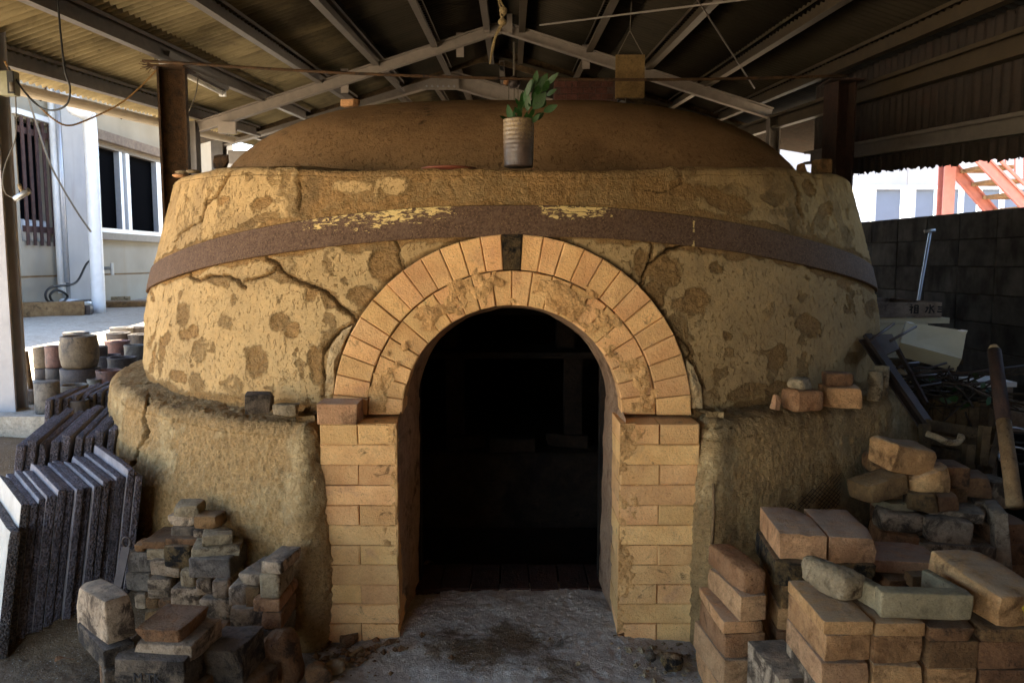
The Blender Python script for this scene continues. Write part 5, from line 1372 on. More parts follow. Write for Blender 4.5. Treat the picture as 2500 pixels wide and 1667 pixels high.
# ---------------------------------------------------------------- on the left bench
def on_bench(px, py, Y, L, W, H, yaw, m, lab, z=0.752, **kw):
    hb = Heap(*[v for v in (lx(px, py, Y) - 0.2, lx(px, py, Y) + 0.2, Y - 0.2, Y + 0.2)]); hb.H[:] = z; return brick(hb, px, Y, L, W, H, yaw, m, lab, py=py, **kw)
on_bench(640, 978, 2.62, 0.105, 0.085, 0.065, 12, m_soot, 'black charred brick lump on the bench near the single pinkish brick', amp=0.004, chips=4, chip=0.04, name='brick_lump')
on_bench(702, 1005, 2.58, 0.075, 0.06, 0.034, -25, m_stone, 'small grey-brown broken chip on the bench beside the black lump', amp=0.004, chips=4, name='brick_chip')
# ---------------------------------------------------------------- right piles
def stackcol(x, Yc, ztop, spec, yaw=0.0, zmin=0.0):
    """spec: list from the top down of (L, W, H, mat, label, kwargs); continues down to the ground"""
    z = ztop
    for (L, W, H, m, lab, kw) in spec:
        kw = dict(kw); dx, dy, da, grp = kw.pop('dx', 0), kw.pop('dy', 0), kw.pop('da', 0), kw.pop('group', None)
        z -= H + 0.0012; BID[0] += 1
        tl = kw.pop('tilt', (0, 0)); nm = kw.pop('name', 'loose_brick')
        V, Fc = worn_box(L, W, H, BID[0], **dict(dict(chips=3, chip=0.016, r=0.003, amp=0.0015), **kw))
        o = obj(nm, V, Fc, m, None, 32, loc=(x + dx, Yc + dy, z), rot=(R(tl[0]), R(tl[1]), R(yaw + da)))
        tag(o, lab, 'brick', grp)
# leaning column beside the pier
GA = 'bricks low in the leaning column by the pier'
stackcol(0.628, 2.205, 0.418, [
    (0.072, 0.235, 0.070, m_orange, 'weathered orange-crusted brick topping the leaning column by the pier', dict(dx=0.012, da=7, amp=0.006, r=0.012, chips=3, chip=0.03)),
    (0.074, 0.235, 0.070, m_pink, 'narrow pink brick second from the top of the leaning column', dict(dx=0.014, da=5, chips=3)),
    (0.116, 0.235, 0.034, m_buff, 'flat tan tile in the leaning column beside the pier', dict(amp=0.003, chips=3)),
    (0.112, 0.235, 0.069, m_orange, 'reddish rough brick in the leaning column beside the pier', dict(amp=0.004, da=2)),
    (0.080, 0.250, 0.085, m_pink, 'pale pink brick set on edge in the leaning column beside the pier', dict(dx=-0.022, da=3)),
    (0.10, 0.250, 0.075, m_buff, 'lowest brick of the leaning column beside the pier', dict(dx=-0.01))], yaw=3)
# tall end brick between
stackcol(0.690, 1.945, 0.245, [(0.10, 0.20, 0.120, m_grey, 'buff-grey block low between the two front columns', dict(da=6)), (0.10, 0.2, 0.12, m_brown, 'brown block on the ground between the two front columns', {})])
# double capped tower
GB = 'bricks under the two capping blocks'
lowB = [(0.118, 0.24, 0.068, [m_brown, m_buff, m_orange, m_brown, m_brown][i], 'brown or buff brick in the shaded pair of columns, %s under the slagged ones' % ORD[i], dict(group=GB, da=rng.uniform(-3, 3))) for i in range(5)]
stackcol(0.806, 2.225, 0.511, [
    (0.126, 0.262, 0.072, m_pink, 'large pinkish capping block with a slag-blackened front, nearer the pier', dict(rough_end=(1, -1, 0.03), amp=0.003)),
    (0.122, 0.262, 0.066, m_slag, 'buff brick with a charred broken end under the capping block nearer the pier', dict(rough_end=(1, -1, 0.03), dx=-0.014))] + lowB, yaw=-5)
stackcol(0.935, 2.215, 0.509, [
    (0.126, 0.262, 0.076, m_pink, 'large pinkish capping block with a rough mossy front, next to the rubble heap', dict(rough_end=(1, -1, 0.022), amp=0.003)),
    (0.126, 0.245, 0.060, m_slag, 'thin slag-crusted brick under the mossy-fronted capping block', dict(rough_end=(1, -1, 0.02)))] + lowB, yaw=-5)
# four front columns
xs4 = [0.768, 0.886, 1.010, 1.130]; zt4 = [0.436, 0.432, 0.420, 0.418]
mats4 = [[m_buff, m_pink, m_grey, m_buff, m_brown], [m_buff, m_buff, m_brown], [m_brown, m_buff, m_brown], [m_brown, m_brown, m_buff]]
labs4 = ['buff brick in the column under the rounded stone', 'buff brick in the column below the grey-green tile', 'brown brick in the column below the tile end', 'brown brick in the column under the slanting brick']
tops4 = ['flat buff tile capping the front column under the rounded stone', 'flat buff tile under the grey-green tile', 'flat brown tile beneath the end of the grey-green tile', 'flat brown tile beneath the big slanting brick']
grp4 = ['front column under the rounded stone', 'front column below the grey-green tile', 'front column below the tile end', 'front column under the slanting brick']
for c in range(4):
    stackcol(xs4[c], 1.862, zt4[c], [(0.114, 0.238, 0.031, [m_buff, m_buff, m_brown, m_brown][c], tops4[c], {})] +
             [(0.1135 - 0.001 * (i % 2), 0.235, 0.0655, mats4[c][i % len(mats4[c])], labs4[c] + ', %s under its flat cap' % ORD[i], dict(group=grp4[c], dx=rng.uniform(-0.004, 0.004), dy=rng.uniform(-0.005, 0.005), da=rng.uniform(-1.2, 1.2))) for i in range(6)])
VR8 = ((1650, 1097), 2.75)
BID[0] += 1
V, Fc = worn_box(0.090, 0.155, 0.078, BID[0], r=0.026, amp=0.006, chips=4, chip=0.03)
tag(obj('rounded_brick', V, Fc, m_stone, None, 32, loc=(0.792, 1.90, 0.438), rot=(0, 0, R(24))), 'rounded pale stone-like brick resting on the front tile', 'brick')
root = tag(empty('shelf_bracket', (0.940, 1.775, 0.434)), 'grey-green U-shaped fireclay tile lying across the front brick columns', 'tile')
V, Fc = worn_box(0.205, 0.045, 0.062, 41, r=0.006, amp=0.001, chips=1, chip=0.01); obj('front_bar', V, Fc, m_green, root, 32, loc=(0.012, 0, 0), rot=(0, 0, R(-5)))
V, Fc = worn_box(0.030, 0.17, 0.055, 42, r=0.006, amp=0.001, chips=1, chip=0.01); obj('side_arm', V, Fc, m_green, root, 32, loc=(-0.090, 0.09, 0), rot=(0, 0, R(16)))
V, Fc = worn_box(0.022, 0.13, 0.056, 43, r=0.006, amp=0.001, chips=1, chip=0.01); obj('side_arm', V, Fc, m_green, root, 32, loc=(0.100, 0.08, 0), rot=(0, 0, R(10)))
V, Fc = worn_box(0.17, 0.09, 0.018, 44, r=0.004, amp=0.001, chips=0); obj('web', V, Fc, m_green, root, 32, loc=(0.01, 0.066, 0), rot=(0, 0, R(-3)))
BID[0] += 1
V, Fc = worn_box(0.135, 0.24, 0.076, BID[0], r=0.007, amp=0.003, chips=3)
sb = tag(obj('loose_brick', V, Fc, m_buff, None, 32, loc=(1.150, 1.872, 0.430), rot=(R(6), 0, R(7))), 'big slanting buff brick with a yellow spot on its end', 'brick')
V = [(0.012 * math.cos(t) * (1 + 0.3 * math.sin(3 * t)) + 0.01, -0.1225, 0.045 + 0.014 * math.sin(t)) for t in np.linspace(0, 2 * math.pi, 14, endpoint=False)]
V2 = [(x, y - 0.003, z) for x, y, z in V]
obj('yellow_spot', V + V2, [tuple(range(14)), tuple(range(27, 13, -1))] + [(i, (i + 1) % 14, 14 + (i + 1) % 14, 14 + i) for i in range(14)], plain('yellow_paint', S(190, 160, 40), 0.7), sb)
# flat pieces behind the grey-green tile
def RBk(xl, xr, yt, yb, Y, dep, m, lab, **kw): return PB(VR8, xl, xr, yt, yb, Y, dep, m, lab, **dict(dict(yaw=4), **kw))
for i, (xx, yy) in enumerate(((1.07, 2.20), (1.20, 2.28), (1.31, 2.12))):
    stackcol(xx, yy, 0.395 - 0.02 * i, [(0.125, 0.24, 0.066, m_brown, 'brown brick in the low stack behind the grey-green tile', dict(group='low stack behind the grey-green tile', da=rng.uniform(-6, 6))) for _ in range(3)])
stackcol(1.085, 2.20, 0.432, [(0.23, 0.16, 0.035, m_pink, 'pink slab of brick lying flat behind the grey-green tile', dict(da=-8))])
stackcol(1.14, 2.07, 0.42, [(0.15, 0.05, 0.035, m_brown, 'dark bar of brick just behind the grey-green tile', {})])
# rubble heap beside the bench
RBk(1355, 1600, 565, 740, 2.50, 0.16, m_orange, 'orange-brown brick low in the rubble heap next to the bench', yaw=-14, tilt=(0, 5))
RBk(1650, 2110, 640, 790, 2.46, 0.14, m_grey, 'long grey brick low in the rubble heap', yaw=-4, tilt=(0, 2))
RBk(1385, 1660, 430, 585, 2.52, 0.13, m_grey, 'grey rounded brick with a pale face in the rubble heap', yaw=-6, r=0.022, tilt=(0, 4))
RBk(1680, 1970, 470, 650, 2.48, 0.13, m_grey, 'grey brick with a sloping top in the middle of the rubble heap', yaw=-10, r=0.015, tilt=(0, 4))
RBk(1770, 2020, 420, 490, 2.52, 0.22, m_grey, 'flat grey slab jutting from the rubble heap', yaw=-24, w=0.17)
RBk(1415, 1590, 360, 440, 2.56, 0.12, m_green, 'thin greenish slab in the rubble heap', yaw=0)
RBk(1590, 1755, 300, 430, 2.52, 0.10, m_brown, 'small brown broken half brick in the rubble heap', yaw=-4, chips=5, chip=0.03)
RBk(1775, 1920, 285, 425, 2.53, 0.10, m_brown, 'brown half brick with rounded edges in the rubble heap', yaw=6, r=0.012)
RBk(1315, 1560, 205, 335, 2.54, 0.11, m_brown, 'tilted brown brick at the bench side of the rubble heap', yaw=12, tilt=(0, -13))
RBk(1580, 1850, 140, 290, 2.54, 0.12, m_buff, 'buff wedge-shaped broken brick on top of the rubble heap', yaw=-14, chips=5, chip=0.05, tilt=(0, -4))
RBk(1315, 1445, 35, 170, 2.66, 0.09, m_brown, 'yellow-brown rounded lump at the back of the rubble heap', yaw=0, r=0.03)
RBk(1430, 1720, -30, 165, 2.55, 0.12, m_buff, 'big rough buff block crowning the rubble heap', yaw=16, r=0.020, amp=0.006, tilt=(6, 12))
RBk(1930, 2110, 190, 330, 2.62, 0.13, m_brown, 'dark yellowish brick block by the wooden crate', yaw=-10)
RBk(2110, 2230, 215, 400, 2.66, 0.12, m_grey, 'grey block between the crate and the long pole', yaw=-10, r=0.01)
RBk(2010, 2160, 360, 540, 2.58, 0.12, m_grey, 'grey-brown block behind the flat grey slab', yaw=-18)
RBk(2150, 2280, 420, 900, 2.45, 0.16, m_grey, 'grey shelf fragment standing on edge beside the rubble heap', yaw=-20, w=0.045, tilt=(0, -7))
RBk(1440, 1720, 745, 890, 2.54, 0.16, m_brown, 'brown brick buried under the orange-brown brick', yaw=-4)
for i, (xx, yy) in enumerate(((1.22, 2.62), (1.38, 2.58), (1.52, 2.56), (1.62, 2.60))):
    stackcol(xx, yy, [0.28, 0.285, 0.285, 0.40][i], [(0.15, 0.15, 0.068, m_brown, 'brown brick buried at the base of the rubble heap', dict(group='buried base of the rubble heap', da=rng.uniform(-8, 8))) for _ in range(2 if i < 3 else 3)])
stackcol(1.40, 2.68, 0.565, [(0.28, 0.12, 0.072, m_brown, 'brown brick packed in the core of the rubble heap', dict(group='core of the rubble heap', da=rng.uniform(-8, 8))) for _ in range(4)])
# ---------------------------------------------------------------- on the bench by the trays
zb = 0.752
ob = lambda px, py, Y, L, W, H, yaw, m, lab, z=zb, **kw: on_bench(px, py, Y, L, W, H, yaw, m, lab, z, **kw)
ob(1958, 985, 2.66, 0.112, 0.10, 0.072, 10, m_orange, 'orange and grey weathered brick on the bench by the trays carrying a pale stone', r=0.016, amp=0.004)
ob(1958, 950, 2.66, 0.082, 0.07, 0.038, 20, m_stone, 'pale pitted stone lying on the orange and grey brick', z=zb + 0.072, r=0.014, amp=0.005, name='stone', cat='stone')
ob(2050, 985, 2.72, 0.122, 0.10, 0.072, -6, m_buff, 'squarish buff brick on the bench by the trays beside the clay tubes', amp=0.003)
ob(2042, 935, 2.73, 0.095, 0.08, 0.045, -4, m_brown, 'brown half brick stacked on the squarish buff brick', z=zb + 0.073, r=0.012)
ob(1893, 975, 2.63, 0.030, 0.028, 0.050, 25, m_pink, 'small pink brick chip leaning on the bench by the trays', tilt=(0, 18), name='brick_chip')
for (px, py, Y, h, lab) in ((2134, 985, 2.85, 0.105, 'shorter clay tube standing on the bench by the trays'), (2150, 965, 2.96, 0.11, 'second clay tube standing behind the shorter one')):
    b = at_y(px, py, Y); r_ = 0.026
    mb = MB(); mb.lathe([(0, 0), (r_, 0), (r_ * 1.02, h * 0.5), (r_, h), (r_ * 0.6, h), (r_ * 0.55, h * 0.4), (0, h * 0.4)], 22)
    tag(mb.build('clay_tube', m_stone, None, True, loc=(float(b[0]), Y, zb)), lab, 'tube')
# ================================================================== ON THE RIM
rim_z = lambda x: 1.576 + 0.062 * float(smooth(0.2, 1.6, abs(x))) + 0.004
vp = at_y(1266, 406, 2.80)
vase = tag(empty('flower_vase', (float(vp[0]), 2.80, rim_z(0.02) - 0.004)), 'tall ash-glazed ribbed stoneware vase holding green branches on the kiln rim', 'vase')
vh, vr = 0.160, 0.0515
prof = [(0, 0), (vr * 0.95, 0), (vr * 0.98, 0.006)]
for i in range(40):
    t = i / 39; z = 0.008 + t * (vh - 0.016); rb_ = 0.0007 * math.sin(t * 62) * (0.4 + 0.6 * (t > 0.42)); prof.append((vr * (0.97 + 0.05 * t + 0.02 * math.sin(t * 3)) + rb_, z))
prof += [(vr * 1.05, vh - 0.004), (vr * 1.02, vh), (vr * 0.90, vh - 0.003), (vr * 0.86, vh * 0.5), (0, vh * 0.48)]
mb = MB(); mb.lathe(prof, 44); mb.build('body', m_vase, vase, True)
spr = tag(empty('leafy_branch', tuple(Vector(vase.location) + Vector((0, 0, vh * 0.5)))), 'bunch of glossy dark green leaves standing in the ash-glazed vase', 'branch')
def leaf_mesh():
    V = []; Fc = []; nl_, = (8,)
    for i in range(nl_ + 1):
        t = i / nl_; w_ = 0.5 * (math.sin(math.pi * t ** 0.85) ** 0.9) * 0.42
        bend = -0.10 * t * t
        V += [(-w_, t, bend + 0.16 * w_), (0, t, bend), (w_, t, bend + 0.16 * w_)]
    for i in range(nl_): k = 3 * i; Fc += [(k, k+1, k+4, k+3), (k+1, k+2, k+5, k+4)]
    return new_mesh('leaf', V, Fc, m_leaf, True)
me_leaf = leaf_mesh()
LV = [((370,830),(225,740),70),((380,830),(330,580),85),((400,840),(430,640),60),((470,840),(520,650),80),((470,720),(430,620),50),((500,700),(490,540),60),((520,660),(520,420),50),((600,690),(620,460),90),
      ((590,480),(650,240),80),((560,560),(620,300),90),((680,660),(860,420),150),((710,470),(880,155),150),((640,420),(680,240),80),((700,320),(735,120),80),((860,330),(1025,150),80),((860,470),(1000,380),70),
      ((820,690),(1015,600),100),((690,800),(835,700),90),((600,840),(665,690),80),((660,840),(770,720),70),((560,840),(600,690),60),((640,560),(550,590),50),((790,640),(850,500),90),((680,560),(760,320),110),((440,840),(405,690),70),
      ((560,640),(540,400),60),((640,760),(700,640),60),((740,600),(700,420),80),((820,420),(900,260),90),((480,600),(440,500),45),((520,800),(470,640),60),((620,620),(700,520),70)]
g2 = np.random.default_rng(5)
for i, (a, b, w_) in enumerate(LV):
    Yl = 2.80 + g2.uniform(-0.045, 0.03)
    A_ = Vector(at_y(1180 + a[0] / 5.6, 150 + a[1] / 5.6, Yl + 0.01)); B_ = Vector(at_y(1180 + b[0] / 5.6, 150 + b[1] / 5.6, Yl - g2.uniform(-0.03, 0.03)))
    y_ = (B_ - A_); L = y_.length; y_ = y_.normalized(); f_ = (Vector((0, -1, 0.15)) + Vector(g2.normal(0, 0.35, 3))); z_ = (f_ - y_ * f_.dot(y_)).normalized(); x_ = y_.cross(z_)
    ww_ = w_ / 5.6 * 2.8 / FOC / 0.42
    M = Matrix((x_ * ww_, y_ * L, z_ * L * 0.6)).transposed().to_4x4(); M.translation = A_
    o = inst('leaf', me_leaf); o.matrix_world = M; o.parent = spr; o.matrix_parent_inverse = Matrix.Translation(-spr.location)
for (pts) in ([(440, 1100), (520, 700), (640, 420), (720, 200)], [(470, 1100), (620, 760), (740, 520), (860, 250)], [(440, 1100), (400, 800), (350, 660)], [(480, 1100), (640, 860), (820, 690)]):
    P_ = [at_y(1180 + a / 5.6, 150 + b / 5.6, 2.80 + 0.004 * k) for k, (a, b) in enumerate(pts)]
    mb = MB(); mb.tube(spline(P_, 6), 0.0022, 6, taper=0.5); kin(mb.build('stem', plain('green_stem', S(58, 78, 30), 0.6), smooth=True), spr)
# copper-coloured plate behind the rim
mb = MB(); mb.lathe([(0, 0), (0.08, 0.0), (0.10, 0.014), (0.098, 0.018), (0.078, 0.006), (0, 0.005)], 32)
p = at_y(1100, 397, 2.93); tag(mb.build('copper_dish', m_copper, smooth=True, loc=(float(p[0]), 2.86, 1.560)), 'shallow copper-red dish lying on the rim beside the vase', 'dish')
# small discs and broken pieces on the rim
for i, (px, py, Y, r_, mt, lab) in enumerate([(438, 433, 3.60, 0.030, m_pink, 'pinkish flat clay disc at the edge of the rim by the rusty post'), (447, 425, 3.64, 0.034, m_stone, 'cream flat clay disc stacked on the pinkish one'), (472, 423, 3.62, 0.030, m_stone, 'grey-green flat clay disc beside the stacked discs')]):
    p = at_y(px, py, Y); mb = MB(); mb.lathe([(0, 0), (r_ * 0.7, 0.0), (r_, 0.007), (r_ * 0.98, 0.010), (r_ * 0.6, 0.014), (0, 0.014)], 20); tag(mb.build('clay_disc', mt, smooth=True, loc=tuple(p)), lab, 'disc')
def rim_piece(px, py, Y, L, W, H, yaw, m, lab, **kw):
    p = at_y(px, py, Y); BID[0] += 1; V, Fc = worn_box(L, W, H, BID[0], **kw); return tag(obj('brick_piece', V, Fc, m, None, 32, loc=tuple(p), rot=(0, R(kw.get('_t', 0)), R(yaw))), lab, 'brick')
rim_piece(540, 414, 3.32, 0.060, 0.03, 0.062, 12, m_rust, 'small rusty square plate standing on the rim beside the dome', amp=0.002, r=0.003)
rim_piece(858, 262, 4.0, 0.09, 0.06, 0.035, -10, m_pink, 'small brick piece lying on top of the dome')
rim_piece(2005, 425, 3.55, 0.07, 0.06, 0.062, 8, m_brown, 'brown square block on the rim beside the dark steel post')
rim_piece(1965, 425, 3.50, 0.06, 0.05, 0.045, 28, m_brown, 'dark lump of clay on the rim next to the brown block', r=0.016, amp=0.006)

# ================================================================== WIRE MESH ON THE RIGHT BENCH
mesh_root = tag(empty('wire_mesh', (1.0, 2.7, 0.4)), 'patch of rusty diamond wire mesh showing on the bench by the trays face', 'mesh')
mb = MB(); ph0, ph1, z0, z1 = R(25), R(34.5), 0.40, 0.535; nn_ = 9
def bpnt(p, z): rr_ = 2.036; return (rr_ * math.sin(p), KC[1] - rr_ * math.cos(p), z)
for sgn in (1, -1):
    for k in range(-8, 16):
        pts = []
        for i in range(9):
            t = i / 8; z = z0 + (z1 - z0) * t; p_ = ph0 + (k + sgn * t * 8) * R(0.72)
            if ph0 < p_ < ph1 and z < z0 + (z1 - z0) * (0.25 + 0.75 * (p_ - ph0) / (ph1 - ph0)) : pts.append(bpnt(p_, z))
        if len(pts) > 1: mb.tube(pts, 0.0011, 5)
kin(mb.build('strands', m_rust), mesh_root)
# thin stick left in the plaster
p = at_y(1742, 1180, 2.46); q = at_y(1738, 1330, 2.45); mb = MB(); mb.tube([tuple(q), tuple((p + q) / 2 + np.array([0.003, 0, 0])), tuple(p)], 0.005, 6)
tag(mb.build('pale_stick', m_wood, smooth=True), 'thin pale stick upright against the bench by the trays next to the pier', 'stick')

# ================================================================== UNDER THE ROOF
# fluorescent batten
lamp = tag(empty('batten_lamp', (-2.05, 5.2, 2.45)), 'unlit fluorescent batten lamp hung under the roof behind the rusty post', 'lamp')
a_, b_ = at_x(396, 146, -2.05), at_x(545, 222, -2.05)
mb = MB(); mb.extrude([(-0.035, 0.0), (0.035, 0.0), (0.05, 0.05), (-0.05, 0.05)], a_, b_); kin(mb.build('housing', m_paint_d), lamp)
mb = MB(); mb.tube([a_ + np.array([0, 0.03, -0.022]), b_ + np.array([0, -0.03, -0.022])], 0.016, 12); kin(mb.build('tube', plain('lamp_tube', S(226, 220, 204), 0.3, 0, 0.03), smooth=True), lamp)
for e in (a_ + np.array([0, 0.015, 0]), b_ - np.array([0, 0.015, 0])):
    mb = MB(); mb.box(tuple(e - np.array([0.022, 0.012, 0.042])), tuple(e + np.array([0.022, 0.012, 0.0]))); kin(mb.build('end_cap', m_white), lamp)
for f in (0.15, 0.85):
    e = a_ + (b_ - a_) * f; mb = MB(); mb.tube([tuple(e + np.array([0, 0, 0.05])), (e[0], e[1], roof_z(e[0], e[1]) - 0.02)], 0.003, 5); kin(mb.build('chain', m_steel), lamp)
# hanging board
brd = tag(empty('hanging_board', (0.8, 5.2, 2.2)), 'brown square board hung from the roof by a wire loop above the dome', 'board')
c0, c1 = at_y(1502, 240, 5.2), at_y(1574, 135, 5.2)
mb = MB(); mb.box((c0[0], 5.19, c0[2]), (c1[0], 5.215, c1[2])); kin(mb.build('panel', m_board), brd)
ap = at_y(1538, 76, 5.2); tp = at_y(1545, -60, 5.2)
for cx in (c0[0] + 0.01, c1[0] - 0.01):
    mb = MB(); mb.tube([(cx, 5.2, c1[2]), tuple(ap)], 0.0028, 5); kin(mb.build('wire', m_cable), brd)
mb = MB(); mb.tube([tuple(ap), tuple(tp)], 0.0028, 5); kin(mb.build('wire', m_cable), brd)
# chain hoist
hst = tag(empty('chain_hoist', (0, 7.4, 2.3)), 'small chain hoist with an orange hook hanging behind the green branches', 'hoist')
p = at_y(1255, 200, 7.4)
mb = MB(); mb.lathe([(0, 0.05), (0.03, 0.045), (0.05, 0.02), (0.055, -0.02), (0.04, -0.05), (0, -0.06)], 16, tuple(p)); kin(mb.build('pulley', m_steel, smooth=True), hst)
mb = MB(); mb.lathe([(0, 0.03), (0.025, 0.02), (0.028, -0.02), (0, -0.03)], 12, (p[0] - 0.07, p[1], p[2])); kin(mb.build('hook_block', m_orange, smooth=True), hst)
mb = MB(); mb.tube([tuple(p), (p[0], p[1], roof_z(p[0], 7.4) - 0.05)], 0.010, 6); kin(mb.build('chain', m_cable), hst)
for dx in (-0.05, 0.0, 0.035):
    mb = MB(); mb.tube([(p[0] + dx, p[1], p[2] - 0.02), (p[0] + dx, p[1], p[2] - 0.45)], 0.005, 5); kin(mb.build('chain', m_cable), hst)
# knotted rope by the ridge
P_ = lambda a, b, Y=5.0: tuple(at_y(800 + a / 2.75, b / 2.75, Y))
mb = MB(); mb.tube(spline([P_(1165, -120), P_(1160, 0), P_(1185, 60), P_(1160, 100), P_(1190, 150), P_(1150, 190), P_(1110, 300), P_(1090, 430)], 7), 0.006, 7); mb.tube(spline([P_(1140, -120), P_(1155, 40), P_(1200, 80), P_(1155, 140), P_(1175, 165), P_(1130, 250), P_(1105, 360)], 7), 0.005, 7)
for (a, b, rr_) in ((1178, 72, 0.022), (1172, 150, 0.024)):
    mb.lathe([(0, -0.025), (rr_, -0.012), (rr_ * 1.1, 0), (rr_, 0.012), (0, 0.025)], 10, P_(a, b))
tag(mb.build('knotted_rope', m_jute, smooth=True), 'knotted straw rope hanging from the ridge with loose ends', 'rope')
# brick chimney behind the dome
chim = tag(empty('brick_chimney', (0.7, 7.3, 1.5)), 'dim red brick chimney stack rising behind the dome under the roof', 'chimney')
c0, c1 = at_y(1366, 262, 7.3), at_y(1492, 200, 7.3)
bwid, bhh = 0.105, 0.055
me_cb = new_mesh('brick', *worn_box(bwid - 0.006, 0.10, bhh - 0.006, 3, r=0.003, amp=0.001, chips=0, n=(4, 4, 4)), m_redbrick)
for rr_ in range(9):
    for i in range(5):
        xx = c0[0] + (i + 0.5 * (rr_ % 2)) * bwid
        if xx < c1[0]: kin(inst('brick', me_cb, None, (xx, 7.3, c1[2] - (rr_ + 1) * bhh)), chim)
mb = MB(); mb.box((c0[0] - 0.045, 7.26, 1.3), (c1[0] + 0.05, 7.6, c1[2] - 0.008)); kin(mb.build('mortar_core', gritty('chimney_mortar', S(60, 46, 40), S(84, 66, 58), per_obj=False)), chim)

# ================================================================== CABLES AT THE LEFT COLUMN
cpos = Vector(col_near.location)
cb_ = at_y(22, 205, cpos.y - 0.09)
box_ = tag(empty('outlet_box', tuple(cb_)), 'grey-green electrical outlet box fixed to the steel column', 'outlet box')
V, Fc = worn_box(0.075, 0.05, 0.11, 61, r=0.006, amp=0.0003, chips=0); obj('case', V, Fc, plain('grey_green_plastic', S(126, 124, 100), 0.5), box_, True, loc=(0, 0, -0.055))
mb = MB(); mb.box((0.012, -0.034, -0.05), (0.040, -0.026, 0.05)); mb.build('cover', m_black, box_)
mb = MB(); mb.lathe([(0, -0.02), (0.011, -0.02), (0.011, 0.02), (0, 0.02)], 12, (0.036, -0.036, -0.022)); mb.build('plug', m_cable, box_, True)
def cable(name, pts, r, mat, lab, cat, n=8, twist=False):
    P_ = spline([tuple(at_y(a, b, Y)) for a, b, Y in pts], n); mb = MB()
    if twist:
        for ph in (0, math.pi):
            Q = [(p[0] + r * 0.7 * math.cos(i * 1.3 + ph), p[1] + 0.0, p[2] + r * 0.7 * math.sin(i * 1.3 + ph)) for i, p in enumerate(spline(P_, 4))]; mb.tube(Q, r * 0.75, 5)
    else: mb.tube(P_, r, 6)
    return tag(mb.build(name, mat, smooth=True), lab, cat)
cy = cpos.y - 0.07
cable('power_cable', [(138, -40, 3.55), (146, 60, 3.55), (158, 170, 3.55), (171, 215, 3.56), (163, 255, 3.58), (130, 270, 3.62), (95, 260, 3.68), (60, 225, 3.74), (20, 165, cy)], 0.0045, m_black, 'black power cable looping from the roof down to the steel column', 'cable')
cable('twisted_rope', [(12, 150, cy), (40, 200, 4.0), (90, 255, 4.2), (156, 305, 4.35), (215, 292, 4.5), (290, 255, 4.6), (340, 215, 4.65), (388, 165, 4.68)], 0.0042, m_rope, 'twisted orange rope sagging between the steel column and the rusty post', 'rope', twist=True)
cable('lamp_cord', [(38, 230, cy - 0.02), (40, 300, cy - 0.02), (36, 345, cy - 0.02), (14, 400, cy - 0.02), (7, 440, cy - 0.02), (14, 472, cy - 0.02), (38, 486, cy - 0.02)], 0.003, m_cable, 'thin grey cord hanging from the outlet box in a loop', 'cord')
cable('lamp_cord', [(38, 345, cy - 0.025), (42, 400, cy - 0.025), (46, 455, cy - 0.025)], 0.003, m_cable, 'straight grey cord carrying the metal socket', 'cord', 6)
sk = tag(empty('cable_socket', tuple(at_y(55, 470, cy - 0.03))), 'metal cable socket hanging on a cord in front of the lattice window', 'socket')
a_, b_ = at_y(36, 486, cy - 0.03), at_y(72, 466, cy - 0.03)
mb = MB(); mb.tube([tuple(a_), tuple(a_ + (b_ - a_) * 0.35), tuple(b_)], 0.013, 14, taper=1.15); kin(mb.build('barrel', m_galv, smooth=True), sk)
mb = MB(); mb.tube([tuple(at_y(46, 450, cy - 0.03)), tuple(at_y(56, 470, cy - 0.03))], 0.009, 10); kin(mb.build('neck', m_stone, smooth=True), sk)
cable('wall_cable', [(60, 205, 8.2), (85, 290, 8.3), (118, 390, 8.4), (152, 457, 8.6), (190, 520, 8.8), (222, 566, 9.0)], 0.010, m_cable, 'slack dark cable strung diagonally in front of the cream building', 'cable', 6)
cable('hanging_wire', [(348, -20, 4.7), (362, 60, 4.7), (380, 152, 4.7)], 0.004, m_cable, 'thin wire dropping from the roof to the top of the rusty post', 'wire', 6)
cable('hanging_wire', [(484, 186, 5.2), (478, 230, 5.2), (462, 272, 5.2)], 0.004, m_cable, 'short thin wire hanging below the batten lamp', 'wire', 6)
mb = MB()
for k in range(9):
    a = at_y(375, 160, 4.62); ang_ = R(150 + 12 * k); l_ = 0.06 + 0.012 * (k % 3); mb.tube([tuple(a), (a[0] + l_ * math.cos(ang_), a[1] - 0.01 * (k % 2), a[2] + l_ * 0.6 * math.sin(ang_) + 0.004)], 0.0022, 5)
tag(mb.build('wire_binding', m_rust), 'frayed rusty binding wire sticking out at the top of the rusty post', 'wire')

# ================================================================== JUNK BESIDE THE BLOCK WALL
def tray(name, x0, x1, y0, y1, z0, h, t, mat, lab, rz=0.0, cat='tray'):
    cx, cy_ = (x0 + x1) / 2, (y0 + y1) / 2; root = tag(empty(name, (cx, cy_, z0), rz), lab, cat); a, b = (x1 - x0) / 2, (y1 - y0) / 2
    for (lo, hi, nm) in (((-a, -b, 0.011), (a, -b + t, h), 'front_side'), ((-a, b - t, 0.011), (a, b, h), 'back_side'), ((-a, -b + t + 0.001, 0.011), (-a + t, b - t - 0.001, h), 'end_side'), ((a - t, -b + t + 0.001, 0.011), (a, b - t - 0.001, h), 'end_side'), ((-a, -b, 0), (a, b, 0.010), 'base')):
        mb = MB(); mb.box(lo, hi); mb.build(nm, mat, root)
    return root
Yt = 4.62
pl, pr = at_y(2088, 742, Yt), at_y(2300, 740, Yt)
zt = float(at_y(2300, 775, Yt)[2]); wt = float(pr[0])
tr = tray('wooden_tray', wt - 0.52, wt, Yt, Yt + 0.62, zt, 0.088, 0.016, m_wood_g, 'grey wooden tray with brushed black characters in front of the block wall', rz=0.0)
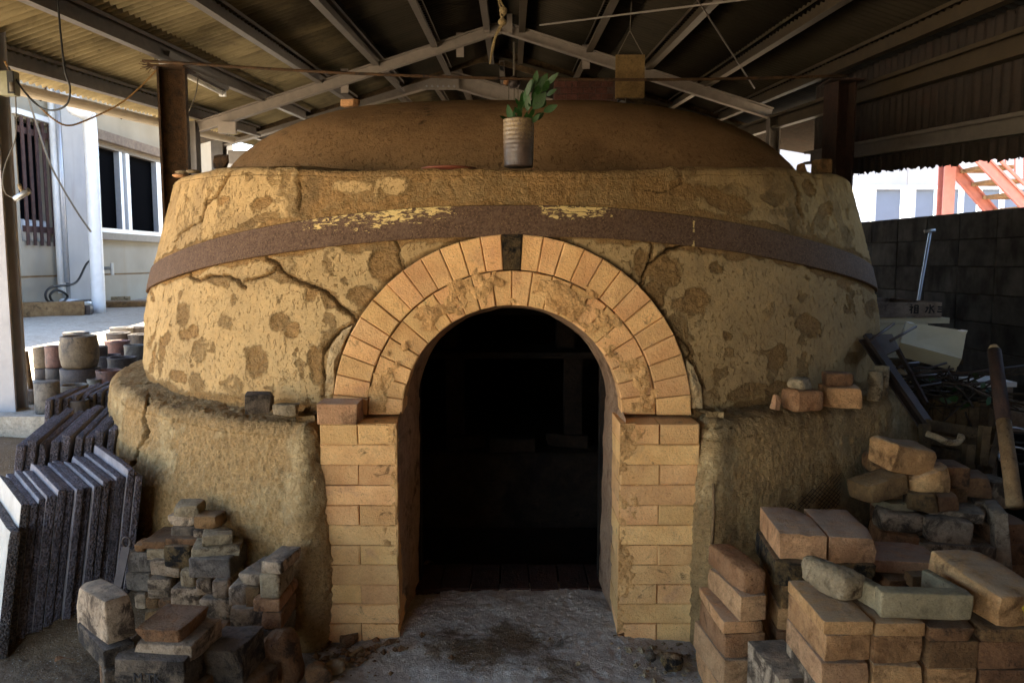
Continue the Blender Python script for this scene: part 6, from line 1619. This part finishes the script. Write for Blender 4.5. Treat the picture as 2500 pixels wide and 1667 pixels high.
tray('shallow_tray', wt - 0.50, wt + 0.06, Yt + 0.02, Yt + 0.64, zt - 0.036, 0.032, 0.012, m_cream_box, 'pale shallow tray under the grey wooden tray')
tray('plastic_crate', wt - 0.50, wt - 0.06, Yt + 0.03, Yt + 0.6, zt - 0.24, 0.20, 0.012, m_cream_box, 'cream plastic crate at the bottom of the tray pile', cat='crate')
# stand that carries the pile
st_ = tag(empty('work_table', (wt - 0.22, Yt + 0.3, 0.15)), 'dark low table carrying the tray pile between kiln and block wall', 'table')
mb = MB(); mb.box((-0.32, -0.34, zt - 0.242 - 0.15 - 0.03), (0.34, 0.34, zt - 0.242 - 0.15)); mb.build('table_top', m_wood_d, st_)
for sx in (-0.28, 0.28):
    for sy in (-0.3, 0.3): mb = MB(); mb.box((sx - 0.025, sy - 0.025, 0), (sx + 0.025, sy + 0.025, zt - 0.242 - 0.15 - 0.031)); mb.build('leg', m_wood_d, st_)
# brush characters: strokes laid on the front face of the tray
m_ink = plain('black_ink', S(20, 19, 20), 0.7)
def strokes(cx, S_):
    mb = MB(); yy = Yt - 0.0015
    for pts in S_:
        for (x0, z0), (x1, z1) in zip(pts[:-1], pts[1:]):
            d_ = Vector((x1 - x0, 0, z1 - z0)); n_ = Vector((-d_.z, 0, d_.x)).normalized() * 0.0042
            a = Vector((cx + x0, yy, zt + 0.049 + z0)); b = Vector((cx + x1, yy, zt + 0.049 + z1))
            mb.add([a - n_, b - n_, b + n_, a + n_], [(0, 1, 2, 3)])
    return mb
s_ = 0.026
W1 = [[(0, s_), (0, -s_ * 0.9), (-0.008, -s_ * 0.7)], [(-s_, s_ * 0.35), (-s_ * 0.35, s_ * 0.35), (-s_ * 1.0, -s_ * 0.75)], [(s_ * 0.9, s_ * 0.7), (s_ * 0.15, s_ * 0.25)], [(s_ * 0.1, s_ * 0.4), (s_ * 1.0, -s_ * 0.8)]]
W2 = [[(-s_ * 0.7, s_), (-s_ * 0.5, s_ * 0.75)], [(-s_, s_ * 0.45), (-s_ * 0.2, s_ * 0.45), (-s_, -s_ * 0.3)], [(-s_ * 0.55, s_ * 0.1), (-s_ * 0.55, -s_)], [(s_ * 0.15, s_ * 0.8), (s_ * 0.15, -s_ * 0.8)], [(s_ * 0.15, s_ * 0.8), (s_ * 0.9, s_ * 0.8), (s_ * 0.9, -s_ * 0.8)], [(s_ * 0.15, s_ * 0.2), (s_ * 0.9, s_ * 0.2)], [(s_ * 0.15, -s_ * 0.3), (s_ * 0.9, -s_ * 0.3)], [(-s_ * 0.1, -s_ * 0.85), (s_ * 1.1, -s_ * 0.85)]]
W3 = [[(-s_ * 0.5, s_ * 0.5), (s_ * 0.5, s_ * 0.4)], [(-s_ * 0.4, 0), (s_ * 0.5, -0.002)], [(-s_ * 0.6, -s_ * 0.6), (s_ * 0.5, -s_ * 0.6)]]
for px_c, W_ in ((2231, W2), (2270, W1), (2294, W3)):
    cx = float(at_y(px_c, 757, Yt)[0]); kin(strokes(cx, W_).build('brushed_character', m_ink), tr)
# cream box leaning on the pile
bx = tag(empty('cream_box', tuple(at_y(2280, 870, 3.98))), 'cream lidless box tilted on its side with white corner caps', 'box')
A4 = [np.array(at_y(*q)) for q in ((2213, 786, 4.08), (2360, 808, 4.02), (2348, 876, 3.90), (2198, 836, 3.95))]
nv = np.cross(A4[1] - A4[0], A4[3] - A4[0]); nv /= np.linalg.norm(nv); nv = nv if nv[1] > 0 else -nv
def quadbox(Q, d0, d1, mat, nm):
    V = [q + nv * d0 for q in Q] + [q + nv * d1 for q in Q]
    return kin(obj(nm, V, [(0,1,2,3), (7,6,5,4)] + [(i, (i+4), ((i+1)%4)+4, (i+1)%4) for i in range(4)], mat), bx)
quadbox(A4, 0.0, 0.008, m_cream_box, 'panel')
lerp = lambda a, b, t: a + (b - a) * t
for (i, j, nm) in ((0, 1, 'top_side'), (1, 2, 'end_side'), (2, 3, 'bottom_side'), (3, 0, 'end_side')):
    c = sum(A4) / 4; a, b = A4[i], A4[j]; a2, b2 = lerp(a, c, 0.07), lerp(b, c, 0.07); quadbox([a, b, b2, a2], 0.009, 0.085, m_cream_box if nm != 'end_side' else m_foam, nm)
for i in (0, 1):
    c = sum(A4) / 4; a = A4[i]; quadbox([lerp(a, c, -0.03), lerp(lerp(a, c, -0.03), A4[1 - i], 0.10), lerp(lerp(a, c, 0.1), A4[1 - i], 0.10), lerp(a, c, 0.1)], -0.003, 0.09, m_foam, 'corner_cap')
# T-handled rod against the block wall
tp_ = tag(empty('t_handled_rod', tuple(at_y(2242, 735, 5.15))), 'thin white rod with a T handle leaning on the block wall', 'rod')
a_, b_ = at_y(2236, 770, 5.05), at_y(2271, 568, 5.3); mb = MB(); mb.tube([tuple(a_ - (b_ - a_) * 1.2), tuple(b_)], 0.009, 10); kin(mb.build('shaft', m_galv, smooth=True), tp_)
mb = MB(); mb.tube([tuple(at_y(2257, 565, 5.3)), tuple(at_y(2283, 562, 5.3))], 0.011, 10); kin(mb.build('handle', m_galv, smooth=True), tp_)
# steel channel and plate leaning on the kiln
ch_ = tag(empty('steel_channel', tuple(at_y(2240, 1010, 2.95))), 'dark steel channel leaning steeply against the flank of the kiln by the trays', 'steel channel')
a_, b_ = at_y(2112, 822, 3.18), at_y(2262, 1040, 2.92); mb = MB(); mb.extrude(C_prof(0.034, 0.045, 0.005, 0.008), a_, b_, up=(0.3, -0.8, 0.5)); kin(mb.build('channel_body', m_steel), ch_)
pq = [at_y(2108, 818, 3.22), at_y(2178, 815, 3.30), at_y(2196, 850, 3.20), at_y(2150, 872, 3.10)]
V = [p for p in pq] + [p + np.array([0, 0.006, -0.006]) for p in pq]; tag(obj('steel_plate', V, [(0,1,2,3),(7,6,5,4)] + [(i, i+4, (i+1)%4+4, (i+1)%4) for i in range(4)], m_steel), 'dark steel plate resting on top of the leaning channel', 'plate')
for (a, b, lab) in (((2122, 833), (2182, 790), 'thin dark bar crossing the steel plate, closer to the kiln'), ((2174, 832), (2236, 797), 'thin dark bar crossing in front of the cream box')):
    mb = MB(); mb.tube([tuple(at_y(*a, 3.12)), tuple(at_y(*b, 3.3))], 0.006, 6); tag(mb.build('iron_bar', m_steel, smooth=True), lab, 'bar')
mb = MB(); mb.extrude(B_prof(0.010, 0.02), at_y(2190, 850, 3.3), at_y(2262, 985, 3.1)); tag(mb.build('iron_strap', m_steel), 'narrow dark strap lying parallel to the leaning channel', 'bar')
# stave bin with cut branches
bc = at_y(2328, 965, 3.45); br, bh_ = 0.155, 0.36; bz = float(bc[2]) - bh_
bin_ = tag(empty('stave_bin', (float(bc[0]), 3.45, bz)), 'dark bin of upright wooden staves stuffed with cut branches', 'bin')
for i in range(22):
    t = 2 * math.pi * i / 22; mb = MB(); w_ = br * math.pi / 22 * 0.97
    mb.add([(-w_*0.9, -0.006, 0), (w_*0.9, -0.006, 0), (w_*0.9, 0.006, 0), (-w_*0.9, 0.006, 0), (-w_, -0.006, bh_ + 0.01 * math.sin(i * 2.3)), (w_, -0.006, bh_ + 0.01 * math.sin(i * 2.3)), (w_, 0.006, bh_ + 0.01 * math.sin(i * 2.3)), (-w_, 0.006, bh_ + 0.01 * math.sin(i * 2.3))], [(0,3,2,1),(4,5,6,7),(0,1,5,4),(1,2,6,5),(2,3,7,6),(3,0,4,7)])
    mb.build('stave', m_wood_d, bin_, loc=(br * math.sin(t), -br * math.cos(t), 0), rot=(0, 0, t))
mb = MB(); mb.lathe([(0, 0.01), (br * 0.95, 0.01), (br * 0.95, 0.02), (0, 0.02)], 22); mb.build('bottom', m_wood_d, bin_)
twigs = tag(empty('branch_heap', (float(bc[0]) - 0.05, 3.40, float(bc[2]))), 'tangle of dark cut twigs with glossy green leaves on the stave bin', 'branches')
g3 = np.random.default_rng(21)
mb = MB()
for i in range(70):
    c = np.array([bc[0] - 0.06, 3.38, bc[2] + 0.02]) + g3.normal(0, 1, 3) * np.array([0.11, 0.07, 0.04]); d_ = g3.normal(0, 1, 3) * np.array([0.13, 0.09, 0.045])
    if c[2] < bc[2] - 0.02: c[2] = bc[2] + abs(g3.normal(0, 0.03))
    mb.tube([tuple(c - d_), tuple(c + g3.normal(0, 0.012, 3)), tuple(c + d_)], g3.uniform(0.002, 0.005), 5)
kin(mb.build('twigs', gritty('dark_twig', S(34, 28, 22), S(66, 56, 44), per_obj=False)), twigs)
for i in range(30):
    c = np.array([bc[0] - 0.03, 3.36, bc[2] + 0.02]) + g3.normal(0, 1, 3) * np.array([0.10, 0.06, 0.035]); c[2] = max(c[2], bc[2] - 0.10)
    L = g3.uniform(0.035, 0.06); o = inst('leaf', me_leaf, None, tuple(c), tuple(g3.uniform(-1.5, 1.5, 3)), (L * 1.1, L, L)); kin(o, twigs)
# more scrap iron heaped over the bin
g5 = np.random.default_rng(77)
for i in range(16):
    a = at_y(2200 + 190 * g5.random(), 890 + 75 * g5.random(), 3.3 + 0.2 * g5.random()); d_ = g5.normal(0, 1, 3) * np.array([0.07, 0.06, 0.03])
    mb = MB(); mb.tube([tuple(a - d_), tuple(a + g5.normal(0, 0.008, 3)), tuple(a + d_)], g5.uniform(0.003, 0.007), 6)
    tag(mb.build('scrap_rod', m_steel, smooth=True), 'thin dark rod tangled in the scrap between the cream box and the stave bin', 'rod', 'scrap rods over the stave bin')
# plinth of bricks under the bin
V, Fc = worn_box(0.42, 0.34, max(0.05, bz - 0.12), 71, amp=0.006, r=0.01); tag(obj('stone_block', V, Fc, m_brown, None, 32, loc=(float(bc[0]), 3.45, 0.10)), 'brown stone block carrying the stave bin', 'stone')
# stool behind the bin
ss = at_y(2400, 925, 4.3); sb_ = tag(empty('small_stool', (float(ss[0]), 4.3, 0.15)), 'small white-topped wooden stool behind the stave bin', 'stool')
hz_ = float(ss[2]) - 0.15
mb = MB(); mb.box((-0.10, -0.12, hz_ - 0.025), (0.11, 0.12, hz_)); mb.build('seat', m_foam, sb_)
for sx in (-0.07, 0.08):
    for sy in (-0.09, 0.09): mb = MB(); mb.box((sx - 0.018, sy - 0.018, 0), (sx + 0.018, sy + 0.018, hz_ - 0.026)); mb.build('leg', m_wood_g, sb_)
# wooden crate wreck behind the rubble heap
cr0 = at_y(2330, 1090, 2.90); ck = tag(empty('wooden_crate', (float(cr0[0]), 2.90, 0.42)), 'broken dark wooden crate of slats behind the rubble heap', 'crate')
for (a, b, Y0, Y1, w_, h_) in (((2262, 1035), (2412, 1062), 2.9, 2.92, 0.02, 0.038), ((2250, 1066), (2425, 1098), 2.86, 2.9, 0.02, 0.038), ((2245, 1098), (2400, 1120), 2.84, 2.86, 0.02, 0.034), ((2405, 1040), (2395, 1135), 2.84, 2.82, 0.03, 0.03), ((2435, 1045), (2410, 1140), 2.95, 2.86, 0.03, 0.03), ((2365, 1085), (2360, 1165), 2.8, 2.78, 0.03, 0.03), ((2258, 1035), (2256, 1130), 2.86, 2.84, 0.03, 0.03)):
    mb = MB(); mb.extrude(B_prof(w_, h_), at_y(*a, Y0), at_y(*b, Y1), up=(0, 0.1, 1) if abs(a[0] - b[0]) > 60 else (0, 1, 0)); kin(mb.build('slat', m_wood_d), ck)
# pale gnarled root
mb = MB(); mb.tube(spline([tuple(at_y(*q)) for q in ((2262, 1058, 2.72), (2285, 1066, 2.70), (2310, 1078, 2.70), (2335, 1080, 2.72), (2348, 1068, 2.74), (2338, 1064, 2.75))], 6), 0.011, 8); tag(mb.build('gnarled_root', m_stone, smooth=True), 'pale gnarled root lying on the crate slats', 'root')
# big pestle-like pole
pol = tag(empty('wooden_pole', tuple(at_y(2476, 1236, 2.42))), 'thick wooden pole, dark red above and bare below, leaning beside the rubble heap', 'pole')
a_, b_ = at_y(2478, 1236, 2.42), at_y(2427, 856, 2.78); m_ = a_ + (b_ - a_) * 0.52
mb = MB(); mb.tube([tuple(a_), tuple(a_ + (b_ - a_) * 0.03), tuple(m_)], 0.026, 18, taper=0.86); kin(mb.build('bare_end', m_wood, smooth=True), pol)
mb = MB(); mb.tube([tuple(m_), tuple(m_ + (b_ - m_) * 0.5), tuple(b_)], 0.0235, 18, taper=0.95); kin(mb.build('painted_end', m_rust_red, smooth=True), pol)
mb = MB(); d_ = (b_ - a_) / np.linalg.norm(b_ - a_); mb.tube([tuple(b_ + d_ * 0.001), tuple(b_ + d_ * 0.012), tuple(b_ + d_ * 0.02)], 0.021, 16, taper=0.6); kin(mb.build('worn_tip', m_stone, smooth=True), pol)
# buckets and block at the right edge
for (px, py, Y, r_, h_, lab) in ((2490, 1068, 3.35, 0.085, 0.30, 'black rubber bucket beside the wooden pole, the taller one'), (2492, 1118, 2.98, 0.075, 0.24, 'black rubber bucket beside the wooden pole, the lower one')):
    p = at_y(px, py, Y); bk = tag(empty('bucket', (float(p[0]), Y, float(p[2]) - h_)), lab, 'bucket')
    mb = MB(); mb.lathe([(0, 0), (r_ * 0.78, 0), (r_, h_), (r_ * 1.06, h_), (r_ * 1.06, h_ - 0.012), (r_ * 1.0, h_ - 0.012), (r_ * 0.96, h_), (r_ * 0.75, 0.01), (0, 0.012)], 26); mb.build('body', m_black, bk, True)
    mb = MB(); mb.tube([(r_ * 1.05 * math.cos(t), r_ * 1.05 * math.sin(t) * 0.7, h_ - 0.01 + 0.04 * math.sin(t)) for t in np.linspace(0, math.pi, 14)], 0.004, 6); mb.build('handle', m_galv, bk, True)
for i in range(2):
    p = at_z(2470 + 22 * i, 1040 - 12 * i, 0.2); V, Fc = worn_box(0.30, 0.16, 0.13, 80 + i, amp=0.003); tag(obj('kerb_block', V, Fc, m_conc, None, 32, loc=(float(p[0]), float(p[1]), 0.19), rot=(0, 0, R(70))), ['pale concrete kerb block lying by the block wall near the buckets', 'second pale kerb block lying a little further along the block wall'][i], 'block')

# ================================================================== RUBBLE AND GRIT BY THE PIERS
g4 = np.random.default_rng(33)
def pebbles(n, area, smin, smax):
    Vs = []; Fs = []
    base = np.array([(1,0,0),(-1,0,0),(0,1,0),(0,-1,0),(0,0,1),(0,0,-1)], float)
    tri = [(0,2,4),(2,1,4),(1,3,4),(3,0,4),(2,0,5),(1,2,5),(3,1,5),(0,3,5)]
    for _ in range(n):
        x, y = area(); s = smin * (smax / smin) ** (g4.random() ** 2.2); q = base * (1 + g4.normal(0, 0.25, (6, 3))) * s * np.array([1, 1, 0.7]); b = len(Vs)
        a = g4.uniform(0, 6.28); q = np.stack([q[:, 0] * math.cos(a) - q[:, 1] * math.sin(a), q[:, 0] * math.sin(a) + q[:, 1] * math.cos(a), q[:, 2]], -1)
        Vs += [tuple(v + np.array([x, y, float(gz(x, y)) + s * 0.4])) for v in q]; Fs += [tuple(b + i for i in t) for t in tri]
    return Vs, Fs
areas = [lambda: (g4.normal(-0.55, 0.12), g4.normal(2.42, 0.06)), lambda: (g4.normal(0.50, 0.11), g4.normal(2.38, 0.10)), lambda: (g4.normal(-0.42, 0.10), g4.normal(2.15, 0.12)), lambda: (g4.uniform(-1.2, 1.0), g4.uniform(1.85, 2.5))]
for ar_, n_, mx, mt in zip(areas, (150, 190, 60, 130), (0.022, 0.018, 0.012, 0.007), (m_brown, m_stone, m_brown, m_stone)):
    V, Fc = pebbles(n_, ar_, 0.003, mx); o = obj('rubble', V, Fc, mt); tag(o, ['crumbs of brick and clay at the foot of the pier topped by a single brick', 'grey charcoal and ash crumbs at the foot of the pier by the brick columns', 'loose grit in front of the pier topped by a single brick', 'fine grit scattered over the ash floor'][areas.index(ar_)], 'rubble', kind='stuff')
for i, (px, py, s, mt, lab) in enumerate([(820, 1625, 0.030, m_stone, 'round pale pebble on the ash in front of the pier topped by a single brick'), (848, 1560, 0.035, m_brown, 'brown clay lump against the foot of the pier topped by a single brick'), (895, 1545, 0.028, m_brown, 'smaller clay lump close to the inner foot of the pier topped by a single brick'), (1640, 1620, 0.035, m_slag, 'dark charred stick-like lump near the leaning brick column'), (1590, 1600, 0.022, m_soot, 'black charcoal lump in the ash before the pier by the brick columns')]):
    p = at_z(px, py, 0.02); V, Fc = worn_box(s * 2, s * 1.6, s * 1.5, 90 + i, r=s * 0.6, amp=s * 0.15, chips=2); tag(obj('clay_lump', V, Fc, mt, None, 32, loc=(float(p[0]), float(p[1]), float(gz(p[0], p[1])) - 0.002), rot=(0, 0, i)), lab, 'lump')
# ================================================================== FURNITURE INSIDE THE KILN (near-black tone stands in for the chamber's shade)
for i, (z, Y) in enumerate(((0.80, 3.9), (1.0, 3.95))):
    V, Fc = worn_box(1.1, 0.4, 0.03, 95 + i, r=0.004, amp=0.001, chips=1); tag(obj('inner_shelf', V, Fc, m_chamber, None, 32, loc=(0, Y, z)), ['lower shelf slab faintly seen inside the dark chamber', 'upper shelf slab faintly seen inside the dark chamber'][i], 'kiln shelf')
for i, (x, z0, h_) in enumerate(((-0.28, 0.34, 0.458), (0.30, 0.34, 0.458), (-0.30, 0.832, 0.165), (0.26, 0.832, 0.165))):
    V, Fc = worn_box(0.09, 0.09, h_, 97 + i, r=0.006, amp=0.002, chips=2); tag(obj('kiln_prop', V, Fc, m_chamber, None, 32, loc=(x, 3.9, z0)), ['lower square prop under the shelves in the chamber, on the stacked-shelf side', 'lower square prop under the shelves in the chamber, on the rubble-heap side', 'short upper prop between the chamber shelves, on the stacked-shelf side', 'short upper prop between the chamber shelves, on the rubble-heap side'][i], 'prop', 'props inside the dark chamber')
V, Fc = worn_box(2.0, 1.2, 0.38, 99, r=0.02, amp=0.008, chips=1, n=(20, 12, 8)); o = kid(obj('inner_step', V, Fc, m_chamber, None, 32, loc=(0, 4.35, -0.04)))
for i, (x, y, rz) in enumerate(((-0.24, 3.85, 25), (0.0, 3.80, 2), (0.28, 3.9, -18))):
    V, Fc = worn_box(0.22, 0.11, 0.065, 110 + i, amp=0.002); tag(obj('loose_brick', V, Fc, m_chamber, None, 32, loc=(x, y, 0.342), rot=(0, 0, R(rz))), ['slanting brick on the step inside the chamber, on the stacked-shelf side', 'middle brick of three on the step inside the chamber', 'slanting brick on the step inside the chamber, on the rubble-heap side'][i], 'brick', 'bricks inside the dark chamber')
bpy.context.view_layer.update()
